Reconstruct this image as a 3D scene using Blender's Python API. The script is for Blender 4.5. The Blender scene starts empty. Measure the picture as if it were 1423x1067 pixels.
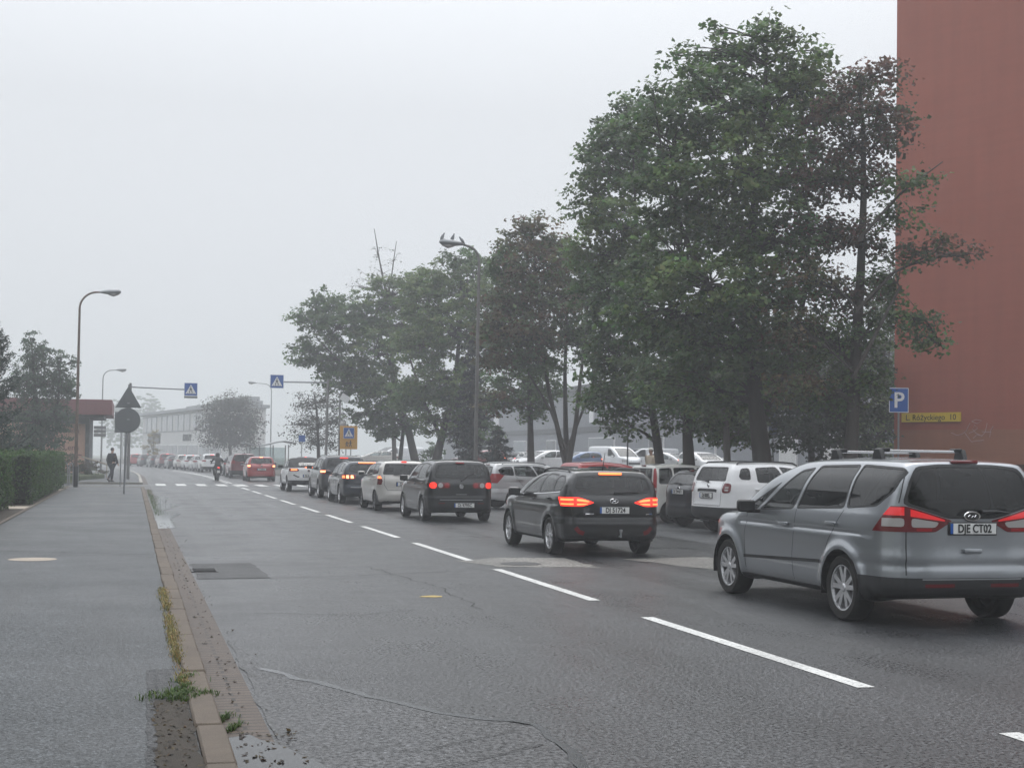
import bpy, bmesh, math, random
import numpy as np
from mathutils import Vector, Matrix

R = math.radians
SC = bpy.context.scene
COL = SC.collection

# ------------------------------------------------------------------ camera
PHW, PHH, FPX, CAMH = 1423.0, 1067.0, 1950.0, 1.62
YAW, PITCH, ROLL = R(15.1), R(1.2), R(0.75)
SHY = (636 - 533.5) - FPX * math.tan(PITCH)
_fw = Vector((math.sin(YAW) * math.cos(PITCH), math.cos(YAW) * math.cos(PITCH), math.sin(PITCH)))
_r0 = Vector((math.cos(YAW), -math.sin(YAW), 0.0)); _u0 = _r0.cross(_fw)
_ri = _r0 * math.cos(ROLL) + _u0 * math.sin(ROLL)
_up = _u0 * math.cos(ROLL) - _r0 * math.sin(ROLL)
cam_d = bpy.data.cameras.new('camera'); cam = bpy.data.objects.new('camera', cam_d); COL.objects.link(cam)
cam_d.sensor_width = 36.0; cam_d.lens = FPX / PHW * 36.0
cam_d.shift_y = SHY / PHW
cam_d.clip_start = 0.1; cam_d.clip_end = 3000
_m = Matrix((_ri, _up, -_fw)).transposed().to_4x4(); _m.translation = Vector((0, 0, CAMH))
cam.matrix_world = _m
SC.camera = cam

def at(px, py, Y=None, dist=None, z=None):
    """the point of the place seen at that spot, at world Y, at a distance along the view axis or at a height"""
    d = _fw * FPX + _ri * (px - 711.5) - _up * (py - 533.5 - SHY)
    if Y is not None: t = Y / d.y
    elif z is not None: t = (z - CAMH) / d.z
    else: t = dist / FPX
    return Vector((d.x * t, d.y * t, CAMH + d.z * t))

# ------------------------------------------------------------------ world, sun, exposure
W = bpy.data.worlds.new('World'); SC.world = W; W.use_nodes = True
nt = W.node_tree; nt.nodes.clear()
SUN_EL, SUN_AZ = R(58), R(20)          # azimuth from +Y towards +X
sky = nt.nodes.new('ShaderNodeTexSky'); sky.sky_type = 'NISHITA'; sky.sun_disc = False
sky.sun_elevation = SUN_EL; sky.sun_rotation = SUN_AZ
sky.air_density = 1.0; sky.dust_density = 4.0; sky.ozone_density = 1.0
hsv = nt.nodes.new('ShaderNodeHueSaturation'); hsv.inputs['Saturation'].default_value = 0.10
mixw = nt.nodes.new('ShaderNodeMix'); mixw.data_type = 'RGBA'; mixw.inputs[0].default_value = 0.75
mixw.inputs[7].default_value = (8.0, 8.35, 8.85, 1)      # the even grey of the overcast
bg = nt.nodes.new('ShaderNodeBackground'); bg.inputs['Strength'].default_value = 0.12
ow = nt.nodes.new('ShaderNodeOutputWorld')
nt.links.new(sky.outputs[0], hsv.inputs['Color']); nt.links.new(hsv.outputs[0], mixw.inputs[6])
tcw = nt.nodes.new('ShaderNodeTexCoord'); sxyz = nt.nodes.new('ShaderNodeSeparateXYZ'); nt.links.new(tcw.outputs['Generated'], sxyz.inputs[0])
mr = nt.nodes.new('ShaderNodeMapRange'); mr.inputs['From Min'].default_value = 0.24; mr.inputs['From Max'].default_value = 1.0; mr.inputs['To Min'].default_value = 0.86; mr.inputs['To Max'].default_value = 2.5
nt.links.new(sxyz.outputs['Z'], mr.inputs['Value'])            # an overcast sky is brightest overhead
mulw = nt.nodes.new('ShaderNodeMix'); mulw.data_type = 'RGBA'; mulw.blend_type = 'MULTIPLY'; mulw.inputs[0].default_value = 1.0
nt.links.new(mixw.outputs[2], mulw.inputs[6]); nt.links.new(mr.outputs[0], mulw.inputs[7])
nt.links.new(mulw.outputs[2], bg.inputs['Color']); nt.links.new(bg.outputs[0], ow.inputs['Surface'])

sd = bpy.data.lights.new('sun', 'SUN'); sun = bpy.data.objects.new('sun', sd); COL.objects.link(sun)
sd.energy = 0.6; sd.angle = R(40); sd.color = (1.0, 0.97, 0.92)
_sv = Vector((math.sin(SUN_AZ) * math.cos(SUN_EL), math.cos(SUN_AZ) * math.cos(SUN_EL), math.sin(SUN_EL)))
sun.rotation_euler = _sv.to_track_quat('Z', 'Y').to_euler()

SC.view_settings.view_transform = 'Standard'; SC.view_settings.look = 'None'
SC.view_settings.gamma = 1.0; SC.view_settings.exposure = 0.05; SC.view_settings.use_curve_mapping = False
SC.cycles.use_denoising = True
SC.cycles.volume_bounces = 4
SC.cycles.max_bounces = 8; SC.cycles.transparent_max_bounces = 16
SC.cycles.sample_clamp_indirect = 4.0
SC.cycles.caustics_reflective = False; SC.cycles.caustics_refractive = False
HAZE_DENSITY = 0.0026

# ------------------------------------------------------------------ helpers
def tag(o, label=None, cat=None, group=None, kind=None):
    if label: o['label'] = label
    if cat: o['category'] = cat
    if group: o['group'] = group
    if kind: o['kind'] = kind
    return o

def empty(name, loc=(0, 0, 0), rotz=0.0, label=None, cat=None, group=None):
    o = bpy.data.objects.new(name, None); COL.objects.link(o)
    o.empty_display_size = 0.3
    o.location = loc; o.rotation_euler = (0, 0, rotz)
    return tag(o, label, cat, group)

def link_mesh(name, me, mats, parent=None):
    o = bpy.data.objects.new(name, me); COL.objects.link(o)
    if mats is not None:
        for m in (mats if isinstance(mats, (list, tuple)) else [mats]): me.materials.append(m)
    if parent is not None: o.parent = parent
    return o

def mesh_np(name, V, F, smooth=False):
    """F: array (n,k) of equal polygons or a list of index lists"""
    me = bpy.data.meshes.new(name)
    V = np.asarray(V, dtype=np.float32)
    if isinstance(F, np.ndarray):
        n, k = F.shape
        me.vertices.add(len(V)); me.vertices.foreach_set('co', V.ravel())
        me.loops.add(n * k); me.loops.foreach_set('vertex_index', F.astype(np.int32).ravel())
        me.polygons.add(n); me.polygons.foreach_set('loop_start', np.arange(0, n * k, k, dtype=np.int32))
        me.update(calc_edges=True)
    else:
        me.from_pydata([tuple(v) for v in V], [], F); me.update()
    if smooth: me.polygons.foreach_set('use_smooth', np.ones(len(me.polygons), dtype=bool))
    return me

class MB:
    """collects simple solids into one mesh"""
    def __init__(s): s.v = []; s.f = []; s.mi = []; s.cur = 0
    def add(s, v, f):
        b = len(s.v); s.v += [tuple(p) for p in v]
        for q in f: s.f.append([b + i for i in q]); s.mi.append(s.cur)
    def mat(s, i): s.cur = i; return s
    def box(s, c, d, rotz=0.0, M=None):
        x, y, z = d[0] / 2, d[1] / 2, d[2] / 2
        v = [Vector(p) for p in ((-x,-y,-z),(x,-y,-z),(x,y,-z),(-x,y,-z),(-x,-y,z),(x,-y,z),(x,y,z),(-x,y,z))]
        if M is not None: v = [M @ p for p in v]
        if rotz: rm = Matrix.Rotation(rotz, 3, 'Z'); v = [rm @ p for p in v]
        c = Vector(c); v = [p + c for p in v]
        s.add(v, [(0,3,2,1),(4,5,6,7),(0,1,5,4),(1,2,6,5),(2,3,7,6),(3,0,4,7)]); return s
    def tube(s, pts, rad, n=8, cap=True):
        pts = [Vector(p) for p in pts]; rings = []
        if not isinstance(rad, (list, tuple)): rad = [rad] * len(pts)
        ref = None
        for i, p in enumerate(pts):
            a = pts[max(i - 1, 0)]; b = pts[min(i + 1, len(pts) - 1)]
            t = (b - a).normalized()
            if ref is None: ref = Vector((0, 0, 1)) if abs(t.z) < .9 else Vector((1, 0, 0))
            u = t.cross(ref)
            if u.length < 1e-5: u = t.cross(Vector((0, 1, 0)))
            u.normalize(); w = t.cross(u).normalized(); ref = -(t.cross(u)) if False else ref
            rings.append([p + (u * math.cos(2*math.pi*k/n) + w * math.sin(2*math.pi*k/n)) * rad[i] for k in range(n)])
        b = len(s.v)
        for r_ in rings: s.v += [tuple(q) for q in r_]
        for i in range(len(pts) - 1):
            for k in range(n):
                s.f.append([b+i*n+k, b+i*n+(k+1)%n, b+(i+1)*n+(k+1)%n, b+(i+1)*n+k]); s.mi.append(s.cur)
        if cap:
            s.f.append([b+k for k in range(n)][::-1]); s.mi.append(s.cur)
            s.f.append([b+(len(pts)-1)*n+k for k in range(n)]); s.mi.append(s.cur)
        return s
    def lathe(s, prof, n=24, axis='Z', c=(0, 0, 0)):
        """prof: (radius, height) list, revolved"""
        b = len(s.v); c = Vector(c)
        for r_, h in prof:
            for k in range(n):
                a = 2*math.pi*k/n; p = (r_*math.cos(a), r_*math.sin(a), h)
                if axis == 'Y': p = (p[0], p[2], p[1])
                elif axis == 'X': p = (p[2], p[0], p[1])
                s.v.append(tuple(Vector(p) + c))
        for i in range(len(prof) - 1):
            for k in range(n):
                q = [b+i*n+k, b+i*n+(k+1)%n, b+(i+1)*n+(k+1)%n, b+(i+1)*n+k]
                s.f.append(q if axis != 'Y' else q[::-1]); s.mi.append(s.cur)
        return s
    def prism(s, poly, h0, h1, M=None):
        """2-D polygon (ccw) pulled from h0 to h1 along its normal; M places it"""
        n = len(poly); v = [Vector((p[0], p[1], h0)) for p in poly] + [Vector((p[0], p[1], h1)) for p in poly]
        if M is not None: v = [M @ p for p in v]
        s.add(v, [list(range(n))[::-1], [n + k for k in range(n)]] + [[k, (k+1)%n, n+(k+1)%n, n+k] for k in range(n)]); return s
    def sheet(s, pts): s.add(pts, [list(range(len(pts)))]); return s
    def build(s, name, mats, parent=None, smooth=False, bevel=0.0, seg=2):
        me = bpy.data.meshes.new(name); me.from_pydata(s.v, [], s.f)
        me.polygons.foreach_set('material_index', np.array(s.mi, dtype=np.int32))
        me.update()
        if bevel > 0:
            bm = bmesh.new(); bm.from_mesh(me)
            bmesh.ops.bevel(bm, geom=[e for e in bm.edges if len(e.link_faces) == 2 and e.calc_face_angle(0) > .6], offset=bevel, segments=seg, affect='EDGES', profile=.6)
            bm.to_mesh(me); bm.free()
        if smooth or bevel > 0:
            me.polygons.foreach_set('use_smooth', np.ones(len(me.polygons), dtype=bool))
            me.set_sharp_from_angle(angle=R(40))
        return link_mesh(name, me, mats, parent)

def frame(origin, xdir, ydir):
    x = Vector(xdir).normalized(); y = Vector(ydir); z = x.cross(y).normalized(); y = z.cross(x)
    m = Matrix((x, y, z)).transposed().to_4x4(); m.translation = Vector(origin); return m

def copy_tree(o, parent=None):
    c = o.copy(); COL.objects.link(c); c.parent = parent
    for ch in o.children: copy_tree(ch, c)
    return c

def text_mesh(name, txt, size, mat, parent=None, loc=(0, 0, 0), rot=(0, 0, 0), depth=0.004, align='CENTER', sx=1.0, bold=0.0):
    cu = bpy.data.curves.new('lettering', 'FONT'); cu.body = txt; cu.size = size
    cu.align_x = align; cu.align_y = 'CENTER'; cu.extrude = depth / 2; cu.offset = bold
    cu.resolution_u = 3
    t = bpy.data.objects.new('lettering', cu); COL.objects.link(t)
    dg = bpy.context.evaluated_depsgraph_get(); dg.update()
    me = bpy.data.meshes.new_from_object(t.evaluated_get(dg)); bpy.data.objects.remove(t)
    me.materials.clear()
    o = link_mesh(name, me, mat, parent); o.location = loc; o.rotation_euler = rot; o.scale = (sx, 1, 1)
    return o

# ------------------------------------------------------------------ materials
MATS = {}
def pbr(name, col, rough=0.5, metal=0.0, spec=0.5, coat=0.0, emit=None, es=0.0, ior=1.5, coat_rough=0.03):
    m = bpy.data.materials.new(name); m.use_nodes = True
    b = m.node_tree.nodes['Principled BSDF']
    b.inputs['Base Color'].default_value = (*col, 1); b.inputs['Roughness'].default_value = rough
    b.inputs['Metallic'].default_value = metal; b.inputs['IOR'].default_value = ior
    b.inputs['Specular IOR Level'].default_value = spec
    b.inputs['Coat Weight'].default_value = coat; b.inputs['Coat Roughness'].default_value = coat_rough
    if emit: b.inputs['Emission Color'].default_value = (*emit, 1); b.inputs['Emission Strength'].default_value = es
    MATS[name] = m; return m

def nodes(m): return m.node_tree, m.node_tree.nodes, m.node_tree.links, m.node_tree.nodes['Principled BSDF']
def noise(n, l, scale, detail=4, rough=.6, vec=None, dim='3D'):
    t = n.new('ShaderNodeTexNoise'); t.inputs['Scale'].default_value = scale
    t.inputs['Detail'].default_value = detail; t.inputs['Roughness'].default_value = rough
    if vec is not None: l.new(vec, t.inputs['Vector'])
    return t
def ramp(n, l, src, stops):
    r = n.new('ShaderNodeValToRGB'); e = r.color_ramp.elements
    while len(e) > 1: e.remove(e[-1])
    for i, (p, c) in enumerate(stops):
        x = e[0] if i == 0 else e.new(p)
        x.position = p; x.color = (*c, 1) if isinstance(c, (tuple, list)) else (c, c, c, 1)
    l.new(src, r.inputs[0]); return r
def mix(n, l, fac, a, b, mode='MIX'):
    x = n.new('ShaderNodeMix'); x.data_type = 'RGBA'; x.blend_type = mode
    for s_, v in ((0, fac), (6, a), (7, b)):
        if isinstance(v, (int, float)): x.inputs[s_].default_value = v
        elif isinstance(v, (tuple, list)): x.inputs[s_].default_value = (*v, 1)
        else: l.new(v, x.inputs[s_])
    return x.outputs[2]
def bump(n, l, b, src, strength, dist):
    x = n.new('ShaderNodeBump'); x.inputs['Strength'].default_value = strength; x.inputs['Distance'].default_value = dist
    l.new(src, x.inputs['Height']); l.new(x.outputs[0], b.inputs['Normal']); return x
def wpos(n): return n.new('ShaderNodeNewGeometry').outputs['Position']
def math_(n, l, op, a, b=None):
    x = n.new('ShaderNodeMath'); x.operation = op
    for i, v in enumerate((a, b)):
        if v is None: continue
        if isinstance(v, (int, float)): x.inputs[i].default_value = v
        else: l.new(v, x.inputs[i])
    return x.outputs[0]
# ---- asphalt: dark stone grains in a wet binder, damp and drier areas
def asphalt(name, dark, lite, wet=(0.22, 0.5), grain=150, crack=0.0, bmp=0.5, sp=(.12, .75)):
    m = pbr(name, dark, .4); t, n, l, b = nodes(m); p = wpos(n)
    big = noise(n, l, .35, 5, .6, p); mid = noise(n, l, 3.0, 5, .65, p)
    fine = noise(n, l, grain, 2, .7, p)
    vor = n.new('ShaderNodeTexVoronoi'); vor.inputs['Scale'].default_value = grain * .55; l.new(p, vor.inputs['Vector'])
    c1 = mix(n, l, big.outputs['Fac'], dark, lite)
    c2 = mix(n, l, .75, c1, ramp(n, l, fine.outputs['Fac'], [(.3, .3), (.5, .95), (.72, 2.0)]).outputs[0], 'MULTIPLY')
    med = noise(n, l, grain * .28, 3, .7, p)
    c2 = mix(n, l, .7, c2, ramp(n, l, med.outputs['Fac'], [(.40, .35), (.5, 1.0), (.60, 2.0)]).outputs[0], 'MULTIPLY')
    stones = ramp(n, l, vor.outputs['Color'], [(.0, .5), (.7, 1.0), (.9, 2.4)])
    c3 = mix(n, l, .7, c2, stones.outputs[0], 'MULTIPLY')
    trk = n.new('ShaderNodeMapping'); trk.inputs['Scale'].default_value = (1.1, .035, 1); l.new(p, trk.inputs['Vector'])
    tr = noise(n, l, 1.0, 3, .55, trk.outputs[0])           # polished and damp lengthwise bands left by tyres
    c3 = mix(n, l, .6, c3, ramp(n, l, tr.outputs['Fac'], [(.38, .65), (.62, 1.3)]).outputs[0], 'MULTIPLY')
    md = ramp(n, l, mid.outputs['Fac'], [(.3, .78), (.7, 1.15)])
    c4 = mix(n, l, .8, c3, md.outputs[0], 'MULTIPLY')
    if crack > 0:
        wv = noise(n, l, 1.4, 4, .6, p)
        wp = n.new('ShaderNodeVectorMath'); wp.operation = 'MULTIPLY_ADD'
        l.new(wv.outputs['Color'], wp.inputs[0]); wp.inputs[1].default_value = (.9, .9, .9); l.new(p, wp.inputs[2])
        cv = n.new('ShaderNodeTexVoronoi'); cv.feature = 'DISTANCE_TO_EDGE'; cv.inputs['Scale'].default_value = 1.1
        l.new(wp.outputs[0], cv.inputs['Vector'])
        cm = noise(n, l, .28, 3, .5, p)
        line = ramp(n, l, cv.outputs['Distance'], [(0, 1.0), (.012, .75), (.022, 0.0)])
        msk = ramp(n, l, cm.outputs['Fac'], [(.52, 0.0), (.62, crack)])
        c4 = mix(n, l, math_(n, l, 'MULTIPLY', line.outputs[0], msk.outputs[0]), c4, (.012, .012, .012))
    l.new(c4, b.inputs['Base Color'])
    wn = noise(n, l, .55, 5, .62, p)
    rr = ramp(n, l, math_(n, l, 'ADD', math_(n, l, 'MULTIPLY', wn.outputs['Fac'], .55), math_(n, l, 'MULTIPLY', tr.outputs['Fac'], .45)), [(.36, wet[0]), (.60, wet[1])])
    rf = mix(n, l, .4, rr.outputs[0], ramp(n, l, med.outputs['Fac'], [(.3, .22), (.7, .8)]).outputs[0])
    l.new(rf, b.inputs['Roughness'])
    h = math_(n, l, 'ADD', math_(n, l, 'ADD', vor.outputs['Distance'], fine.outputs['Fac']), math_(n, l, 'MULTIPLY', med.outputs['Fac'], 2.0))
    sp_ = ramp(n, l, med.outputs['Fac'], [(.40, sp[0]), (.60, sp[1])]); l.new(sp_.outputs[0], b.inputs['Specular IOR Level'])
    bump(n, l, b, h, bmp, .012)
    return m
M_ROAD = asphalt('wet_asphalt', (.014, .015, .017), (.040, .042, .045), wet=(.08, .42), crack=.9, bmp=.34, grain=125, sp=(.15, .75))
M_PATCH = asphalt('newer_asphalt', (.018, .019, .021), (.03, .031, .033), wet=(.34, .6), bmp=.7)
M_OLD = asphalt('coarse_asphalt', (.018, .019, .021), (.046, .047, .05), wet=(.22, .52), crack=.7, bmp=.55, grain=110, sp=(.2, .9))
M_WALK = asphalt('footway_asphalt', (.026, .030, .033), (.044, .049, .053), wet=(.34, .58), bmp=.5, grain=135, sp=(.2, .6))
M_LOT = asphalt('lot_asphalt', (.04, .042, .045), (.07, .072, .075), wet=(.3, .6), bmp=.3, grain=60)
M_CONC = asphalt('worn_concrete', (.10, .098, .09), (.19, .18, .165), wet=(.5, .75), bmp=.5, grain=90)
M_SEAL = pbr('bitumen_seal', (.05, .052, .055), .22)

def stone(name, a, b_, scale=8, rough=.75, bmp=.3):
    m = pbr(name, a, rough); t, n, l, b = nodes(m); p = wpos(n)
    x = noise(n, l, scale, 6, .65, p); y = noise(n, l, scale * 14, 3, .6, p); z = noise(n, l, .8, 3, .6, p)
    c = mix(n, l, x.outputs['Fac'], a, b_)
    c = mix(n, l, .7, c, ramp(n, l, y.outputs['Fac'], [(.3, .7), (.7, 1.25)]).outputs[0], 'MULTIPLY')
    c = mix(n, l, .6, c, ramp(n, l, z.outputs['Fac'], [(.35, .7), (.65, 1.15)]).outputs[0], 'MULTIPLY')
    l.new(c, b.inputs['Base Color']); bump(n, l, b, y.outputs['Fac'], bmp, .01); return m
M_KERB = stone('kerb_concrete', (.060, .046, .034), (.128, .098, .071), 8, .75, .6)
M_KERB2 = stone('pale_kerb', (.30, .28, .25), (.42, .40, .36))
M_SLAB = stone('path_slabs', (.30, .25, .20), (.42, .36, .29))
M_SOIL = stone('dark_soil', (.022, .019, .015), (.075, .06, .045), 14, .9, 1.0)
M_GUTTER = stone('gutter_brick', (.052, .035, .024), (.105, .072, .050), 7, .6, .5)
_t, _n, _l, _b = nodes(M_GUTTER)
_g = _n.new('ShaderNodeTexBrick'); _g.offset = 0.5; _g.inputs['Scale'].default_value = 1.0
_g.inputs['Brick Width'].default_value = .30; _g.inputs['Row Height'].default_value = .10; _g.inputs['Mortar Size'].default_value = .014
_g.inputs['Color1'].default_value = (1, 1, 1, 1); _g.inputs['Color2'].default_value = (.72, .72, .72, 1); _g.inputs['Mortar'].default_value = (.18, .17, .16, 1)
_mp = _n.new('ShaderNodeMapping'); _l.new(wpos(_n), _mp.inputs['Vector']); _mp.inputs['Location'].default_value = (-.52, 0, 0)
_l.new(_mp.outputs[0], _g.inputs['Vector'])
_src = _b.inputs['Base Color'].links[0].from_socket
_l.new(mix(_n, _l, .9, _src, _g.outputs['Color'], 'MULTIPLY'), _b.inputs['Base Color'])
M_LINE = stone('road_paint', (.50, .50, .48), (.68, .68, .66), 5, .55, .2)
_t, _n, _l, _b = nodes(M_LINE)
_w = noise(_n, _l, 26, 5, .75, wpos(_n))
_src = _b.inputs['Base Color'].links[0].from_socket
_l.new(mix(_n, _l, ramp(_n, _l, _w.outputs['Fac'], [(.53, 0.0), (.64, .8)]).outputs[0], _src, (.06, .06, .06)), _b.inputs['Base Color'])
M_YEL = pbr('faded_yellow_paint', (.36, .26, .07), .6)
M_WATER = pbr('puddle_water', (.03, .03, .03), .03, ior=1.33)
_t, _n, _l, _b = nodes(M_WATER); bump(_n, _l, _b, noise(_n, _l, 9, 2, .5, wpos(_n)).outputs['Fac'], .05, .01)
M_MUD = stone('brown_silt', (.028, .021, .016), (.06, .044, .031), 9, .45, .6)
M_GRASS = stone('lawn', (.04, .06, .022), (.085, .10, .04), 5, .9, .9)
M_LITTER = pbr('fallen_leaves', (.07, .045, .02), .7)

def wall(name, a, b_, rough=.8, sc=1.2, streak=.35, bmp=.15):
    m = pbr(name, a, rough); t, n, l, b = nodes(m); p = wpos(n)
    x = noise(n, l, sc, 6, .6, p)
    mp = n.new('ShaderNodeMapping'); l.new(p, mp.inputs['Vector']); mp.inputs['Scale'].default_value = (2.2, 2.2, .13)
    s = noise(n, l, 1.5, 5, .6, mp.outputs[0]); f = noise(n, l, 40, 3, .6, p)
    mp2 = n.new('ShaderNodeMapping'); l.new(p, mp2.inputs['Vector']); mp2.inputs['Scale'].default_value = (.25, .25, 5.0)
    hs = noise(n, l, 1.2, 4, .6, mp2.outputs[0])
    c = mix(n, l, x.outputs['Fac'], a, b_)
    c = mix(n, l, streak, c, ramp(n, l, s.outputs['Fac'], [(.3, .6), (.65, 1.2)]).outputs[0], 'MULTIPLY')
    c = mix(n, l, streak * .8, c, ramp(n, l, hs.outputs['Fac'], [(.35, .75), (.6, 1.15)]).outputs[0], 'MULTIPLY')
    l.new(c, b.inputs['Base Color']); bump(n, l, b, f.outputs['Fac'], bmp, .01); return m
M_RED = wall('red_render', (.28, .078, .048), (.35, .102, .064), streak=.16, sc=.5)
M_ORANGE = wall('orange_brown_render', (.27, .105, .06), (.33, .135, .08), streak=.2)
M_PLINTH = wall('dark_plinth', (.10, .045, .035), (.14, .065, .05))
M_GREYB = wall('grey_cladding', (.17, .18, .20), (.22, .23, .25), .6, .3, .15)
M_GREYD = wall('dark_grey_trim', (.06, .065, .07), (.09, .095, .10), .6, .3, .2)
M_WHITEB = wall('white_render', (.55, .55, .54), (.68, .68, .66), .7, .5, .25)
M_PEACH = wall('peach_render', (.55, .33, .25), (.64, .40, .31), .8, .7, .2)
M_MAROON = wall('maroon_fascia', (.15, .050, .055), (.20, .066, .070), .6, .5, .2)
M_PALEROOF = pbr('haze_pale_roof', (.30, .31, .32), .6)  # roof and frames of the far shop, fog fading mixed into the colour
M_WINDOW = pbr('dark_window', (.03, .035, .04), .08)
M_GLASSB = pbr('shop_glass', (.16, .18, .20), .1)
M_WHITE = pbr('white_plastic', (.75, .75, .75), .4)
M_BLACK = pbr('black_plastic', (.012, .012, .013), .45)
M_TRIM = pbr('black_trim', (.018, .018, .019), .55)
M_RUBBER = pbr('tyre_rubber', (.016, .016, .017), .75, spec=.25)
_t, _n, _l, _b = nodes(M_RUBBER); _w = noise(_n, _l, 7, 4, .6, wpos(_n))
_l.new(mix(_n, _l, _w.outputs['Fac'], (.012, .012, .012), (.03, .028, .026)), _b.inputs['Base Color'])
M_ALLOY = pbr('alloy', (.66, .66, .67), .25, .8)
M_ALLOYD = pbr('dark_alloy', (.14, .14, .145), .35, .8)
M_STEEL = pbr('galvanised_steel', (.30, .31, .32), .5, .6)
M_CHROME = pbr('chrome', (.75, .75, .76), .08, 1.0)
M_POLE = wall('grey_pole_paint', (.13, .13, .13), (.20, .19, .18), .55, 3, .5)
M_RUSTPOLE = wall('rusty_pole_paint', (.085, .06, .05), (.19, .13, .10), .6, 4, .6)
M_SIGNBACK = pbr('sign_back_grey', (.17, .18, .185), .5, .3)
M_BLUE = pbr('sign_blue', (.012, .09, .36), .35)
M_SIGNY = pbr('sign_yellow', (.62, .43, .04), .4)
M_SIGNO = pbr('sign_amber', (.60, .30, .03), .4)
M_INK = pbr('black_ink', (.01, .01, .01), .5)
M_RED_LAMP = pbr('red_lens', (.28, .008, .012), .12, coat=.6)
M_RED_DIM = pbr('dark_red_lens', (.12, .004, .007), .15, coat=.6)
M_TAIL = pbr('dim_tail_lens', (.40, .01, .015), .12, coat=.6, emit=(1.0, .03, .03), es=.35)
M_LIT = pbr('lit_brake_lens', (.5, .01, .01), .15, emit=(1.0, .035, .02), es=1.6)
M_LITHOT = pbr('lit_brake_core', (.8, .1, .05), .2, emit=(1.0, .19, .05), es=3.0)
M_LITW = pbr('lit_brake_bulb', (.9, .4, .2), .2, emit=(1.0, .32, .13), es=4.5)
M_LENSW = pbr('clear_lens', (.38, .36, .35), .1, coat=.8)
M_PLATE = pbr('number_plate', (.72, .72, .70), .35)
M_INTER = pbr('car_interior', (.022, .022, .024), .8)
M_SEAT = pbr('seat_fabric', (.035, .035, .038), .9)
M_SKIN = pbr('skin', (.42, .24, .17), .5)

def glass(name, tint, refl=1.0):
    m = bpy.data.materials.new(name); m.use_nodes = True
    t = m.node_tree; n = t.nodes; l = t.links; n.clear()
    tr = n.new('ShaderNodeBsdfTransparent'); tr.inputs[0].default_value = (*tint, 1)
    gl = n.new('ShaderNodeBsdfGlossy'); gl.inputs['Roughness'].default_value = .015; gl.inputs['Color'].default_value = (1, 1, 1, 1)
    fr = n.new('ShaderNodeFresnel'); fr.inputs['IOR'].default_value = 1.45 + .05 * refl
    nb = noise(n, l, 2.2, 3, .5, wpos(n)); bp = n.new('ShaderNodeBump'); bp.inputs['Strength'].default_value = .04; bp.inputs['Distance'].default_value = .02
    l.new(nb.outputs['Fac'], bp.inputs['Height']); l.new(bp.outputs[0], gl.inputs['Normal'])
    mx = n.new('ShaderNodeMixShader'); o = n.new('ShaderNodeOutputMaterial')
    l.new(fr.outputs[0], mx.inputs[0]); l.new(tr.outputs[0], mx.inputs[1]); l.new(gl.outputs[0], mx.inputs[2]); l.new(mx.outputs[0], o.inputs[0])
    return m
G_CLEAR = glass('car_glass', (.52, .57, .56)); G_TINT = glass('privacy_glass', (.05, .055, .06), 1.5); G_MID = glass('smoked_glass', (.22, .24, .24), 1.2)
G_SHEL = glass('shelter_glass', (.7, .75, .75))

def paint(name, col, metal=.0, rough=.35, dirt=.5):
    m = pbr(name, col, rough, metal, spec=.3, coat=1.0, coat_rough=.05); t, n, l, b = nodes(m)
    tc = n.new('ShaderNodeTexCoord').outputs['Object']
    w = noise(n, l, 3.0, 5, .65, tc); sp = noise(n, l, 160, 2, .6, tc)
    dc = tuple(min(1, c * .7 + .035) for c in col)
    c = mix(n, l, ramp(n, l, w.outputs['Fac'], [(.48, 0.0), (.72, dirt * .45)]).outputs[0], col, dc)
    l.new(c, b.inputs['Base Color'])
    r_ = ramp(n, l, w.outputs['Fac'], [(.4, rough), (.75, min(1, rough + .2 * dirt))]); l.new(r_.outputs[0], b.inputs['Roughness'])
    cr = ramp(n, l, w.outputs['Fac'], [(.4, .05), (.8, .05 + .22 * dirt)]); l.new(cr.outputs[0], b.inputs['Coat Roughness'])
    # rain drops standing on the paint
    vd = n.new('ShaderNodeTexVoronoi'); vd.inputs['Scale'].default_value = 95; l.new(tc, vd.inputs['Vector'])
    dr = ramp(n, l, vd.outputs['Distance'], [(.0, 1.0), (.22, .6), (.3, 0.0)])
    x = n.new('ShaderNodeBump'); x.inputs['Strength'].default_value = .0; x.inputs['Distance'].default_value = .002
    l.new(dr.outputs[0], x.inputs['Height']); l.new(x.outputs[0], b.inputs['Coat Normal'])
    return m
P_SILVER = paint('silver_grey_paint', (.32, .335, .355), .75, .28, .12)
P_BLACK = paint('black_paint', (.004, .004, .005), 0, .3, .15)
P_BLACK2 = paint('blue_black_paint', (.008, .009, .013), .2, .3, .2)
P_CHAMP = paint('pale_silver_paint', (.52, .50, .47), .25, .3, .25)
P_DKBLUE = paint('dark_blue_grey_paint', (.025, .03, .042), .3, .3)
P_GREY = paint('graphite_paint', (.05, .052, .056), .4, .35)
P_WHITE = paint('white_paint', (.70, .70, .70), 0, .3, .4)
P_RED = paint('red_paint', (.34, .022, .022), 0, .3)
P_DKRED = paint('wine_red_paint', (.15, .015, .018), .2, .3)
P_LTSIL = paint('bright_silver_paint', (.52, .525, .53), .25, .3, .25)
P_BLUE = paint('blue_paint', (.10, .16, .29), .2, .3)
P_PANDA = paint('beige_silver_paint', (.60, .59, .56), .1, .3, .25)
P_ROOF = pbr('soft_top_fabric', (.02, .02, .021), .85)
P_VAN = paint('van_white_paint', (.72, .73, .74), 0, .35)

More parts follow.
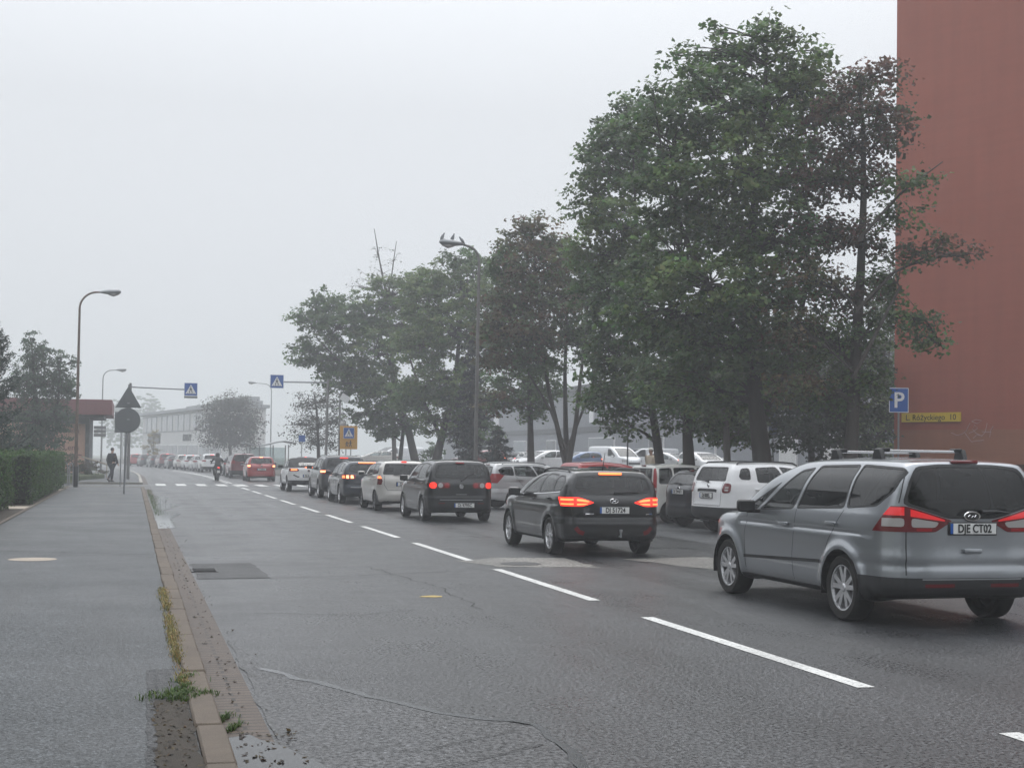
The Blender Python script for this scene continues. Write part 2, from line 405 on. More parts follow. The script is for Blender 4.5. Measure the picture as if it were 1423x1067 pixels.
# foliage: leaves carry their own tint in a colour attribute
def foliage(name, rough=.5, trans=.5):
    m = bpy.data.materials.new(name); m.use_nodes = True
    t = m.node_tree; n = t.nodes; l = t.links; b = n['Principled BSDF']
    a = n.new('ShaderNodeAttribute'); a.attribute_name = 'tint'
    l.new(a.outputs['Color'], b.inputs['Base Color']); b.inputs['Roughness'].default_value = rough
    b.inputs['Specular IOR Level'].default_value = .35
    tl = n.new('ShaderNodeBsdfTranslucent'); l.new(a.outputs['Color'], tl.inputs['Color'])
    mx = n.new('ShaderNodeMixShader'); mx.inputs[0].default_value = trans
    l.new(b.outputs[0], mx.inputs[1]); l.new(tl.outputs[0], mx.inputs[2])
    l.new(mx.outputs[0], n['Material Output'].inputs[0]); return m
M_LEAF = foliage('leaves'); M_NEEDLE = foliage('needles', .6, .15); M_BLADE = foliage('grass_blades', .6, .3)
def bark(name, a, b_):
    m = pbr(name, a, .85); t, n, l, b = nodes(m); p = wpos(n)
    mp = n.new('ShaderNodeMapping'); l.new(p, mp.inputs['Vector']); mp.inputs['Scale'].default_value = (6, 6, 1.2)
    x = noise(n, l, 3, 6, .7, mp.outputs[0]); l.new(mix(n, l, x.outputs['Fac'], a, b_), b.inputs['Base Color'])
    bump(n, l, b, x.outputs['Fac'], .8, .03); return m
M_BARK = bark('bark', (.025, .021, .018), (.06, .05, .042)); M_BARKG = bark('grey_bark', (.07, .066, .06), (.14, .13, .12))
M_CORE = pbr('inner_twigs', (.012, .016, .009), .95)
# ------------------------------------------------------------------ ground, road, pavement
def bend(Y): return -(max(0.0, Y - 95.0) ** 2) / (2 * 540.0)
YS = [-40, -10, 0, 4, 8, 12, 16, 20, 26, 32, 40, 50, 60, 70, 80, 90, 95] + list(range(102, 420, 7))
def strip(name, x0, x1, z, mat, y0=-40, y1=420, parent=None, z1=None):
    ys = [y0] + [y for y in YS if y0 < y < y1] + [y1]
    n = len(ys); v = []
    for y in ys: v += [(x0 + bend(y), y, z), (x1 + bend(y), y, z if z1 is None else z1)]
    f = [[2*i, 2*i+1, 2*i+3, 2*i+2] for i in range(n - 1)]
    o = link_mesh(name, mesh_np(name, v, f), mat, parent)
    return o
def struct(o): o['kind'] = 'structure'; return o

gm = MB(); gm.sheet([(-590, -290, -.06), (690, -290, -.06), (690, 890, -.06), (-590, 890, -.06)])
struct(gm.build('ground', M_GRASS))
road = struct(strip('road', .80, 10.9, 0.0, M_ROAD))
struct(strip('parking_bays', 10.9, 16.9, 0.0, M_LOT, y1=98))
struct(strip('gutter', .52, .80, .003, M_GUTTER, y1=66))
struct(strip('gutter', .52, .80, .003, M_GUTTER, y0=73.5, y1=250))
# footway slab with a kerb of separate stones laid in one line
struct(strip('pavement', -2.62, .36, .10, M_WALK, y1=65.2))
struct(strip('pavement', -2.7, .36, .10, M_WALK, y0=74.2, y1=300))
sr = MB(); sr.sheet([(-40, 65.0, .004), (.86, 65.0, .004), (.86, 74.4, .004), (-40, 74.4, .004)])
struct(sr.build('side_road', M_OLD))
kb = MB(); random.seed(3)
def kerb_run(mb, y0, y1):
    y = y0
    while y < y1 - .05:
        L = min(1.0, y1 - y); b0, b1 = bend(y), bend(y + L); dz = random.uniform(-.006, .006); dx = random.uniform(-.006, .006)
        mb.add([(.36+b0+dx, y+.006, -.05), (.53+b0+dx, y+.006, -.05), (.53+b1+dx, y+L-.006, -.05), (.36+b1+dx, y+L-.006, -.05),
                (.36+b0+dx, y+.006, .118+dz), (.515+b0+dx, y+.006, .118+dz), (.515+b1+dx, y+L-.006, .118+dz), (.36+b1+dx, y+L-.006, .118+dz)],
               [(0,3,2,1),(4,5,6,7),(0,1,5,4),(1,2,6,5),(2,3,7,6),(3,0,4,7)]); y += L
kerb_run(kb, -10, 65.0)
struct(kb.build('kerb', M_KERB, bevel=.012, seg=1))
kb = MB(); kerb_run(kb, 74.4, 170); struct(kb.build('kerb', M_KERB2))
kb = MB(); kb.box((-1.3, 65.1, .045), (3.3, .16, .15)); kb.box((-1.3, 74.3, .045), (3.3, .16, .15)); struct(kb.build('kerb', M_KERB2))
# edging and soil strip below the hedge
struct(strip('pavement_edging', -2.72, -2.62, .115, M_KERB, y1=64.5))
struct(strip('soil_bed', -5.4, -2.72, .07, M_SOIL, y1=64.5))
for y0, y1 in ((39.6, 41.6), (58.2, 61.2)):
    struct(strip('garden_path', -6.5, -2.72, .085, M_SLAB, y0=y0, y1=y1))
struct(strip('lawn', -60, -5.4, .05, M_GRASS, y1=64.5))
struct(strip('lawn', -60, -2.7, .06, M_GRASS, y0=74.4, y1=300))
# right side: kerb, verge rising to the car park
kr = MB(); y = -20
while y < 97: kr.box((17.0, y + .5, .03), (.16, .985, .2)); y += 1.0
struct(kr.build('kerb', M_KERB2))
struct(strip('verge', 17.08, 21.0, .08, M_SOIL, y0=-40, y1=98, z1=.62))
struct(strip('car_park', 21.0, 75.0, .62, M_LOT, y0=-40, y1=200))
struct(strip('verge', 10.9, 21.0, .03, M_SOIL, y0=98, y1=300, z1=.5))

# lane marking, each dash a part of the road
def dash(x0, x1, y0, y1, name='lane_dash', z=.004, mat=None):
    v = []; n = max(1, int((y1 - y0) / 3))
    for i in range(n + 1):
        y = y0 + (y1 - y0) * i / n; v += [(x0 + bend(y), y, z), (x1 + bend(y), y, z)]
    o = link_mesh(name, mesh_np(name, v, [[2*i, 2*i+1, 2*i+3, 2*i+2] for i in range(n)]), mat or M_LINE, road); return o
for i in range(12): dash(5.06, 5.20, 2.95 + i * 6.17, 7.42 + i * 6.17)
y = 80
dash(5.0, 5.12, 78.5, 135, 'centre_line'); dash(5.24, 5.36, 78.5, 135, 'centre_line')
for i in range(9): dash(1.15 + i * 1.02, 1.15 + i * 1.02 + .5, 72.4, 76.4, 'crossing_stripe')
# repairs
def patch(name, pts, mat, z=.004):
    m = MB(); m.sheet([(p[0], p[1], z) for p in pts]); return m.build(name, mat, road)
def jag(pts, amp, step=.25, seed=1):
    random.seed(seed); out = []
    for i in range(len(pts)):
        a = Vector(pts[i]); b = Vector(pts[(i + 1) % len(pts)]); n = max(1, int((b - a).length / step))
        for k in range(n):
            p = a.lerp(b, k / n); out.append((p.x + random.uniform(-amp, amp), p.y + random.uniform(-amp, amp)))
    return out
patch('asphalt_patch', jag([(.84, 18.6), (1.78, 18.66), (1.74, 21.25), (.84, 21.2)], .025), M_PATCH)
patch('asphalt_patch', jag([(.82, 4.0), (2.28, 4.0), (2.28, 7.1), (2.38, 8.2), (1.9, 8.7), (1.0, 10.7), (.86, 12.4), (.82, 12.4)], .03), M_OLD)
patch('concrete_patch', jag([(4.9, 21.3), (5.3, 20.2), (6.75, 19.9), (6.85, 21.9), (5.6, 22.0)], .06), M_CONC, .0035)
patch('concrete_patch', jag([(7.7, 21.6), (8.35, 19.3), (9.5, 19.2), (9.3, 21.9)], .06, seed=4), M_CONC, .0035)
patch('yellow_mark', jag([(3.25, 15.9), (3.48, 15.9), (3.5, 16.1), (3.3, 16.12)], .05, .08), M_YEL)
def seam(name, pts, w, mat, z=.0065, amp=.03, seed=5, parent=road):
    random.seed(seed); P = []
    for i in range(len(pts) - 1):
        a = Vector(pts[i]); b = Vector(pts[i + 1]); n = max(2, int((b - a).length / .18))
        for k in range(n): P.append(a.lerp(b, k / n) + Vector((random.uniform(-amp, amp), random.uniform(-amp, amp))))
    P.append(Vector(pts[-1])); v = []
    for i, p in enumerate(P):
        t = (P[min(i + 1, len(P) - 1)] - P[max(i - 1, 0)]).normalized(); nn = Vector((-t.y, t.x)) * w * random.uniform(.6, 1.2) / 2
        v += [(p.x + nn.x, p.y + nn.y, z), (p.x - nn.x, p.y - nn.y, z)]
    return link_mesh(name, mesh_np(name, v, [[2*i, 2*i+1, 2*i+3, 2*i+2] for i in range(len(P) - 1)]), mat, parent)
M_CRACK = pbr('crack_dark', (.008, .008, .008), .8)
seam('seal_band', [(.95, 10.75), (1.9, 8.72), (2.4, 8.2), (2.32, 7.0), (2.3, 4.0)], .075, M_SEAL)
seam('joint', [(.82, 18.55), (2.6, 18.75), (4.6, 19.5)], .018, M_CRACK)
seam('crack', [(3.3, 20.5), (3.7, 17.2), (3.62, 14.5)], .010, M_CRACK, amp=.05)
seam('crack', [(2.2, 8.0), (1.6, 7.6), (1.2, 7.7)], .009, M_CRACK, z=.011, amp=.05)
seam('crack', [(2.25, 7.6), (1.7, 7.2), (1.3, 7.1)], .011, M_CRACK, z=.011, amp=.05)
seam('crack', [(1.2, 14.5), (2.2, 14.2), (2.9, 14.6)], .014, M_CRACK, amp=.05)
# covers in the road and footway
cv = MB(); cv.lathe([(0, .012), (.30, .012), (.315, .008)], 28, 'Z', (5.75, 20.7, 0)); tag(cv.build('manhole_cover', M_TRIM), 'dark iron manhole cover in the pale concrete patch behind the black estate car', 'manhole cover', kind='thing')
cv = MB(); cv.lathe([(0, .106), (.26, .106), (.33, .103)], 30, 'Z', (-1.34, 20.9, 0)); tag(cv.build('manhole_cover', M_SLAB), 'round pale concrete cover set in the grey footway', 'manhole cover', kind='thing')
dr = MB(); dr.box((.98, 19.9, .006), (.36, .5, .012))
for k in range(6): dr.box((.98, 19.7 + k * .08, .016), (.3, .03, .012))
tag(dr.build('gully_grate', M_TRIM), 'dark iron rain gully grate in the road patch by the kerb', 'drain grate')
# joints across the footway
fw = bpy.data.objects['pavement']
seam('joint', [(-2.6, 23.0), (.34, 21.7)], .03, M_CRACK, z=.104, parent=fw)
seam('joint', [(-2.6, 21.4), (-.3, 21.7), (.34, 21.2)], .02, M_CRACK, z=.104, parent=fw)
seam('joint', [(-2.6, 18.5), (-1.6, 18.6)], .015, M_CRACK, z=.104, parent=fw)
mm = MB(); mm.sheet([(p[0], p[1], .1035) for p in jag([(.06, 4.0), (.355, 4.0), (.355, 10.2), (.12, 10.2)], .008, .08)]); mm.build('footway_patch', M_PATCH, fw)
mm = MB(); mm.sheet([(p[0], p[1], .1065) for p in jag([(.10, 4.0), (.355, 4.0), (.355, 8.9), (.16, 8.9)], .014, .07)]); mm.build('bare_soil', M_SOIL, fw)
# puddles
def puddle(name, pts, z, seed, amp=.05):
    m = MB(); m.sheet([(p[0], p[1], z) for p in jag(pts, amp, .12, seed)]); o = m.build(name, M_WATER); struct(o); return o
puddle('puddle', [(.53, 5.0), (1.1, 5.2), (1.06, 6.6), (.98, 7.4), (.82, 7.85), (.66, 8.2), (.53, 8.15)], .009, 3, .03)
puddle('puddle', [(.55, 31.0), (.9, 31.3), (.95, 36), (1.25, 38.5), (.85, 41), (1.5, 45.5), (1.0, 47), (1.25, 52), (.7, 57), (.55, 57)], .006, 5, .05)
# the haze: one closed box of pale air
hz = MB(); hz.box((50, 300, 16.5), (1300, 1200, 35.2)); hz = hz.build('haze', None)
hm = bpy.data.materials.new('fog'); hm.use_nodes = True; hn = hm.node_tree; hn.nodes.clear()
pv = hn.nodes.new('ShaderNodeVolumePrincipled'); pv.inputs['Color'].default_value = (.80, .82, .845, 1)
pv.inputs['Density'].default_value = HAZE_DENSITY; pv.inputs['Anisotropy'].default_value = .2
ho = hn.nodes.new('ShaderNodeOutputMaterial'); hn.links.new(pv.outputs[0], ho.inputs['Volume'])
hz.data.materials.append(hm); hz['kind'] = 'stuff'
# ------------------------------------------------------------------ vehicles: a body shell grown from three outlines
def chaikin(P, it=2, closed=True):
    P = [np.array(p, float) for p in P]
    for _ in range(it):
        Q = []; n = len(P)
        for i in range(n if closed else n - 1):
            a, b = P[i], P[(i + 1) % n]; Q += [a * .75 + b * .25, a * .25 + b * .75]
        P = Q
    return np.array(P)
def sdf_poly(P, X, Y):
    """signed distance to a closed polygon, negative inside"""
    d = np.full(X.shape, 1e9); ins = np.zeros(X.shape, bool); n = len(P)
    for i in range(n):
        ax, ay = P[i]; bx, by = P[(i + 1) % n]; ex, ey = bx - ax, by - ay
        L = ex*ex + ey*ey
        if L < 1e-12: continue
        t = np.clip(((X-ax)*ex + (Y-ay)*ey) / L, 0, 1)
        d = np.minimum(d, (X-ax-t*ex)**2 + (Y-ay-t*ey)**2)
        if abs(ey) > 1e-12:
            c = (ay > Y) != (by > Y); ins ^= c & (X < ax + (Y-ay) * ex / ey)
    d = np.sqrt(d); return np.where(ins, -d, d)
class Table:
    def __init__(s, P, x0, x1, y0, y1, h=.0125):
        s.x0, s.y0, s.h = x0, y0, h; gx = np.arange(x0, x1 + h, h); gy = np.arange(y0, y1 + h, h)
        X, Y = np.meshgrid(gx, gy, indexing='ij'); s.T = sdf_poly(P, X, Y)
    def __call__(s, X, Y):
        u = np.clip((X - s.x0) / s.h, 0, s.T.shape[0] - 1.001); v = np.clip((Y - s.y0) / s.h, 0, s.T.shape[1] - 1.001)
        i = u.astype(int); j = v.astype(int); a = u - i; b = v - j; T = s.T
        return T[i,j]*(1-a)*(1-b) + T[i+1,j]*a*(1-b) + T[i,j+1]*(1-a)*b + T[i+1,j+1]*a*b
def smax(a, b, k):
    h = np.maximum(k - np.abs(a - b), 0) / k; return np.maximum(a, b) + h*h*k*.25

class Shell:
    def __init__(s, S):
        s.S = S; wb, ro, fo, H, W = S['wb'], S['ro'], S['fo'], S['H'], S['W'] / 2
        s.W = W; zb = S.get('zb', .24); xr, xa = S['xr'], S['xa']; zr, xbr = S['zbr'], S['xbr']; xc, zc, zh = S['xc'], S['zc'], S['zh']
        bz = S.get('bump_z', .55); hx = S.get('hatch_in', .05)
        prof = S.get('prof') or [(-ro+.16, zb+.04), (-ro+.03, zb+.10), (-ro, bz-.05), (-ro, bz+.05), (-ro+hx, bz+.16), (-ro+hx+.01, zr-.12), (xbr, zr),
                (xbr+(xr-xbr)*.5, zr+(H-.09-zr)*.55), (xr, H-.09), (xr+.06, H-.05), (xr+.5, H-.012), ((xr+xa)*.5, H+.004), (xa-.45, H-.02), (xa, H-.075),
                ((xa+xc)*.5, (H-.075+zc)*.5+.055), (xc, zc), (xc+.06, zc-.015), ((xc+wb+fo)*.5, (zc+zh)*.5+.05), (wb+fo-.22, zh), (wb+fo-.06, zh-.14), (wb+fo, .56), (wb+fo-.01, .36), (wb+fo-.10, zb), (wb+.5, zb-.03), (wb*.5, zb-.02), (.4, zb-.02)]
        rr, fr = S.get('rround', .5), S.get('fround', .55)
        plan = [(-ro, -.3), (-ro, .3), (-ro+.02, W*.55), (-ro+.10*rr*2, W*.84), (-ro+.30*rr*2, W*.965), (.2, W), (wb*.5, W), (wb-.1, W*.995), (wb+fo*.35, W*.955), (wb+fo*.66, W*.82), (wb+fo*.9, W*.5), (wb+fo, .25), (wb+fo, -.3)]
        zw = S.get('belt', zr-.02); rw = S.get('roofw', .72) * W; sw = S.get('shoulder', .965) * W
        fr_ = [(-.3, zb-.05), (W*.8, zb-.05), (W*.95, zb+.03), (W*.985, zb+.16), (W, .62), (W*.992, zw-.16), (sw, zw-.01), (sw-.03, zw+.05), ((sw-.03+rw)*.5+.03, (zw+H)*.5+.02), (rw+.015, H-.13), (rw-.05, H-.045), (rw*.6, H-.008), (0, H+.004), (-.3, H+.004)]
        L0, L1 = -ro-.25, wb+fo+.25
        s.tp = Table(chaikin(prof, 2), L0, L1, zb-.3, H+.3)
        s.tl = Table(chaikin(plan, 2), L0, L1, -.05, W+.3); s.tf = Table(chaikin(fr_, 2), -.05, W+.3, zb-.3, H+.3)
        s.b = (L0+.1, L1-.1, zb-.16, H+.1)
    def f(s, P):
        S = s.S; x, y, z = P[..., 0], np.abs(P[..., 1]), P[..., 2]; wb, ro, fo = S['wb'], S['ro'], S['fo']
        mid = .45 * wb
        cr = S.get('crown', .10)
        xw = x + np.where(x < mid, 1, -1) * cr * y*y * np.clip(np.abs(x - mid) / 1.2, 0, 1)
        zz = z + .035 * y*y * np.clip((z - .8) / .5, 0, 1)
        tp = S.get('taper', .05); u = np.clip((mid - x) / (mid + ro), 0, 1)
        ye = y * (1 + tp * u*u * np.clip((z - .95) / .4, 0, 1))
        d = smax(s.tp(xw, zz), s.tl(x, y), S.get('k1', .16)); d = smax(d, s.tf(ye, z), S.get('k2', .09))
        side = np.clip((y - .5 * s.W) / .2, 0, 1)
        for xc in (0.0, wb):
            r = np.hypot(x - xc, z - S['rt']); rf = S['rt'] + .05
            fl = S.get('flare', .016); d = d - fl * side * np.exp(-((r - rf - .03) / .05) ** 2 * .5) * np.clip((z - .15) / .1, 0, 1)
        for (z0, amp, sg, x0, x1) in S.get('creases', ()):
            d = d + amp * np.exp(-((z - z0) / sg) ** 2) * np.clip((x - x0) / .1, 0, 1) * np.clip((x1 - x) / .1, 0, 1)
        return d
    def grad(s, P, e=.004):
        g = np.stack([s.f(P + np.eye(3)[i] * e) - s.f(P - np.eye(3)[i] * e) for i in range(3)], -1)
        return g / np.maximum(np.linalg.norm(g, axis=-1, keepdims=True), 1e-9)
    def mesh(s, h):
        x0, x1, z0, z1 = s.b
        gx = np.arange(x0, x1, h); ny = int((s.W + .1) / h) + 1; gy = (np.arange(-ny, ny) + .5) * h; gz = np.arange(z0, z1, h)
        G = np.stack(np.meshgrid(gx, gy, gz, indexing='ij'), -1); D = s.f(G)
        nx, nY, nz = D.shape; c = D < 0
        corner = [(i, j, k) for i in (0, 1) for j in (0, 1) for k in (0, 1)]
        acc = np.zeros((nx-1, nY-1, nz-1, 3)); cnt = np.zeros((nx-1, nY-1, nz-1))
        sl = lambda o: (slice(o[0], nx-1+o[0]), slice(o[1], nY-1+o[1]), slice(o[2], nz-1+o[2]))
        for a in corner:
            for ax in range(3):
                if a[ax]: continue
                b_ = list(a); b_[ax] = 1; da, db = D[sl(a)], D[sl(b_)]; m = (da < 0) != (db < 0)
                t = np.where(m, da / np.where(m, da - db, 1), 0)
                p = np.array(a, float)[None, None, None] + t[..., None] * np.eye(3)[ax]
                acc += np.where(m[..., None], p, 0); cnt += m
        act = cnt > 0; idx = -np.ones(cnt.shape, int); idx[act] = np.arange(act.sum())
        base = np.argwhere(act); V = (base + acc[act] / cnt[act][:, None]) * h + np.array([gx[0], gy[0], gz[0]])
        Q = []
        for ax in range(3):
            o = [slice(None)] * 3; o1 = list(o); o[ax] = slice(0, -1); o1[ax] = slice(1, None)
            ca, cb = c[tuple(o)], c[tuple(o1)]; e = np.argwhere(ca != cb)
            u, v = (ax + 1) % 3, (ax + 2) % 3
            e = e[(e[:, u] > 0) & (e[:, v] > 0) & (e[:, u] < D.shape[u] - 1) & (e[:, v] < D.shape[v] - 1)]
            def I(du, dv):
                q = e.copy(); q[:, u] += du; q[:, v] += dv; return idx[q[:, 0], q[:, 1], q[:, 2]]
            q = np.stack([I(-1, -1), I(0, -1), I(0, 0), I(-1, 0)], 1); fl = ~ca[e[:, 0], e[:, 1], e[:, 2]]
            q[fl] = q[fl][:, ::-1]; Q.append(q)
        Q = np.concatenate(Q)
        for _ in range(3): V = V - s.grad(V) * np.clip(s.f(V), -h, h)[:, None]
        return V, Q
    def march(s, P0, D, span):
        """first surface point along D for many start points"""
        P0 = np.asarray(P0, float); D = np.asarray(D, float); t = np.linspace(0, span, 90)
        d = s.f(P0[:, None] + D * t[None, :, None]); k = np.maximum(np.argmax(d < 0, axis=1), 1); hit = (d < 0).any(1)
        lo, hi = t[k-1], t[k]
        for _ in range(9):
            m = (lo + hi) / 2; neg = s.f(P0 + D * m[:, None]) < 0; hi = np.where(neg, m, hi); lo = np.where(neg, lo, m)
        return np.where(hit, hi, span), hit
    def side_ys(s, XZ): P = np.array([(a, 1.2, b) for a, b in XZ]); t, _ = s.march(P, (0, -1, 0), 1.2); return 1.2 - t
    def rear_xs(s, YZ): x0 = -s.S['ro'] - .2; P = np.array([(x0, a, b) for a, b in YZ]); t, _ = s.march(P, (1, 0, 0), 1.6); return x0 + t
    def side_y(s, x, z): return float(s.side_ys([(x, z)])[0])
    def side_y_old(s, x, z, y1=1.3):
        """half width of the shell at a spot of its side"""
        t = np.linspace(y1, 0, 700); P = np.stack([np.full_like(t, x), t, np.full_like(t, z)], -1); d = s.f(P); k = np.argmax(d < 0); return float(t[k])
    def rear_x(s, y, z): return float(s.rear_xs([(y, z)])[0])
    def rear_x_old(s, y, z):
        t = np.linspace(-s.S['ro'] - .2, 1.0, 1200); P = np.stack([t, np.full_like(t, y), np.full_like(t, z)], -1); k = np.argmax(s.f(P) < 0); return float(t[k])
    def front_x(s, y, z):
        t = np.linspace(s.S['wb'] + s.S['fo'] + .2, .6, 1200); P = np.stack([t, np.full_like(t, y), np.full_like(t, z)], -1); k = np.argmax(s.f(P) < 0); return float(t[k])
    def top_z(s, x, y):
        t = np.linspace(s.S['H'] + .15, .4, 900); P = np.stack([np.full_like(t, x), np.full_like(t, y), t], -1); k = np.argmax(s.f(P) < 0); return float(t[k])

def planes2(poly, axis):
    """outward planes of a convex 2-D outline; axis 'y' = outline in (x,z), axis 'x' = outline in (y,z)"""
    P = [np.array(p, float) for p in poly]; A = sum(P[i][0]*P[(i+1) % len(P)][1] - P[(i+1) % len(P)][0]*P[i][1] for i in range(len(P)))
    if A < 0: P = P[::-1]
    out = []
    for i in range(len(P)):
        a, b = P[i], P[(i + 1) % len(P)]; d = b - a
        if np.hypot(*d) < 1e-6: continue
        n = (d[1], -d[0])
        if axis == 'y': out.append((Vector((a[0], 0, a[1])), Vector((n[0], 0, n[1])).normalized()))
        else: out.append((Vector((0, a[0], a[1])), Vector((0, n[0], n[1])).normalized()))
    return out
def shrink(poly, d):
    P = [np.array(p, float) for p in poly]; n = len(P)
    A = sum(P[i][0]*P[(i+1) % n][1] - P[(i+1) % n][0]*P[i][1] for i in range(n)); s_ = 1 if A > 0 else -1
    L = []
    for i in range(n):
        e = P[(i+1) % n] - P[i]; e = e / np.hypot(*e); nn = np.array([-e[1], e[0]]) * s_; L.append((P[i] + nn * d, e))
    out = []
    for i in range(n):
        p, e = L[i-1]; q, g = L[i]; den = e[0]*g[1] - e[1]*g[0]
        if abs(den) < 1e-4: out.append(q); continue
        t = ((q[0]-p[0])*g[1] - (q[1]-p[1])*g[0]) / den; out.append(p + e * t)
    return out
def rounded(poly, it=2, r=.055):
    """round the corners of an outline, keeping its edges"""
    if it == 0: return [tuple(p) for p in poly]
    P = [np.array(p, float) for p in poly]; n = len(P); out = []
    for i in range(n):
        a, b, c = P[i-1], P[i], P[(i+1) % n]; la, lc = np.hypot(*(a-b)), np.hypot(*(c-b)); q = min(r * it / 2, la*.42, lc*.42)
        p0, p1 = b + (a-b)/la*q, b + (c-b)/lc*q
        out += [tuple(p0), tuple((p0 + p1)*.25 + b*.5), tuple(p1)]
    return out

def hole(bm, planes, pred):
    """cut an exact outline into the shell and lift the piece out as (verts, faces)"""
    fs = [f for f in bm.faces if pred(f)]
    geom = list({e for f in fs for e in f.edges}) + list({v for f in fs for v in f.verts}) + fs
    for co, no in planes:
        r = bmesh.ops.bisect_plane(bm, geom=geom, plane_co=co, plane_no=no, dist=1e-5)
        geom = [g for g in r['geom'] if g.is_valid]
    ins = [f for f in geom if isinstance(f, bmesh.types.BMFace) and all((f.calc_center_median() - co).dot(no) < 1e-5 for co, no in planes)]
    vs = {}; V = []; F = []
    for f in ins:
        q = []
        for v in f.verts:
            if v not in vs: vs[v] = len(V); V.append(v.co.copy())
            q.append(vs[v])
        F.append(q)
    bmesh.ops.delete(bm, geom=ins, context='FACES')
    return V, F
def piece(name, VF, mat, parent, off=0.0, skirt=0.0, shell=None, smooth=True):
    V, F = VF
    if not F: return None
    V = np.array([tuple(v) for v in V])
    if off and shell is not None: N = shell.grad(V); V = V + N * off
    me = mesh_np(name, V, F, smooth)
    if skirt:
        bm = bmesh.new(); bm.from_mesh(me); be = [e for e in bm.edges if e.is_boundary]
        r = bmesh.ops.extrude_edge_only(bm, edges=be); nv = [g for g in r['geom'] if isinstance(g, bmesh.types.BMVert)]
        co = np.array([v.co for v in nv])
        if len(co):
            N = shell.grad(co)
            for v, n_ in zip(nv, N): v.co -= Vector(n_) * skirt
        for f in bm.faces: f.smooth = True
        bm.to_mesh(me); bm.free(); me.set_sharp_from_angle(angle=R(50))
    return link_mesh(name, me, mat, parent)
def cut_inner(VF, planes):
    """split a lifted piece by an inner outline: (inside, ring)"""
    bm = bmesh.new(); vs = [bm.verts.new(v) for v in VF[0]]
    for f in VF[1]:
        try: bm.faces.new([vs[i] for i in f])
        except ValueError: pass
    ins = hole(bm, planes, lambda f: True)
    bm.verts.index_update(); V = [v.co.copy() for v in bm.verts]; F = [[v.index for v in f.verts] for f in bm.faces]; bm.free()
    return ins, (V, F)

def wheel_objs(root, x, y, r, w, S, side):
    """wheel = tyre and rim; outer face towards side*y"""
    e = empty('wheel', (x, y, r)); e.parent = root
    t = MB(); ri = r * S.get('rim', .66)
    prof = [(ri, -w*.42), (r*.93, -w*.5), (r*.985, -w*.42), (r, -w*.25), (r, w*.25), (r*.985, w*.42), (r*.93, w*.5), (ri*1.04, w*.47), (ri, w*.42), (ri*.97, w*.30)]
    if side < 0: prof = [(a, -b) for a, b in prof]
    t.lathe(prof, 36, 'Y'); t.build('tyre', M_RUBBER, e, True)
    m = MB(); s_ = side; o = w * .40
    m.mat(1).lathe([(0, s_*w*.02), (ri*.97, s_*w*.02)], 30, 'Y')                  # dark well behind the spokes
    m.mat(0).lathe([(ri*.99, s_*w*.44), (ri*.93, s_*w*.42), (ri*.90, s_*w*.30), (ri*.88, 0)], 36, 'Y')
    n = S.get('spokes', 5); dbl = S.get('dbl', False); sw = S.get('spw', .16) * ri
    for k in range(n):
        a0 = 2 * math.pi * k / n + S.get('sp0', .3)
        for da in ((-.17, .17) if dbl else (0,)):
            p0 = Vector((math.cos(a0+da*.6)*ri*.16, 0, math.sin(a0+da*.6)*ri*.16)); p1 = Vector((math.cos(a0+da*1.5)*ri*.93, 0, math.sin(a0+da*1.5)*ri*.93))
            d = (p1 - p0).normalized(); q = Vector((-d.z, 0, d.x)); w0, w1 = sw * (.5 if dbl else .8), sw * (.42 if dbl else .55)
            yo, yi = s_*w*.36, s_*w*.14
            v = [p0+q*w0, p0-q*w0, p1-q*w1, p1+q*w1]
            m.add([(p.x, yo if i < 2 else s_*w*.40, p.z) for i, p in enumerate(v)] + [(p.x, yi, p.z) for p in v], [(0,1,2,3),(4,7,6,5),(0,4,5,1),(1,5,6,2),(2,6,7,3),(3,7,4,0)])
    m.lathe([(0, s_*w*.40), (ri*.13, s_*w*.40), (ri*.2, s_*w*.36), (ri*.22, s_*w*.1)], 18, 'Y')
    me = m.build('rim', [S.get('rimmat', M_ALLOY), M_BLACK], e)
    bm = bmesh.new(); bm.from_mesh(me.data); bmesh.ops.recalc_face_normals(bm, faces=bm.faces); bm.to_mesh(me.data); bm.free()
    return e

def plate(root, shell, y, z, txt, rear=True, w=.52, tilt=0.0, x=None):
    x = float(min(shell.rear_xs([(y + a, z + b) for a in (-.24, 0, .24) for b in (-.06, -.03, 0, .03, .06)]))) - .008
    p = MB(); p.mat(0).box((0, 0, 0), (.012, w+.02, .13)); p.mat(1).box((-.008, 0, 0), (.008, w, .112)); p.mat(2).box((-.0105, w*.46, 0), (.008, w*.075, .108))
    o = p.build('number_plate', [M_TRIM, M_PLATE, M_BLUE], root, bevel=.004, seg=1); o.location = (x, y, z); o.rotation_euler = (0, tilt, 0)
    t = text_mesh('plate_lettering', txt, .115, M_INK, o, (-.0165, -.015, -.002), (R(90), 0, R(-90)), .003, sx=.80, bold=.0025)
    return o
def strip_on(shell, pts, w, off, axis='y', side=1):
    """a thin band laid on the shell along a 2-D line; returns MB"""
    m = MB(); P = []
    for i in range(len(pts) - 1):
        a, b = np.array(pts[i], float), np.array(pts[i+1], float); n = max(1, int(np.hypot(*(b - a)) / .05))
        for k in range(n): P.append(a + (b - a) * k / n)
    P.append(np.array(pts[-1], float)); qs = []
    for i, p in enumerate(P):
        t = P[min(i+1, len(P)-1)] - P[max(i-1, 0)]; t = t / max(np.hypot(*t), 1e-9); nn = np.array([-t[1], t[0]]) * w / 2
        qs += [p + nn, p - nn]
    if axis == 'y': v = [(q[0], side * (y + off), q[1]) for q, y in zip(qs, shell.side_ys(qs))]
    else: v = [(x - off, q[0], q[1]) for q, x in zip(qs, shell.rear_xs(qs))]
    m.add(v, [[2*i, 2*i+1, 2*i+3, 2*i+2] for i in range(len(P)-1)]); return m

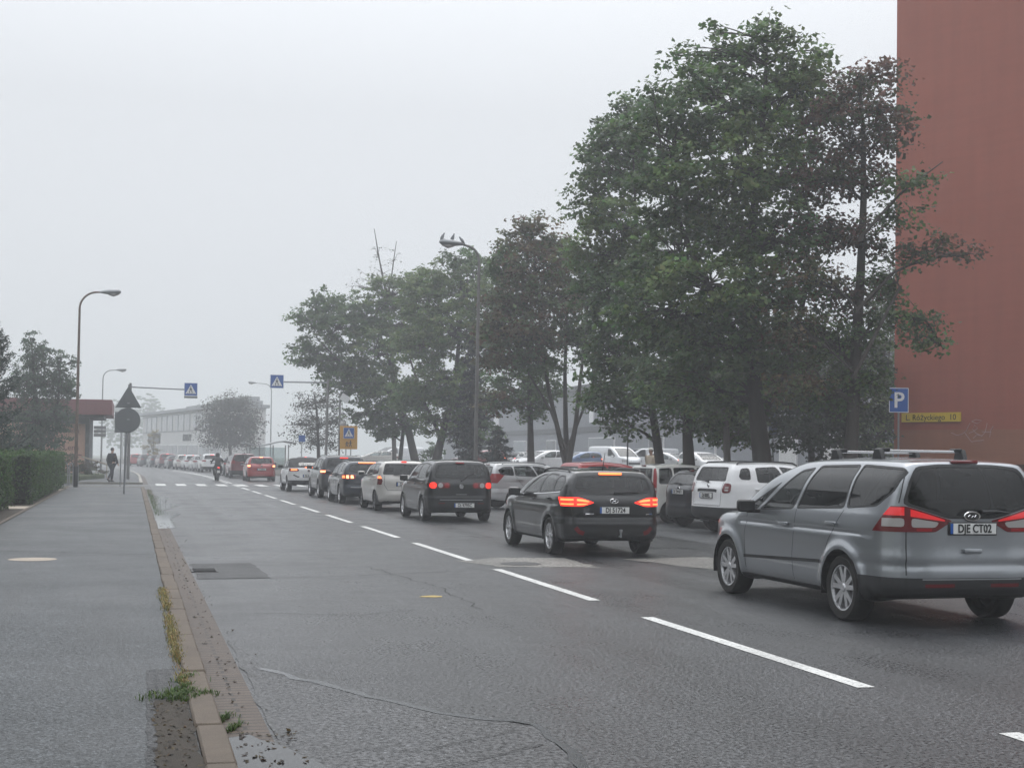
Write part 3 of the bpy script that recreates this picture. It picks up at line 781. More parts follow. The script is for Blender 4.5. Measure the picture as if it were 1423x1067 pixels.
def build_car(S, loc, rotz, name, label, cat='car', group=None):
    root = empty(name, loc, rotz, label, cat, group)
    sh = Shell(S); V, Q = sh.mesh(S.get('h', .03)); wb, rt, ro, W = S['wb'], S['rt'], S['ro'], S['W'] / 2
    me = mesh_np('body', V, Q); bm = bmesh.new(); bm.from_mesh(me); bpy.data.meshes.remove(me); bm.normal_update()
    detail = S.get('detail', 2); pm = S['paint']
    # wheel arches
    ra = rt + S.get('arch', .055)
    for xc in (0.0, wb):
        circ = [(xc + ra * math.cos(a), rt + ra * math.sin(a)) for a in [2*math.pi*k/28 for k in range(28)]]
        pl = planes2(circ, 'y')
        for s_ in (1, -1):
            hole(bm, pl, lambda f: abs(f.calc_center_median().x - xc) < ra + .1 and f.calc_center_median().y * s_ > W - .45 and f.calc_center_median().z < rt + ra + .1)
            lm = MB(); n = 28
            ring = lambda y: [(xc + (ra+.004) * math.cos(2*math.pi*k/n), s_ * y, rt + (ra+.004) * math.sin(2*math.pi*k/n)) for k in range(n)]
            y1 = max(sh.side_y(xc, min(rt + ra + .01, S.get('belt', 1))) - .012, W - .06); lm.add(ring(W - .42) + ring(y1), [[k, (k+1) % n, n+(k+1) % n, n+k] for k in range(n) if math.sin(2*math.pi*(k+.5)/n) > -.25] + [[k for k in range(n) if math.sin(2*math.pi*k/n) > -.3]])
            lm.build('wheel_arch_liner', M_BLACK, root)
            if S.get('clad'):
                a0 = [math.pi * (-.09 + 1.18 * k / 30) for k in range(31)]
                c = strip_on(sh, [(xc + (ra+.03) * math.cos(a), rt + (ra+.03) * math.sin(a)) for a in a0], .075, .012, 'y', s_); c.build('arch_cladding', M_TRIM, root)
    zmin = sh.b[2]
    # side windows, both sides
    for wi in S['side']:
        poly = rounded(wi['p'], 2); pl = planes2(poly, 'y'); inn = planes2(rounded(shrink(wi['p'], wi.get('ring', .035)), 2), 'y')
        bx = [p[0] for p in poly]; bz = [p[1] for p in poly]
        for s_ in (1, -1):
            VF = hole(bm, pl, lambda f: (lambda c: c.y * s_ > .25 and min(bx)-.08 < c.x < max(bx)+.08 and min(bz)-.08 < c.z < max(bz)+.08 and f.normal.y * s_ > .25)(f.calc_center_median()))
            g_, r_ = cut_inner(VF, inn)
            w_ = piece('side_window', g_, wi.get('m', G_CLEAR), root, -.004, 0, sh)
            if w_ is not None: piece('window_seal', r_, M_TRIM, w_, .001, 0, sh)
    # rear window and windscreen
    for nm, key, sg in (('rear_window', 'rwin', -1), ('windscreen', 'fwin', 1)):
        wi = S.get(key)
        if not wi: continue
        poly = rounded(wi['p'], 2); pl = planes2(poly, 'x'); inn = planes2(rounded(shrink(wi['p'], wi.get('ring', .03)), 2), 'x')
        xl = wi.get('xl', .6 if sg < 0 else 1.0); zl = min(p[1] for p in poly) - .1
        VF = hole(bm, pl, lambda f: (lambda c: ((c.x < xl) if sg < 0 else (c.x > xl)) and c.z > zl and f.normal.x * sg > .12)(f.calc_center_median()))
        g_, r_ = cut_inner(VF, inn)
        w_ = piece(nm, g_, wi.get('m', G_CLEAR), root, -.004, 0, sh)
        if w_ is not None: piece('window_seal', r_, wi.get('sm', M_TRIM), w_, .001, 0, sh)
    # lamps that wrap the rear corner: outline seen from behind, cut off forward of xl
    for la in S.get('lamps', ()):
        for s_ in (1, -1):
            poly = [(s_ * a, b_) for a, b_ in la['p']]; pl = planes2(rounded(poly, la.get('it', 1)), 'x')
            if 'fwd' in la:                     # slanted forward edge (x at the top, x at the bottom)
                (xa_, za_), (xb_, zb_) = la['fwd']; d = Vector((xb_-xa_, 0, zb_-za_)); no = Vector((d.z, 0, -d.x)).normalized()
                if no.x < 0: no = -no
                pl.append((Vector((xa_, 0, za_)), no))
            zlo, zhi = min(p[1] for p in poly) - .06, max(p[1] for p in poly) + .06
            VF = hole(bm, pl, lambda f: (lambda c: c.x < .5 and zlo < c.z < zhi and c.y * s_ > 0)(f.calc_center_median()) and f.normal.x < .3)
            subs = []
            for ic in la.get('inner', ()):
                ip = planes2(rounded([(s_ * a, b_) for a, b_ in ic['p']], ic.get('it', 1)), 'x')
                if 'xmax' in ic: ip.append((Vector((ic['xmax'], 0, 0)), Vector((1, 0, 0))))
                g_, VF = cut_inner(VF, ip); subs.append((g_, ic))
            lo = piece(la.get('n', 'tail_lamp'), VF, la['m'], root, .006, .02, sh)
            for g_, ic in subs:
                if lo is not None: piece(ic.get('n', 'lamp_lens'), g_, ic['m'], lo, ic.get('off', .009), .006, sh)
    for la in S.get('hlamps', ()):
        for s_ in (1, -1):
            pl = planes2(rounded([(s_ * a, b_) for a, b_ in la['p']], 1), 'x')
            VF = hole(bm, pl, lambda f: (lambda c: c.x > wb and c.y * s_ > 0 and .4 < c.z < 1.2)(f.calc_center_median()) and f.normal.x > -.1)
            piece('headlight', VF, M_LENSW, root, .004, .01, sh)
    if S.get('grille'):
        pl = planes2(S['grille'], 'x'); VF = hole(bm, pl, lambda f: (lambda c: c.x > wb + .3 and c.z < 1)(f.calc_center_median()) and f.normal.x > .2); piece('grille', VF, M_BLACK, root, -.004, 0, sh)
    # darker lower panels
    for nm, zt, x0, x1, m_ in S.get('bands', ()):
        pl = [(Vector((0, 0, zt)), Vector((0, 0, 1))), (Vector((x0, 0, 0)), Vector((-1, 0, 0))), (Vector((x1, 0, 0)), Vector((1, 0, 0)))]
        VF = hole(bm, pl, lambda f: (lambda c: c.z < zt + .05 and x0 - .05 < c.x < x1 + .05)(f.calc_center_median())); piece(nm, VF, m_, root, .006, .012, sh)
    if S.get('roofcut'):                         # fabric roof: everything above the belt that is left
        zt, m_ = S['roofcut']; pl = [(Vector((0, 0, zt)), Vector((0, 0, -1))), (Vector((S.get('roofx', 1.6), 0, 0)), Vector((1, 0, 0)))]
        VF = hole(bm, pl, lambda f: f.calc_center_median().z > zt - .05 and f.calc_center_median().x < S.get('roofx', 1.6) + .05); piece('soft_top', VF, m_, root, .006, .01, sh)
    # body
    for f in bm.faces:
        f.smooth = True
        f.material_index = 1 if (f.normal.z < -.6 and f.calc_center_median().z < .45) else 0
    bme = bpy.data.meshes.new('body'); bm.to_mesh(bme); bm.free()
    link_mesh('body', bme, [pm, M_BLACK], root)
    # cabin
    if detail >= 1:
        zt = S.get('belt', 1.0)
        m = MB(); m.box((wb*.42, 0, .5), (wb+.5, W*1.55, .06))
        m.box((-(ro-.2)/2+.02, 0, zt-.24), (max(.15, ro-.25), W*1.3, .04)); m.build('cabin_floor', M_INTER, root)
        d = MB(); d.box((S['xc']-.42, 0, zt-.12), (.55, W*1.6, .22)); d.build('dashboard', M_INTER, root, bevel=.05)
        for s_ in (1, -1):
            q = MB(); q.box((wb*.50, s_*.36, .62), (.5, .5, .16)); q.box((wb*.50-.28, s_*.36, zt-.08), (.14, .48, .62), M=Matrix.Rotation(R(-12), 3, 'Y')); q.box((wb*.50-.37, s_*.36, zt+.32), (.10, .26, .17)); q.build('seat', M_SEAT, root, bevel=.05)
        q = MB(); q.box((.33, 0, .66), (.5, W*1.3, .16)); q.box((.06, 0, zt-.12), (.14, W*1.32, .52), M=Matrix.Rotation(R(-12), 3, 'Y'))
        for yy in (-.38, .38): q.box((0.0, yy, zt+.2), (.09, .24, .15))
        q.build('rear_seat', M_SEAT, root, bevel=.05)
        q = MB(); c0 = Vector((S['xc']-.72, .36, zt-.02)); q.tube([c0 + Vector((.06*math.sin(a), .18*math.cos(a), .17*math.sin(a))) for a in [2*math.pi*k/20 for k in range(21)]], .014, 6, False); q.build('steering_wheel', M_BLACK, root, True)
    # wheels
    tw = S.get('tw', .205)
    for xc in (0.0, wb):
        for s_ in (1, -1): wheel_objs(root, xc, s_ * (W - tw/2 - .018), rt, tw, S, s_)
    # mirrors
    mx, mz = S.get('mirror', (S['xc']-.48, S.get('belt', 1.0)+.06))
    for s_ in (1, -1):
        y0 = sh.side_y(mx, mz-.04)
        m = MB(); m.box((0, 0, 0), (.12, .21, .145)); o = m.build('wing_mirror', S.get('mirmat', pm), root, bevel=.045, seg=3); o.location = (mx, s_*(y0+.16), mz); o.rotation_euler = (0, 0, s_*R(-10))
        k = MB(); k.box((0, 0, 0), (.05, .16, .04)); k.box((-.065, s_*.09, .06), (.008, .17, .10)); k = k.build('mirror_foot', M_BLACK, o); k.location = (0, -s_*.09, -.06)
    # seams, handles, mouldings
    for pts in S.get('seams', ()):
        for s_ in (1, -1): strip_on(sh, pts, .009, .0015, 'y', s_).build('panel_gap', M_BLACK, root)
    for pts in S.get('rseams', ()): strip_on(sh, pts, .010, .002, 'x').build('panel_gap', M_BLACK, root)
    for hx_, hz_ in S.get('handles', ()):
        for s_ in (1, -1):
            y0 = sh.side_y(hx_, hz_); m = MB(); m.box((0, 0, 0), (.22, .035, .035)); o = m.build('door_handle', S.get('handmat', pm), root, bevel=.014); o.location = (hx_, s_*(y0+.02), hz_)
    for pts, w_, m_ in S.get('mould', ()):
        for s_ in (1, -1): strip_on(sh, pts, w_, .012, 'y', s_).build('side_moulding', m_, root)
    for pts, w_, m_, nm in S.get('rbars', ()): strip_on(sh, pts, w_, .008, 'x').build(nm, m_, root)
    if S.get('plate'):
        y_, z_, tx = S['plate']; plate(root, sh, y_, z_, tx, tilt=S.get('ptilt', 0))
    if S.get('emblem'):
        z_, rx_, rz_, kind = S['emblem']; x_ = sh.rear_x(0, z_) - .012
        e = MB(); n = 24
        e.mat(0).tube([(x_-.004, rx_*math.cos(2*math.pi*k/n), z_+rz_*math.sin(2*math.pi*k/n)) for k in range(n+1)], .009, 6, False)
        if kind != 'H':
            e.mat(1); e.add([(x_, rx_*math.cos(2*math.pi*k/n), z_+rz_*math.sin(2*math.pi*k/n)) for k in range(n)], [list(range(n))])
        e.mat(0)
        if kind == 'H':
            for yy in (-.3, .3): e.tube([(x_-.005, rx_*(yy+.12), z_-rz_*.75), (x_-.005, rx_*(yy-.12), z_+rz_*.75)], .009, 5)
            e.tube([(x_-.005, rx_*.3, z_-rz_*.1), (x_-.005, -rx_*.3, z_+rz_*.1)], .008, 5)
        elif kind == 'VW':
            e.tube([(x_-.005, -rx_*.45, z_+rz_*.8), (x_-.005, 0, z_+rz_*.1), (x_-.005, rx_*.45, z_+rz_*.8)], .006, 5); e.tube([(x_-.005, -rx_*.8, z_+rz_*.25), (x_-.005, -rx_*.4, z_-rz_*.75), (x_-.005, 0, z_), (x_-.005, rx_*.4, z_-rz_*.75), (x_-.005, rx_*.8, z_+rz_*.25)], .006, 5)
        elif kind == 'script':
            e.tube([(x_-.005, rx_*.55, z_-rz_*.1), (x_-.005, rx_*.3, z_+rz_*.35), (x_-.005, rx_*.1, z_-rz_*.3), (x_-.005, -rx_*.1, z_+rz_*.1), (x_-.005, -rx_*.3, z_-rz_*.2), (x_-.005, -rx_*.5, z_+rz_*.35)], .006, 5)
        e.build('emblem', [M_CHROME, S.get('embmat', M_BLACK)], root)
    if S.get('wiper'):
        (y0, z0), (y1, z1) = S['wiper']; m = MB(); xa_, xb_ = sh.rear_x(y0, z0) - .03, sh.rear_x(y1, z1) - .02
        m.tube([(xa_, y0, z0), (xb_-.02, y0*.5+y1*.5, z0*.5+z1*.5+.015), (xb_, y1, z1)], [.022, .015, .009], 6); m.build('rear_wiper', M_TRIM, root, True)
    if S.get('brake3'):
        z_, w_, m_ = S['brake3'][:3]; x_ = sh.rear_x(0, z_)
        m = MB(); m.box((x_-.012, S['brake3'][3] if len(S['brake3']) > 3 else 0, z_), (.05, w_, .035)); m.build('high_brake_lamp', m_, root, bevel=.01, seg=1)
    if S.get('rails'):
        x0, x1, m_ = S['rails']
        for s_ in (1, -1):
            yy = S.get('roofw', .72) * W * .93; k = [x0 + (x1-x0)*i/8 for i in range(9)]
            pts = [(x0-.05, s_*yy, sh.top_z(x0, yy)-.005)] + [(a, s_*yy, sh.top_z(a, yy)+.045) for a in k] + [(x1+.1, s_*yy, sh.top_z(x1, yy)-.005)]
            m = MB(); m.tube(pts, .018, 8); m.build('roof_rail', m_, root, True)
    if S.get('antenna'):
        x_ = S['antenna']; z_ = sh.top_z(x_, 0); m = MB(); m.tube([(x_, 0, z_-.01), (x_-.02, 0, z_+.04), (x_-.12, 0, z_+.28)], [.02, .008, .004], 6); m.build('aerial', M_BLACK, root)
    root['shell'] = 0
    return root, sh
def dlo(*q): return [dict(p=list(p)) for p in q]
PI2 = math.pi / 2
# ---- the big silver people carrier in front
GAL = dict(wb=2.85, ro=.98, fo=.98, H=1.70, W=1.88, rt=.335, tw=.225, h=.024, paint=P_SILVER, zb=.25, belt=1.10, roofw=.735, shoulder=.965,
    xr=-.80, zbr=1.14, xbr=-.93, xa=1.45, xc=2.62, zc=1.03, zh=.86, hatch_in=.05, bump_z=.52, k2=.08, crown=.09, taper=.06, rround=.62,
    flare=.036, arch=.06, spokes=5, dbl=True, spw=.235, rim=.71, rimmat=M_ALLOY,
    creases=[(.905, .016, .016, -.6, 2.6), (.70, -.006, .05, -.99, .2), (.62, .008, .03, -1, .2)],
    side=[dict(p=[(.00, 1.145), (-.58, 1.185), (-.80, 1.34), (-.84, 1.53), (-.78, 1.575), (-.10, 1.60), (-.02, 1.60)], m=G_TINT, ring=.022),
          dict(p=[(1.09, 1.10), (.035, 1.142), (.015, 1.60), (.80, 1.585), (.86, 1.575)], m=G_TINT, ring=.022),
          dict(p=[(2.00, 1.055), (1.14, 1.095), (.93, 1.565), (1.22, 1.53)], m=G_CLEAR, ring=.022),
          dict(p=[(2.48, 1.03), (2.07, 1.05), (1.55, 1.40)], m=G_CLEAR, ring=.022)],
    rwin=dict(p=[(.735, 1.215), (.66, 1.44), (.575, 1.585), (.3, 1.612), (-.3, 1.612), (-.575, 1.585), (-.66, 1.44), (-.735, 1.215), (-.26, 1.08), (.26, 1.08)], m=G_TINT, ring=.03),
    fwin=dict(p=[(.76, 1.06), (.60, 1.58), (-.60, 1.58), (-.76, 1.06)], xl=1.2),
    lamps=[dict(p=[(1.1, .95), (.40, .95), (.21, 1.06), (.70, 1.20), (1.1, 1.20)], m=M_RED_DIM, fwd=((-.80, 1.22), (-.55, .93)), it=1,
        inner=[dict(p=[(.66, 1.10), (.66, 1.172), (.30, 1.07), (.30, 1.055)], m=M_TAIL, it=0), dict(p=[(.65, .995), (.65, 1.085), (.36, 1.045), (.40, .995)], m=M_LENSW, it=1), dict(p=[(.60, .958), (.60, .988), (.44, .988), (.44, .958)], m=M_RED_LAMP, it=0, n='lower_lens'),
               dict(p=[(1.1, 1.11), (1.1, 1.19), (.715, 1.19), (.715, 1.11)], m=M_TAIL, it=0), dict(p=[(1.1, 1.0), (1.1, 1.075), (.715, 1.085), (.715, 1.0)], m=M_LENSW, it=1, xmax=-.70)])],
    bands=[('bumper', .505, -1.2, -.32, M_TRIM), ('sill', .30, .42, 2.42, M_TRIM)],
    seams=[[(1.06, 1.10), (1.12, .60), (1.10, .33)], [(2.30, 1.02), (2.38, .75), (2.33, .33)], [(.02, 1.13), (.30, .80), (.40, .60)]],
    rseams=[[(.645, 1.61), (.715, 1.42), (.76, 1.23)], [(.70, .95), (.70, .53)], [(-.70, .95), (-.70, .53)]],
    handles=[(1.32, .93), (.22, .985)], mould=[([(2.36, .50), (.45, .575)], .035, M_TRIM)], mirmat=M_BLACK, mirror=(2.02, 1.10),
    plate=(-.01, .985, 'DJE CT02'), emblem=(1.105, .085, .042, 'script'), embmat=M_TRIM, wiper=((-.10, 1.15), (-.42, 1.135)), brake3=(1.635, .30, M_RED_DIM),
    rbars=[([(.52, .43), (.20, .43)], .035, M_RED_DIM, 'reflector'), ([(-.20, .43), (-.52, .43)], .035, M_RED_DIM, 'reflector'), ([(.55, .492), (-.55, .492)], .014, M_STEEL, 'bumper_trim')])
g, sh = build_car(GAL, (7.96, 13.05, 0), PI2, 'people_carrier', 'large silver grey people carrier with roof bars, nearest the camera', 'car')
m = MB(); m.box((sh.rear_x(0, .76)-.02, 0, .765), (.05, .20, .05)); m.build('tailgate_handle', P_SILVER, g, bevel=.02)
for i, xx in enumerate((.03, .93)):                       # two cross bars with black feet
    yy = .48; zz = sh.top_z(xx, yy)
    m = MB(); m.box((xx, 0, sh.top_z(xx, 0) + .065), (.09, .88, .03)); b = m.build('roof_bar', M_ALLOY, g, bevel=.012)
    for s_ in (1, -1):
        k = MB(); k.prism([(-.10, -.02), (.10, -.02), (.055, .105), (-.055, .105)], -.03, .03, Matrix.Translation((xx, s_*yy, zz)) @ Matrix.Rotation(R(90), 4, 'X')); k.box((xx, s_*.425, zz+.092), (.11, .10, .042)); k.build('bar_foot', M_BLACK, b, bevel=.01, seg=1)

# ---- black estate car with lit brake lamps
EST = dict(wb=2.65, ro=.92, fo=.88, H=1.48, W=1.78, rt=.315, h=.024, paint=P_BLACK, zb=.22, belt=1.0, roofw=.76, xr=-.62, zbr=1.04, xbr=-.80, xa=1.05, xc=2.15, zc=.98, zh=.80, bump_z=.50, hatch_in=.022,
    k2=.07, taper=.06, flare=.018, spokes=5, dbl=True, spw=.2, rim=.70, creases=[(.86, .010, .02, -.5, 2.3), (.33, .010, .03, .4, 2.2), (.66, .010, .022, -1, -.2), (.54, -.008, .03, -1, -.2)],
    side=[dict(p=[(-.06, 1.055), (-.52, 1.085), (-.60, 1.24), (-.40, 1.335), (-.10, 1.345)], m=G_CLEAR, ring=.02),
          dict(p=[(.74, 1.02), (-.02, 1.053), (-.06, 1.35), (.40, 1.37), (.52, 1.365)], m=G_CLEAR, ring=.02), dict(p=[(1.82, .985), (.79, 1.018), (.58, 1.362), (.90, 1.34)], m=G_CLEAR, ring=.02)],
    rwin=dict(p=[(.70, 1.07), (.62, 1.33), (.3, 1.355), (-.3, 1.355), (-.62, 1.33), (-.70, 1.07), (-.4, 1.02), (.4, 1.02)], m=G_MID, ring=.03), fwin=dict(p=[(.70, 1.02), (.56, 1.38), (-.56, 1.38), (-.70, 1.02)], xl=.9),
    lamps=[dict(p=[(1.1, .84), (.55, .835), (.34, .90), (.60, .985), (1.1, .985)], m=M_LIT, fwd=((-.45, .99), (-.60, .83)), it=1,
        inner=[dict(p=[(.64, .925), (.64, .96), (.50, .945), (.42, .915), (.45, .905)], m=M_LITHOT, it=1), dict(p=[(.64, .855), (.64, .882), (.44, .885), (.50, .862)], m=M_LITHOT, it=1), dict(p=[(.90, .93), (.90, .96), (.69, .96), (.69, .93)], m=M_LITHOT, it=0, xmax=-.58), dict(p=[(.90, .86), (.90, .885), (.69, .885), (.69, .86)], m=M_LITHOT, it=0, xmax=-.6)])],
    seams=[[(.77, 1.02), (.82, .60), (.80, .27)], [(2.02, .96), (2.06, .6), (2.02, .27)], [(-.03, 1.06), (.22, .75), (.36, .56)]], rseams=[[(.73, .83), (.70, .66), (.3, .645), (-.3, .645), (-.70, .66), (-.73, .83)]],
    handles=[(1.0, .91), (.10, .945)], mirror=(1.72, 1.02), plate=(0, .775, 'DJ 51724'), emblem=(.925, .07, .038, 'H'), wiper=((-.02, 1.06), (-.46, 1.075)), brake3=(1.375, .40, M_LITHOT, 0), antenna=-.25,
    rbars=[([(.66, .49), (.60, .42), (.52, .39)], .07, M_RED_DIM, 'reflector'), ([(-.66, .49), (-.60, .42), (-.52, .39)], .07, M_RED_DIM, 'reflector'), ([(.50, .715), (.36, .715)], .022, M_CHROME, 'badge'), ([(-.56, .71), (-.68, .715)], .022, M_CHROME, 'badge')],
    mould=[([(1.78, .975), (.74, 1.008), (-.02, 1.042), (-.50, 1.068)], .016, M_CHROME)], rails=(-.35, 1.0, M_BLACK))
e1, sh1 = build_car(EST, (7.70, 22.85, 0), PI2, 'estate_car', 'glossy black estate car with bright lit brake lights, second in the queue', 'car')
m = MB(); m.tube([(sh1.rear_x(0, .36)+.05, -.1, .34), (sh1.rear_x(0, .36)-.06, -.1, .34), (sh1.rear_x(0, .36)-.06, -.1, .42)], .02, 6); m.tube([(sh1.rear_x(0, .36)-.06, -.1, .42), (sh1.rear_x(0, .36)-.06, -.1, .46)], .028, 8); m.build('tow_ball', M_STEEL, e1, True)

# ---- black tall hatchback with round lamps
circ = lambda cy, cz, r: [(cy + r*math.cos(a), cz + r*math.sin(a)) for a in [2*math.pi*k/12 for k in range(12)]]
GLF = dict(wb=2.60, ro=.80, fo=.85, H=1.58, W=1.76, rt=.315, h=.027, paint=P_BLACK, zb=.2, belt=1.04, roofw=.76, xr=-.50, zbr=1.06, xbr=-.70, xa=1.15, xc=2.15, zc=1.02, zh=.84, bump_z=.48, hatch_in=.03, k2=.08, flare=.016, spokes=7, spw=.2, rim=.66,
    creases=[(.86, .008, .02, -.5, 2.3), (.60, -.008, .025, -1, -.1)],
    side=[dict(p=[(-.20, 1.08), (-.56, 1.11), (-.60, 1.22), (-.46, 1.42), (-.24, 1.445)], m=G_CLEAR, ring=.02), dict(p=[(.72, 1.055), (-.15, 1.08), (-.19, 1.45), (.50, 1.47)], m=G_CLEAR, ring=.02), dict(p=[(1.85, 1.02), (.77, 1.052), (.56, 1.47), (.98, 1.43)], m=G_CLEAR, ring=.02)],
    rwin=dict(p=[(.71, 1.07), (.62, 1.43), (.3, 1.455), (-.3, 1.455), (-.62, 1.43), (-.71, 1.07)], m=G_MID, ring=.03), fwin=dict(p=[(.70, 1.05), (.58, 1.47), (-.58, 1.47), (-.70, 1.05)], xl=1.0),
    lamps=[dict(p=[(1.1, .84), (.30, .84), (.28, .91), (.30, .985), (1.1, .985)], m=M_RED_DIM, fwd=((-.52, .99), (-.56, .83)), it=1,
        inner=[dict(p=circ(.37, .912, .062), m=M_RED_LAMP, it=0), dict(p=circ(.53, .912, .062), m=M_LENSW, it=0), dict(p=circ(.705, .912, .080), m=M_LIT, it=0), dict(p=circ(.71, .912, .048), m=M_LITW, it=0, n='brake_bulb')])],
    seams=[[(.75, 1.05), (.78, .60), (.76, .27)], [(1.98, 1.0), (2.02, .6), (2.0, .27)], [(-.17, 1.07), (.18, .78), (.33, .6)]], rseams=[[(.72, .84), (.68, .60), (.3, .585), (-.3, .585), (-.68, .60), (-.72, .84)]],
    handles=[(.96, .93), (.02, .96)], mirror=(1.72, 1.06), plate=(-.07, .42, 'DJ 9795C'), emblem=(.885, .05, .05, 'VW'), embmat=M_STEEL, wiper=((-.0, 1.03), (-.34, 1.24)), brake3=(1.47, .22, M_RED_LAMP, 0),
    rbars=[([(.55, .555), (-.55, .555)], .016, M_STEEL, 'bumper_trim'), ([(.58, .47), (.42, .47)], .02, M_RED_DIM, 'reflector'), ([(-.42, .47), (-.58, .47)], .02, M_RED_DIM, 'reflector'), ([(.14, .69), (-.14, .69)], .012, M_STEEL, 'badge')],
    mould=[([(1.9, .34), (.6, .36)], .02, M_STEEL)])
build_car(GLF, (7.93, 34.9, 0), PI2, 'hatchback', 'black tall hatchback with three round lamps on each side of its tailgate', 'car')

# ---- pale silver small hatchback
YAR = dict(wb=2.46, ro=.60, fo=.72, H=1.53, W=1.70, rt=.29, h=.03, paint=P_CHAMP, zb=.2, belt=1.02, roofw=.76, xr=-.30, zbr=1.04, xbr=-.47, xa=1.15, xc=2.15, zc=1.0, zh=.82, bump_z=.46, k2=.09, rround=.7, spokes=6, rimmat=M_ALLOYD,
    side=[dict(p=[(.62, 1.05), (-.22, 1.10), (-.28, 1.2), (-.10, 1.40), (.45, 1.42)], m=G_CLEAR, ring=.02), dict(p=[(1.8, 1.01), (.67, 1.047), (.50, 1.42), (.98, 1.39)], m=G_CLEAR, ring=.02)],
    rwin=dict(p=[(.66, 1.07), (.58, 1.40), (-.58, 1.40), (-.66, 1.07)], m=G_CLEAR, ring=.03), fwin=dict(p=[(.66, 1.02), (.56, 1.41), (-.56, 1.41), (-.66, 1.02)], xl=1.0),
    lamps=[dict(p=[(1.0, .78), (.60, .78), (.66, .90), (.62, 1.05), (1.0, 1.05)], m=M_RED_DIM, fwd=((-.30, 1.06), (-.26, .78)), it=1, inner=[dict(p=[(1.0, .96), (.64, .96), (.66, 1.03), (1.0, 1.03)], m=M_LITHOT, it=0)])],
    seams=[[(.65, 1.04), (.68, .60), (.66, .27)], [(1.9, .98), (1.93, .6), (1.9, .27)]], rseams=[[(.60, 1.04), (.62, .78), (.52, .62), (-.52, .62), (-.62, .78), (-.60, 1.04)]], handles=[(.85, .92), (.0, .95)], plate=(0, .80, 'DJ 40613'), brake3=(1.455, .16, M_LIT, 0), wiper=((.0, 1.05), (.34, 1.06)), emblem=(.93, .06, .04, 'o'))
build_car(YAR, (7.78, 41.4, 0), PI2, 'hatchback', 'pale silver small hatchback between the tall black hatchback and the dark estate', 'car')

# ---- dark estate with a wide red high brake lamp
WAG = dict(EST, h=.034, paint=P_DKBLUE, wb=2.68, H=1.48, plate=(0, .80, 'DJ 7CK52'), emblem=(.93, .05, .05, 'o'), antenna=None, rails=(-.35, 1.0, M_STEEL), brake3=(1.385, .62, M_LITHOT, 0), mould=[], rbars=[([(.60, .56), (-.60, .56)], .018, M_STEEL, 'bumper_trim')], detail=1,
    lamps=[dict(p=[(1.1, .84), (.45, .84), (.42, .98), (1.1, .99)], m=M_RED_LAMP, fwd=((-.48, .99), (-.56, .83)), it=1, inner=[dict(p=[(.60, .86), (.60, .96), (.52, .96), (.50, .86)], m=M_LITW, it=0), dict(p=[(.74, .86), (.74, .96), (.66, .96), (.66, .86)], m=M_LITW, it=0), dict(p=[(1.0, .87), (1.0, .95), (.78, .95), (.78, .87)], m=M_LITHOT, it=0, xmax=-.58)])])
build_car(WAG, (7.68, 47.8, 0), PI2, 'estate_car', 'dark blue grey estate car with a wide red brake bar above its rear window', 'car')
# ---- graphite off-roader ahead of it
SUV = dict(wb=2.70, ro=.90, fo=.88, H=1.66, W=1.82, rt=.345, h=.04, paint=P_GREY, zb=.28, belt=1.10, roofw=.78, xr=-.62, zbr=1.14, xbr=-.80, xa=1.10, xc=2.2, zc=1.08, zh=.92, bump_z=.58, k2=.09, flare=.02, detail=1,
    side=[dict(p=[(-.1, 1.15), (-.58, 1.18), (-.50, 1.46), (-.12, 1.50)], m=G_MID), dict(p=[(.74, 1.12), (-.05, 1.148), (-.07, 1.50), (.54, 1.52)], m=G_CLEAR), dict(p=[(1.85, 1.08), (.79, 1.118), (.60, 1.52), (.98, 1.49)], m=G_CLEAR)],
    rwin=dict(p=[(.70, 1.16), (.62, 1.50), (-.62, 1.50), (-.70, 1.16)], m=G_MID), fwin=dict(p=[(.70, 1.10), (.58, 1.53), (-.58, 1.53), (-.70, 1.10)], xl=1.0),
    lamps=[dict(p=[(1.1, .92), (.52, .92), (.56, 1.08), (1.1, 1.09)], m=M_RED_LAMP, fwd=((-.45, 1.1), (-.55, .9)), it=1, inner=[dict(p=[(.9, .98), (.64, .98), (.64, 1.05), (.9, 1.05)], m=M_LITW, it=0)])], bands=[('bumper', .52, -1.2, -.40, M_TRIM)],
    plate=(0, .86, 'DJ 3082A'), rails=(-.4, 1.1, M_STEEL), brake3=(1.53, .3, M_LIT, 0), seams=[[(.77, 1.1), (.8, .6), (.78, .33)]])
build_car(SUV, (7.72, 53.6, 0), PI2, 'off_roader', 'graphite grey off-roader with roof rails ahead of the dark estate', 'car')
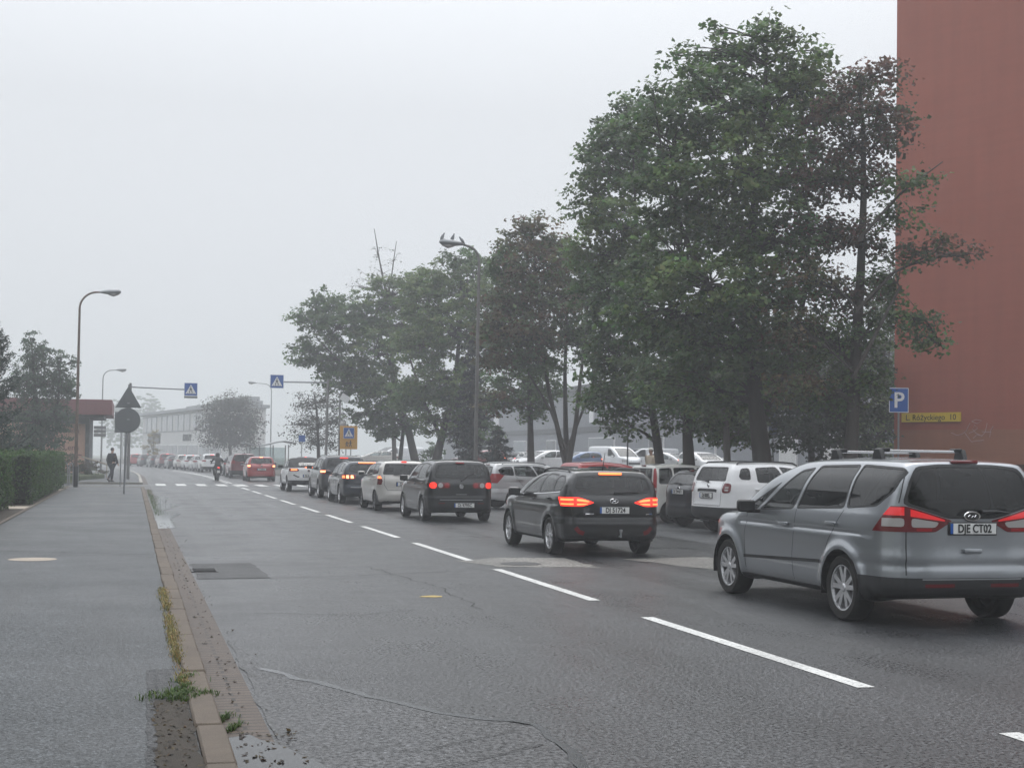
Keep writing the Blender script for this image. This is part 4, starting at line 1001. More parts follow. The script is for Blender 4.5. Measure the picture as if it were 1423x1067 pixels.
# ---- white open-top crossover with black fabric roof
TRC = dict(SUV, h=.04, wb=2.63, ro=.80, fo=.82, H=1.52, paint=P_WHITE, belt=1.03, zbr=1.08, xbr=-.66, xr=.05, xa=1.25, xc=2.1, zc=1.02, rails=None, bands=[('bumper', .50, -1.2, -.40, M_TRIM)], mirmat=M_BLACK,
    side=[dict(p=[(.75, 1.07), (.05, 1.09), (.25, 1.33), (.65, 1.40)], m=G_MID), dict(p=[(1.85, 1.04), (.80, 1.065), (.72, 1.40), (1.05, 1.40)], m=G_CLEAR)],
    rwin=dict(p=[(.46, 1.14), (.42, 1.32), (-.42, 1.32), (-.46, 1.14)], m=G_CLEAR, ring=.02, sm=P_ROOF, xl=.7), roofcut=(1.06, P_ROOF), roofx=1.12, brake3=(1.075, .34, M_LITHOT, 0), plate=(0, .70, 'DJ 6N118'), emblem=(.93, .055, .055, 'VW'), embmat=M_BLACK,
    lamps=[dict(p=[(1.1, .90), (.46, .90), (.42, .96), (.50, 1.03), (1.1, 1.03)], m=M_RED_DIM, fwd=((-.45, 1.1), (-.5, .85)), it=1, inner=[dict(p=[(.78, .93), (.52, .94), (.52, 1.0), (.78, 1.0)], m=M_LITHOT, it=0)])],
    rbars=[([(.68, .74), (.50, .66), (.42, .66)], .05, M_BLACK, 'bumper_vent'), ([(-.68, .74), (-.50, .66), (-.42, .66)], .05, M_BLACK, 'bumper_vent')], seams=[[(.77, 1.05), (.8, .6), (.78, .33)]])
build_car(TRC, (7.55, 63.2, 0), PI2, 'crossover', 'white crossover with a black fabric roof waiting before the crossing', 'car')
# ---- red hatchback past the crossing
RDH = dict(YAR, h=.045, wb=2.6, ro=.72, fo=.85, W=1.76, H=1.53, paint=P_RED, plate=(0, .72, 'DJ 88P04'), brake3=(1.455, .2, M_LITW, 0), detail=1, rt=.31,
    lamps=[dict(p=[(1.0, .82), (.58, .82), (.52, .92), (.62, 1.0), (1.0, 1.02)], m=M_RED_LAMP, fwd=((-.36, 1.06), (-.40, .78)), it=1, inner=[dict(p=[(1.0, .88), (.66, .88), (.66, .97), (1.0, .97)], m=M_LITW, it=0)])])
build_car(RDH, (7.50, 86.2, 0), PI2, 'hatchback', 'red hatchback with its brake lights on beyond the zebra crossing', 'car')
# ---- dark people carrier
DMP = dict(GAL, h=.05, paint=P_DKRED, detail=1, plate=(0, .95, 'DW 5E190'), emblem=None, spokes=5, rbars=[], mould=[], brake3=(1.635, .3, M_RED_LAMP), rails=(-.3, 1.2, M_STEEL), zb=.2)
DMP['lamps'] = [dict(p=[(1.1, .98), (.62, .98), (.64, 1.2), (1.1, 1.2)], m=M_RED_LAMP, fwd=((-.68, 1.22), (-.6, .93)), it=1)]
build_car(DMP, (7.35, 98.5, 0), PI2 + R(1.5), 'people_carrier', 'dark wine red people carrier ahead of the red hatchback', 'car')

# ---- parked nose-in along the right, tails to the road
PAR = R(10)
DUS = dict(wb=2.67, ro=.82, fo=.85, H=1.63, W=1.80, rt=.345, h=.026, paint=P_WHITE, zb=.30, belt=1.12, roofw=.77, xr=-.48, zbr=1.12, xbr=-.66, xa=1.15, xc=2.2, zc=1.08, zh=.95, bump_z=.58, k2=.09, flare=.022, clad=True,
    side=[dict(p=[(-.14, 1.20), (-.38, 1.21), (-.44, 1.27), (-.36, 1.45), (-.14, 1.47)], m=G_MID, ring=.02), dict(p=[(.76, 1.12), (.02, 1.15), (.00, 1.47), (.55, 1.50)], m=G_CLEAR, ring=.02), dict(p=[(1.85, 1.09), (.81, 1.118), (.62, 1.50), (1.0, 1.46)], m=G_CLEAR, ring=.02)],
    rwin=dict(p=[(.64, 1.17), (.56, 1.48), (-.56, 1.48), (-.64, 1.17)], m=G_MID, ring=.03), fwin=dict(p=[(.70, 1.12), (.58, 1.51), (-.58, 1.51), (-.70, 1.12)], xl=1.0),
    lamps=[dict(p=[(.80, .92), (.60, .92), (.60, 1.13), (.80, 1.13)], m=M_RED_DIM, it=2, inner=[dict(p=[(.76, .96), (.68, .96), (.68, 1.0), (.76, 1.0)], m=M_LENSW, it=0), dict(p=[(.76, 1.02), (.68, 1.02), (.68, 1.05), (.76, 1.05)], m=M_LENSW, it=0)])],
    bands=[('bumper', .60, -1.2, -.46, M_TRIM), ('sill', .36, .45, 2.2, M_TRIM)], plate=(.02, .85, 'DJ 808EL'), wiper=((.05, 1.15), (.38, 1.18)), rails=(-.35, 1.05, M_BLACK), rbars=[([(.40, .955), (.30, .97), (-.30, .97), (-.40, .955)], .06, M_BLACK, 'tailgate_trim')], emblem=(1.06, .03, .035, 'o'),
    seams=[[(.79, 1.1), (.8, .6), (.78, .35)], [(2.0, 1.07), (2.04, .6), (2.0, .36)]], rseams=[[(.57, 1.15), (.56, .64), (-.56, .64), (-.57, 1.15)]], handles=[(.95, .98), (.05, 1.0)])
def park(x, y, th=PAR): return (x, y, 0), th
def place_rear(S, rx, ry, th):
    """root position so that the right rear corner stands at rx, ry"""
    c, s_ = math.cos(th), math.sin(th); lx, ly = -S['ro'] + .06, -S['W'] / 2
    return (rx - (lx*c - ly*s_), ry - (lx*s_ + ly*c), 0)
build_car(DUS, place_rear(DUS, 12.36, 27.9, R(8)), R(8), 'off_roader', 'white off-roader with black bumper parked nose-in, just beyond the silver people carrier', 'car')
COR = dict(YAR, h=.03, paint=P_BLACK2, wb=2.49, ro=.66, H=1.44, W=1.68, xr=-.22, xbr=-.52, zbr=1.0, belt=.98, plate=(0, .86, 'DJ 2W471'), brake3=(1.365, .2, M_RED_DIM, 0), bands=[('bumper', .48, -1.2, -.36, M_TRIM)],
    side=[dict(p=[(.62, 1.0), (-.22, 1.05), (-.10, 1.30), (.45, 1.33)], m=G_MID, ring=.02), dict(p=[(1.8, .97), (.67, .998), (.50, 1.33), (.98, 1.30)], m=G_CLEAR, ring=.02)], rwin=dict(p=[(.64, 1.02), (.54, 1.31), (-.54, 1.31), (-.64, 1.02)], m=G_MID, ring=.03), fwin=dict(p=[(.66, 1.0), (.54, 1.33), (-.54, 1.33), (-.66, 1.0)], xl=1.0),
    lamps=[dict(p=[(1.0, .72), (.66, .72), (.62, 1.0), (1.0, 1.0)], m=M_RED_DIM, fwd=((-.30, 1.06), (-.36, .7)), it=1)])
build_car(COR, place_rear(COR, 12.78, 30.7, R(9)), R(9), 'hatchback', 'small blue black hatchback parked between the white off-roader and the tall silver city car', 'car')
PAN = dict(wb=2.30, ro=.56, fo=.68, H=1.54, W=1.58, rt=.28, h=.028, paint=P_PANDA, zb=.2, belt=1.0, roofw=.82, xr=-.42, zbr=.96, xbr=-.52, xa=1.1, xc=1.95, zc=1.0, zh=.86, bump_z=.46, k1=.12, k2=.07, rround=.45, spokes=8, rimmat=M_ALLOYD,
    side=[dict(p=[(.05, 1.0), (-.36, 1.0), (-.34, 1.40), (.02, 1.42)], m=G_MID, ring=.02), dict(p=[(.80, .99), (.10, 1.0), (.07, 1.42), (.70, 1.43)], m=G_CLEAR, ring=.02), dict(p=[(1.7, .98), (.85, .99), (.75, 1.43), (1.0, 1.41)], m=G_CLEAR, ring=.02)],
    rwin=dict(p=[(.56, 1.0), (.53, 1.40), (-.53, 1.40), (-.56, 1.0)], m=G_CLEAR, ring=.03), fwin=dict(p=[(.62, 1.0), (.54, 1.41), (-.54, 1.41), (-.62, 1.0)], xl=1.0),
    lamps=[dict(p=[(1.0, .66), (.63, .66), (.60, 1.40), (1.0, 1.40)], m=M_RED_LAMP, fwd=((-.40, 1.42), (-.42, .6)), it=0, inner=[dict(p=[(.9, .84), (.64, .84), (.64, .90), (.9, .90)], m=M_LENSW, it=0), dict(p=[(.9, .70), (.64, .70), (.64, .76), (.9, .76)], m=M_LENSW, it=0)])],
    plate=(0, .72, 'DJ 19R73'), wiper=((.0, 1.02), (.3, 1.03)), seams=[[(.82, .98), (.84, .6), (.82, .27)], [(.07, .99), (.2, .7), (.3, .5)]], mould=[([(1.9, .52), (.4, .52)], .05, M_TRIM)], brake3=(1.46, .2, M_RED_DIM, 0))
build_car(PAN, place_rear(PAN, 12.80, 33.4, R(8)), R(8), 'city_car', 'boxy beige silver city car with tall red tail lamps up its rear corners', 'car')
RPK = dict(YAR, h=.035, paint=P_RED, H=1.57, plate=None, brake3=None, wb=2.55, W=1.72)
build_car(RPK, place_rear(RPK, 12.05, 37.6, R(8)), R(8), 'hatchback', 'red parked car mostly hidden behind the glossy black estate', 'car')
AST = dict(EST, h=.03, paint=P_LTSIL, wb=2.61, H=1.50, antenna=None, emblem=None, brake3=(1.4, .3, M_RED_DIM, 0), plate=(0, .78, 'DJ 65U20'), rbars=[], rails=(-.35, 1.0, M_STEEL), mould=[([(1.9, .56), (.45, .58)], .04, M_TRIM)],
    lamps=[dict(p=[(1.1, .80), (.64, .84), (.58, 1.12), (1.1, 1.12)], m=M_RED_LAMP, fwd=((-.36, 1.12), (-.66, .80)), it=0)])
build_car(AST, place_rear(AST, 10.75, 42.2, R(8)), R(8), 'estate_car', 'bright silver estate car parked side-on behind the two black cars', 'car')
BLC = dict(YAR, h=.035, paint=P_BLUE, plate=None, brake3=(1.455, .2, M_RED_DIM, 0), wb=2.55, W=1.74, H=1.52)
build_car(BLC, place_rear(BLC, 12.75, 17.5, R(8)), R(8), 'hatchback', 'blue parked car showing past the right edge of the silver people carrier', 'car')
# ------------------------------------------------------------------ trees, hedges and other plants
def leaf_mesh(name, P, N, size, tints, rng, aspect=.8, fold=.25):
    """one bent leaf (two faces) at every point P with its face turned to N"""
    n = len(P); a = rng.normal(size=(n, 3)); N = N / np.linalg.norm(N, axis=1, keepdims=True)
    U = np.cross(N, a); U /= np.maximum(np.linalg.norm(U, axis=1, keepdims=True), 1e-6); Vv = np.cross(N, U)
    s_ = (size * rng.uniform(.6, 1.3, n))[:, None]
    tip = P + U * s_ * .55 - N * s_ * fold * .5; base = P - U * s_ * .5; l_ = P + Vv * s_ * .5 * aspect - N * s_ * fold; r_ = P - Vv * s_ * .5 * aspect - N * s_ * fold
    V = np.stack([base, r_, tip, l_], 1).reshape(-1, 3); i = np.arange(n)[:, None] * 4
    F = np.concatenate([i + [0, 1, 2], i + [0, 2, 3]], 1).reshape(-1, 3)
    me = mesh_np(name, V, F)
    ca = me.color_attributes.new('tint', 'FLOAT_COLOR', 'POINT')
    c = np.repeat(np.concatenate([tints, np.ones((n, 1))], 1), 4, axis=0).astype(np.float32); ca.data.foreach_set('color', c.ravel()); return me

def tints(rng, n, pal, clump=None, var=.35):
    pal = np.array(pal); k = rng.integers(0, len(pal), n) if clump is None else clump
    c = pal[k] * (1 + rng.normal(0, var * .5, (n, 1))); c *= 1 + rng.normal(0, .08, (n, 3)); return np.clip(c, .004, .5)
GREEN = [(0.079, 0.139, 0.046), (0.064, 0.114, 0.044), (0.103, 0.164, 0.054), (0.085, 0.129, 0.056)]
GREEN2 = [(0.107, 0.163, 0.049), (0.084, 0.135, 0.043), (0.127, 0.181, 0.056)]
RUST = [(.112, .092, .048), (.100, .108, .048), (.125, .082, .046), (.080, .112, .044)]
COPPER = [(.104, .066, .048), (.082, .072, .046), (.068, .088, .040), (.120, .062, .046)]

def limb(mb, a, b, r0, r1, rng, bow=.12, n=5):
    a = Vector(a); b = Vector(b); L = (b - a).length; off = Vector(rng.normal(size=3)) * L * bow * .5; off.z = abs(off.z) * .5 + L * bow * .4
    pts = []; 
    for i in range(n + 1):
        t = i / n; pts.append(a.lerp(b, t) + off * math.sin(math.pi * t))
    mb.tube(pts, [r0 + (r1 - r0) * i / n for i in range(n + 1)], 6 if r0 > .05 else 4, False); return pts

LEAFK, LEAFS = 1.02, .95
def tree(name, label, base, stems, blobs, leaves, leaf, pal, seed, group=None, clump=26, barkm=None, droop=.35, twig=.5, cat='tree', spread=.30, shell_=.42, up=.8):
    """stems: trunk centre lines [(points, r0, r1)]; blobs: crown lobes (x,y,z,rx,ry,rz,palette index) around the base"""
    rng = np.random.default_rng(seed); root = empty(name, base, 0, label, cat, group)
    tb = MB(); nodes_ = []
    for pts, r0, r1 in stems:
        P = [Vector(p) for p in pts]; n = len(P)
        # fine out the centre line
        Q = [P[0] + Vector((0, 0, -.1))] + P; tb.tube(Q, [r0 * 1.35] + [r0 + (r1 - r0) * i / (n - 1) for i in range(n)], 10 if r0 > .1 else 6, False)
        for i in range(n - 1):
            for t in (0, .33, .66): nodes_.append((P[i].lerp(P[i+1], t), r0 + (r1 - r0) * (i + t) / (n - 1)))
        nodes_.append((P[-1], r1))
    leaves = int(leaves * LEAFK); leaf *= LEAFS
    vol = np.array([max(b[3]*b[5], .05) for b in blobs]); vol = vol / vol.sum(); allP, allN, allT = [], [], []
    for b, w in zip(blobs, vol):
        c = Vector(b[:3]); rad = np.array(b[3:6]); p_ = pal[b[6]] if len(b) > 6 else pal[0]
        # a limb from the nearest lower piece of trunk
        cand = [q for q in nodes_ if q[0].z < c.z - .2] or nodes_
        q = min(cand, key=lambda q: (q[0] - c).length + .4 * max(0, c.z - q[0].z - 3))
        lp = limb(tb, q[0], c, max(.025, q[1] * .5), .018, rng)
        nl = int(leaves * w); nc = max(6, nl // clump)
        d = rng.normal(size=(nc, 3)); d /= np.linalg.norm(d, axis=1, keepdims=True); d[:, 2] = d[:, 2] * .9 + .1
        rr = rng.uniform(.08, 1, nc) ** shell_
        C = np.array(c) + d * rr[:, None] * rad * np.clip(1 + .13 * rng.normal(size=(nc, 1)), .7, 1.3)
        for k in range(nc):
            if rng.uniform() < twig: limb(tb, lp[rng.integers(2, len(lp))], C[k], .022, .006, rng, .1, 3)
        m = rng.integers(0, nc, nl); out = d[m]
        # each clump is a spray: longer outwards, hanging at the tips
        e = rng.normal(size=(nl, 3)); e /= np.linalg.norm(e, axis=1, keepdims=True); e *= (rng.uniform(0, 1, nl) ** .5)[:, None] * spread * 1.25 * rng.uniform(.6, 1.3, (nc, 1))[m]; e[:, 2] *= .5
        along = rng.uniform(-.2, 1.0, nl)[:, None] * spread * 1.5
        P = C[m] + e + out * along * [1, 1, .6]; P[:, 2] -= droop * spread * np.abs(along[:, 0]) / spread * .6
        allP.append(P); allN.append(rng.normal(size=(nl, 3)) * .45 + out * .4 + np.array([0, 0, up]))
        cl = rng.integers(0, len(p_), nc); t = tints(rng, nl, p_, cl[m]); bright = (1 + rng.normal(0, .18, (nc, 1)))[m]; allT.append(np.clip(t * bright, .004, .5))
    P = np.concatenate(allP); keep = P[:, 2] > .25; P = P[keep]
    me = leaf_mesh('crown', P, np.concatenate(allN)[keep], np.full(len(P), leaf), np.concatenate(allT)[keep], rng)
    tb.build('trunk', barkm or M_BARK, root, True); link_mesh('crown', me, M_LEAF, root); return root

def pic_blobs(base, dist, L):
    """crown lobes given by where the photo shows them: (px, py, half width px, half height px, depth offset m, palette)"""
    out = []; bx = Vector(base); s_ = dist / FPX
    for px, py, rx, ry, dz, pi in L:
        p = at(px, py, dist=dist + dz) - bx; out.append((p.x, p.y, p.z, rx * s_, (rx + ry) * .5 * s_, ry * s_, pi))
    return out
def pic_stem(base, dist, pts, r0, r1, dz=0):
    return ([at(px, py, dist=dist + dz) - Vector(base) for px, py in pts], r0, r1)
def base_at(px, dist, z):
    p = at(px, 640, dist=dist); return Vector((p.x, p.y, z))
PAL = [GREEN, GREEN2, RUST, COPPER]
G_T = 'trees between the road and the car park'
# the tall maple
D = 37.0; b = base_at(1060, D, .25)
tree('maple_tree', 'tallest broad green maple, its dark forked trunk left of the red building', b,
    [pic_stem(b, D, [(1062, 668), (1056, 610), (1050, 560), (1046, 480), (1042, 380), (1050, 270), (1062, 150), (1066, 60)], .27, .03), pic_stem(b, D, [(1054, 585), (1075, 545), (1100, 490), (1120, 400), (1125, 300)], .15, .04, .6), pic_stem(b, D, [(1046, 500), (1000, 430), (960, 350), (930, 270)], .13, .04, -.6)],
    pic_blobs(b, D, [(1066, 28, 11, 18, 0, 0), (1060, 60, 24, 22, 0, 0), (1035, 70, 12, 16, .5, 0), (1040, 105, 42, 36, .5, 0), (990, 48, 11, 18, .4, 0), (992, 85, 26, 28, .4, 0), (1012, 62, 9, 10, 0, 0), (938, 78, 9, 14, .2, 0), (966, 72, 9, 14, -.3, 0), (955, 118, 34, 30, 0, 0), (1115, 52, 12, 16, .2, 1), (1100, 80, 24, 22, 0, 1), (1142, 72, 12, 18, .4, 0), (1110, 110, 40, 34, 0, 1), (1138, 130, 28, 44, .4, 0), (908, 128, 10, 14, 0, 0), (1085, 48, 8, 10, .3, 0), (1000, 150, 70, 55, -.6, 0), (1085, 160, 70, 60, .6, 1), (925, 190, 60, 50, 0, 0), (1030, 235, 85, 65, -1.2, 1), (1110, 240, 55, 60, .8, 0), (940, 270, 65, 55, -.8, 0), (1010, 320, 80, 60, 1.2, 0), (930, 350, 65, 55, .5, 0), (1080, 335, 70, 55, -1, 0), (985, 395, 85, 50, -2.0, 1), (920, 430, 65, 50, -1.2, 0), (1060, 430, 75, 50, -1.5, 0), (1000, 480, 80, 45, -1.0, 0), (1100, 480, 60, 45, .6, 0), (950, 540, 65, 40, .2, 0), (1035, 545, 60, 38, .8, 0)]),
    34000, .165, PAL, 11, G_T)
# two more maples behind it on its left
D = 46.0; b = base_at(914, D, .25)
tree('maple_tree', 'green maple with a slim trunk beyond the city car, left of the tallest maple', b,
    [pic_stem(b, D, [(918, 650), (911, 600), (902, 540), (895, 450), (885, 340), (880, 220)], .16, .03)],
    pic_blobs(b, D, [(900, 148, 34, 24, 1, 0), (868, 152, 12, 16, .4, 0), (866, 192, 40, 30, 0, 0), (830, 170, 9, 11, 0, 0), (834, 198, 15, 16, 0, 0), (815, 205, 9, 12, .3, 0), (812, 262, 10, 16, 0, 0), (840, 240, 38, 42, 0, 0), (895, 240, 45, 50, 1, 0), (825, 290, 20, 26, 0, 0), (860, 310, 50, 46, -1, 1), (835, 350, 46, 40, 0, 1), (885, 380, 55, 50, 1, 0), (845, 410, 45, 45, -.8, 0), (880, 465, 55, 45, 0, 0), (845, 500, 42, 40, .6, 0), (895, 540, 55, 35, -.6, 0), (850, 560, 34, 34, 0, 0), (868, 592, 22, 18, -.5, 0)]),
    21000, .17, PAL, 12, G_T)
D = 43.0; b = base_at(957, D, .25)
tree('maple_tree', 'shadowy green maple with a reddish trunk foot, just left of the forked trunk', b,
    [pic_stem(b, D, [(958, 655), (955, 600), (958, 540), (965, 450)], .2, .05)],
    pic_blobs(b, D, [(960, 470, 60, 45, 1, 0), (930, 520, 60, 40, .5, 0), (985, 540, 60, 40, 1, 0), (965, 580, 46, 24, 0, 0), (1000, 590, 34, 20, 0, 0)]), 9000, .16, PAL, 13, G_T)
D = 40.5; b = base_at(1010, D, .25)
tree('young_tree', 'thin pale grey trunk left of the forked maple trunk, with leaves hanging low', b, [pic_stem(b, D, [(1011, 655), (1009, 590), (1008, 500)], .11, .06)],
    pic_blobs(b, D, [(1000, 560, 40, 40, .5, 0), (1030, 600, 30, 25, .8, 0), (1015, 500, 50, 40, .5, 0)]), 4500, .15, PAL, 14, G_T, barkm=M_BARKG)
# the copper tree against the red wall
D = 35.5; b = base_at(1185, D, .25)
tree('copper_tree', 'loose copper brown tree reaching over the red wall', b,
    [pic_stem(b, D, [(1180, 668), (1184, 600), (1190, 480), (1196, 380), (1200, 280), (1200, 190), (1195, 120)], .19, .03), pic_stem(b, D, [(1192, 430), (1240, 380), (1300, 350), (1355, 362)], .05, .012, -1), pic_stem(b, D, [(1196, 330), (1250, 270), (1310, 225)], .045, .012, -1.5), pic_stem(b, D, [(1188, 520), (1250, 400), (1290, 450), (1312, 485)], .05, .015, -1.2)],
    pic_blobs(b, D, [(1190, 112, 34, 22, 0, 3), (1225, 105, 26, 18, .3, 3), (1165, 150, 40, 30, 0, 3), (1220, 150, 34, 28, -.4, 3), (1180, 200, 52, 36, .4, 3), (1235, 185, 26, 22, -.8, 3), (1150, 250, 46, 36, 0, 3), (1215, 250, 34, 22, 0, 3), (1270, 255, 30, 16, -1.6, 0), (1140, 320, 46, 34, .4, 3), (1200, 330, 36, 26, -.3, 3), (1250, 300, 22, 22, -1, 0), (1120, 390, 46, 32, -.6, 2), (1180, 410, 40, 30, .3, 3), (1235, 390, 26, 26, -.6, 0), (1310, 335, 30, 9, -1.2, 3), (1340, 355, 22, 7, -1.2, 3), (1275, 350, 34, 12, -1, 3), (1100, 455, 40, 30, -1, 2), (1150, 470, 46, 34, 0, 0), (1210, 455, 34, 34, .4, 0), (1265, 440, 24, 26, -1.1, 0), (1290, 470, 22, 18, -1.2, 0), (1115, 530, 34, 30, -1, 2), (1165, 545, 46, 34, .5, 0), (1208, 525, 24, 26, 0, 0)]),
    17000, .13, PAL, 15, G_T, clump=18, spread=.30, shell_=.5)
# undergrowth and trees behind, to the foot of the wall
D = 47.0; b = base_at(1130, D, .6)
tree('understorey_tree', 'dark bushy tree filling the gap behind the forked trunk and the copper tree', b, [pic_stem(b, D, [(1128, 650), (1126, 560), (1120, 470)], .12, .04)],
    pic_blobs(b, D, [(1085, 560, 44, 40, 0, 0), (1135, 540, 50, 45, 0, 0), (1180, 570, 46, 40, .5, 0), (1110, 605, 50, 26, -.5, 0), (1165, 610, 55, 24, 0, 0), (1075, 500, 34, 40, 1, 0), (1190, 500, 40, 40, 1, 0)]), 14000, .15, [[(.026, .044, .020), (.034, .052, .024)]] + PAL[1:], 16, G_T)
D = 58.0; b = base_at(1222, D, .6)
tree('lime_tree', 'lighter green tree seen between the copper tree and the parking sign', b, [pic_stem(b, D, [(1222, 648), (1225, 580), (1235, 500)], .14, .05)],
    pic_blobs(b, D, [(1222, 570, 34, 40, 0, 1), (1215, 610, 40, 28, -.5, 1), (1245, 540, 34, 44, 0, 1), (1195, 600, 30, 26, .5, 0), (1228, 490, 30, 50, 1, 1), (1262, 590, 34, 44, 0, 1), (1240, 420, 26, 40, 1, 0)]), 9000, .16, PAL, 17, G_T)
# rust tinted trees with many stems
D = 56.5; b = base_at(788, D, .25)
tree('many_stemmed_tree', 'rust tinted tree fanning out on several bare stems above the parked cars', b,
    [pic_stem(b, D, [(786, 645), (776, 600), (762, 540), (752, 470), (745, 380), (740, 310)], .12, .02), pic_stem(b, D, [(788, 645), (786, 590), (785, 520), (788, 430), (792, 350)], .13, .02, .6), pic_stem(b, D, [(790, 645), (800, 590), (806, 530), (815, 460), (818, 400)], .12, .02, -.3), pic_stem(b, D, [(792, 615), (808, 575), (825, 530), (835, 480)], .07, .02, .3), pic_stem(b, D, [(784, 620), (765, 570), (735, 520), (705, 480)], .07, .02, -.8)],
    pic_blobs(b, D, [(738, 312, 22, 16, 0, 2), (720, 340, 30, 24, .4, 2), (757, 335, 26, 22, 0, 2), (700, 370, 30, 28, .5, 0), (742, 375, 44, 32, -.6, 2), (785, 365, 32, 36, .6, 0), (712, 415, 40, 32, 0, 2), (762, 420, 44, 34, -.8, 2), (805, 410, 26, 40, .5, 0), (695, 455, 36, 26, -.5, 2), (740, 465, 44, 30, -1, 2), (790, 465, 36, 28, .6, 0), (700, 495, 34, 18, -.6, 2), (745, 505, 38, 22, -.4, 0), (815, 480, 22, 30, .5, 0), (825, 545, 14, 16, 0, 0)]),
    19000, .17, PAL, 18, G_T, clump=20, shell_=.5)
D = 62.0; b = base_at(738, D, .25)
tree('maple_tree', 'straight dark trunked tree in front of the drooping spruce', b, [pic_stem(b, D, [(738, 645), (737, 590), (736, 520), (730, 430)], .17, .05)],
    pic_blobs(b, D, [(720, 520, 40, 28, 1, 0), (755, 540, 34, 26, 0, 0), (700, 555, 34, 22, 0, 2), (735, 565, 30, 18, 0, 0), (722, 470, 44, 34, 1, 0)]), 6500, .17, PAL, 19, G_T)
# the row farther off
D = 76.0; b = base_at(612, D, .25)
tree('maple_tree', 'full green maple behind the street lamp with birds, third along the hazy row', b,
    [pic_stem(b, D, [(606, 640), (618, 590), (632, 540), (640, 450), (640, 370)], .24, .04), pic_stem(b, D, [(614, 610), (590, 560), (570, 500)], .12, .05)],
    pic_blobs(b, D, [(640, 362, 28, 18, 0, 0), (668, 375, 26, 26, 1, 0), (612, 385, 34, 24, 0, 1), (650, 410, 50, 36, -1, 1), (595, 425, 44, 34, 0, 1), (690, 420, 30, 44, 1, 0), (630, 460, 54, 40, -1.5, 1), (675, 480, 40, 44, 0, 0), (590, 480, 46, 38, .5, 1), (615, 530, 52, 36, -1, 1), (655, 550, 46, 36, 0, 0), (585, 550, 40, 32, .8, 0), (620, 585, 44, 24, 0, 1), (665, 600, 34, 24, 0, 0)]), 29000, .20, PAL, 20, G_T)
D = 86.0; b = base_at(572, D, .25)
tree('maple_tree', 'leaning maple at the hazy left end, crown over the yellow crossing sign', b,
    [pic_stem(b, D, [(578, 645), (568, 600), (556, 560), (540, 500), (520, 440)], .27, .05), pic_stem(b, D, [(556, 560), (520, 530), (470, 500), (440, 470)], .12, .03), pic_stem(b, D, [(556, 640), (560, 600), (564, 560)], .14, .08, 1)],
    pic_blobs(b, D, [(455, 420, 30, 20, 0, 0), (430, 445, 26, 18, 0, 0), (470, 455, 40, 30, -.6, 0), (425, 490, 22, 20, 0, 0), (455, 500, 42, 26, .5, 0), (505, 440, 34, 34, .6, 0), (545, 410, 44, 32, .8, 1), (580, 390, 26, 18, 0, 1), (520, 490, 48, 38, -1, 1), (565, 455, 42, 40, 0, 1), (495, 535, 42, 26, 0, 0), (545, 545, 50, 36, -1, 1), (515, 575, 34, 22, 0, 0), (560, 590, 34, 24, .4, 0), (475, 520, 34, 20, .5, 0), (535, 600, 22, 14, 0, 0)]), 31000, .21, PAL, 21, G_T)
# bare birch tips
D = 98.0; b = base_at(540, D, .5); rng = np.random.default_rng(5)
tree('birch_tree', 'thin birch with bare dead tips sticking up out of the hazy crowns', b,
    [pic_stem(b, D, [(548, 640), (545, 500), (541, 440), (535, 400), (527, 360), (520, 318)], .16, .022), pic_stem(b, D, [(538, 425), (544, 385), (548, 355), (551, 335)], .06, .02), pic_stem(b, D, [(540, 430), (528, 400), (515, 385)], .05, .015), pic_stem(b, D, [(542, 450), (556, 410), (560, 385)], .05, .012)],
    pic_blobs(b, D, [(510, 390, 14, 14, 0, 0), (500, 400, 9, 14, 0, 0), (540, 400, 18, 18, 0, 0), (520, 420, 20, 16, 0, 0), (524, 352, 9, 18, 0, 0), (549, 360, 8, 16, 0, 0), (532, 378, 16, 14, 0, 0)]), 420, .12, [[(.07, .08, .06)]], 22, G_T, clump=8, twig=.9)
# sparse small trees by the crossing and far along the road
D = 98.0; b = base_at(442, D, .3)
tree('rowan_tree', 'small sparse grey tree behind the right crossing mast', b, [pic_stem(b, D, [(443, 645), (442, 610), (440, 570), (436, 545)], .14, .04)],
    pic_blobs(b, D, [(425, 560, 18, 18, 0, 2), (450, 555, 20, 18, 0, 2), (415, 590, 16, 16, 0, 2), (445, 590, 26, 22, 0, 2), (466, 585, 14, 22, 0, 2), (430, 612, 22, 14, 0, 2), (462, 615, 14, 14, 0, 2)]), 3800, .15, [GREEN, GREEN, [(.05, .045, .035), (.045, .05, .035)]], 23, None, clump=12, spread=.42)
D = 150.0; b = base_at(320, D, .2)
tree('round_tree', 'round crowned grey tree standing in the fog before the shop building', b, [pic_stem(b, D, [(320, 648), (320, 620), (320, 580)], .22, .08)],
    pic_blobs(b, D, [(312, 560, 22, 14, 0, 2), (335, 565, 20, 16, 0, 2), (300, 582, 20, 18, 0, 2), (322, 590, 34, 22, 0, 2), (345, 590, 15, 20, 0, 2), (305, 608, 24, 14, 0, 2), (335, 612, 24, 12, 0, 2)]), 12000, .22, [GREEN, GREEN, [(.060, .056, .044), (.052, .060, .044)]], 24, None, spread=.65, shell_=.6)
D = 165.0; b = base_at(213, D, .2)
tree('sapling', 'yellowing young tree in front of the foggy shop windows', b, [pic_stem(b, D, [(213, 646), (213, 620), (213, 602)], .06, .03)],
    pic_blobs(b, D, [(213, 606, 5, 8, 0, 0), (210, 620, 6, 9, 0, 0), (216, 630, 6, 8, 0, 0)]), 900, .2, [[(.22, .16, .03), (.18, .14, .04)]], 25)
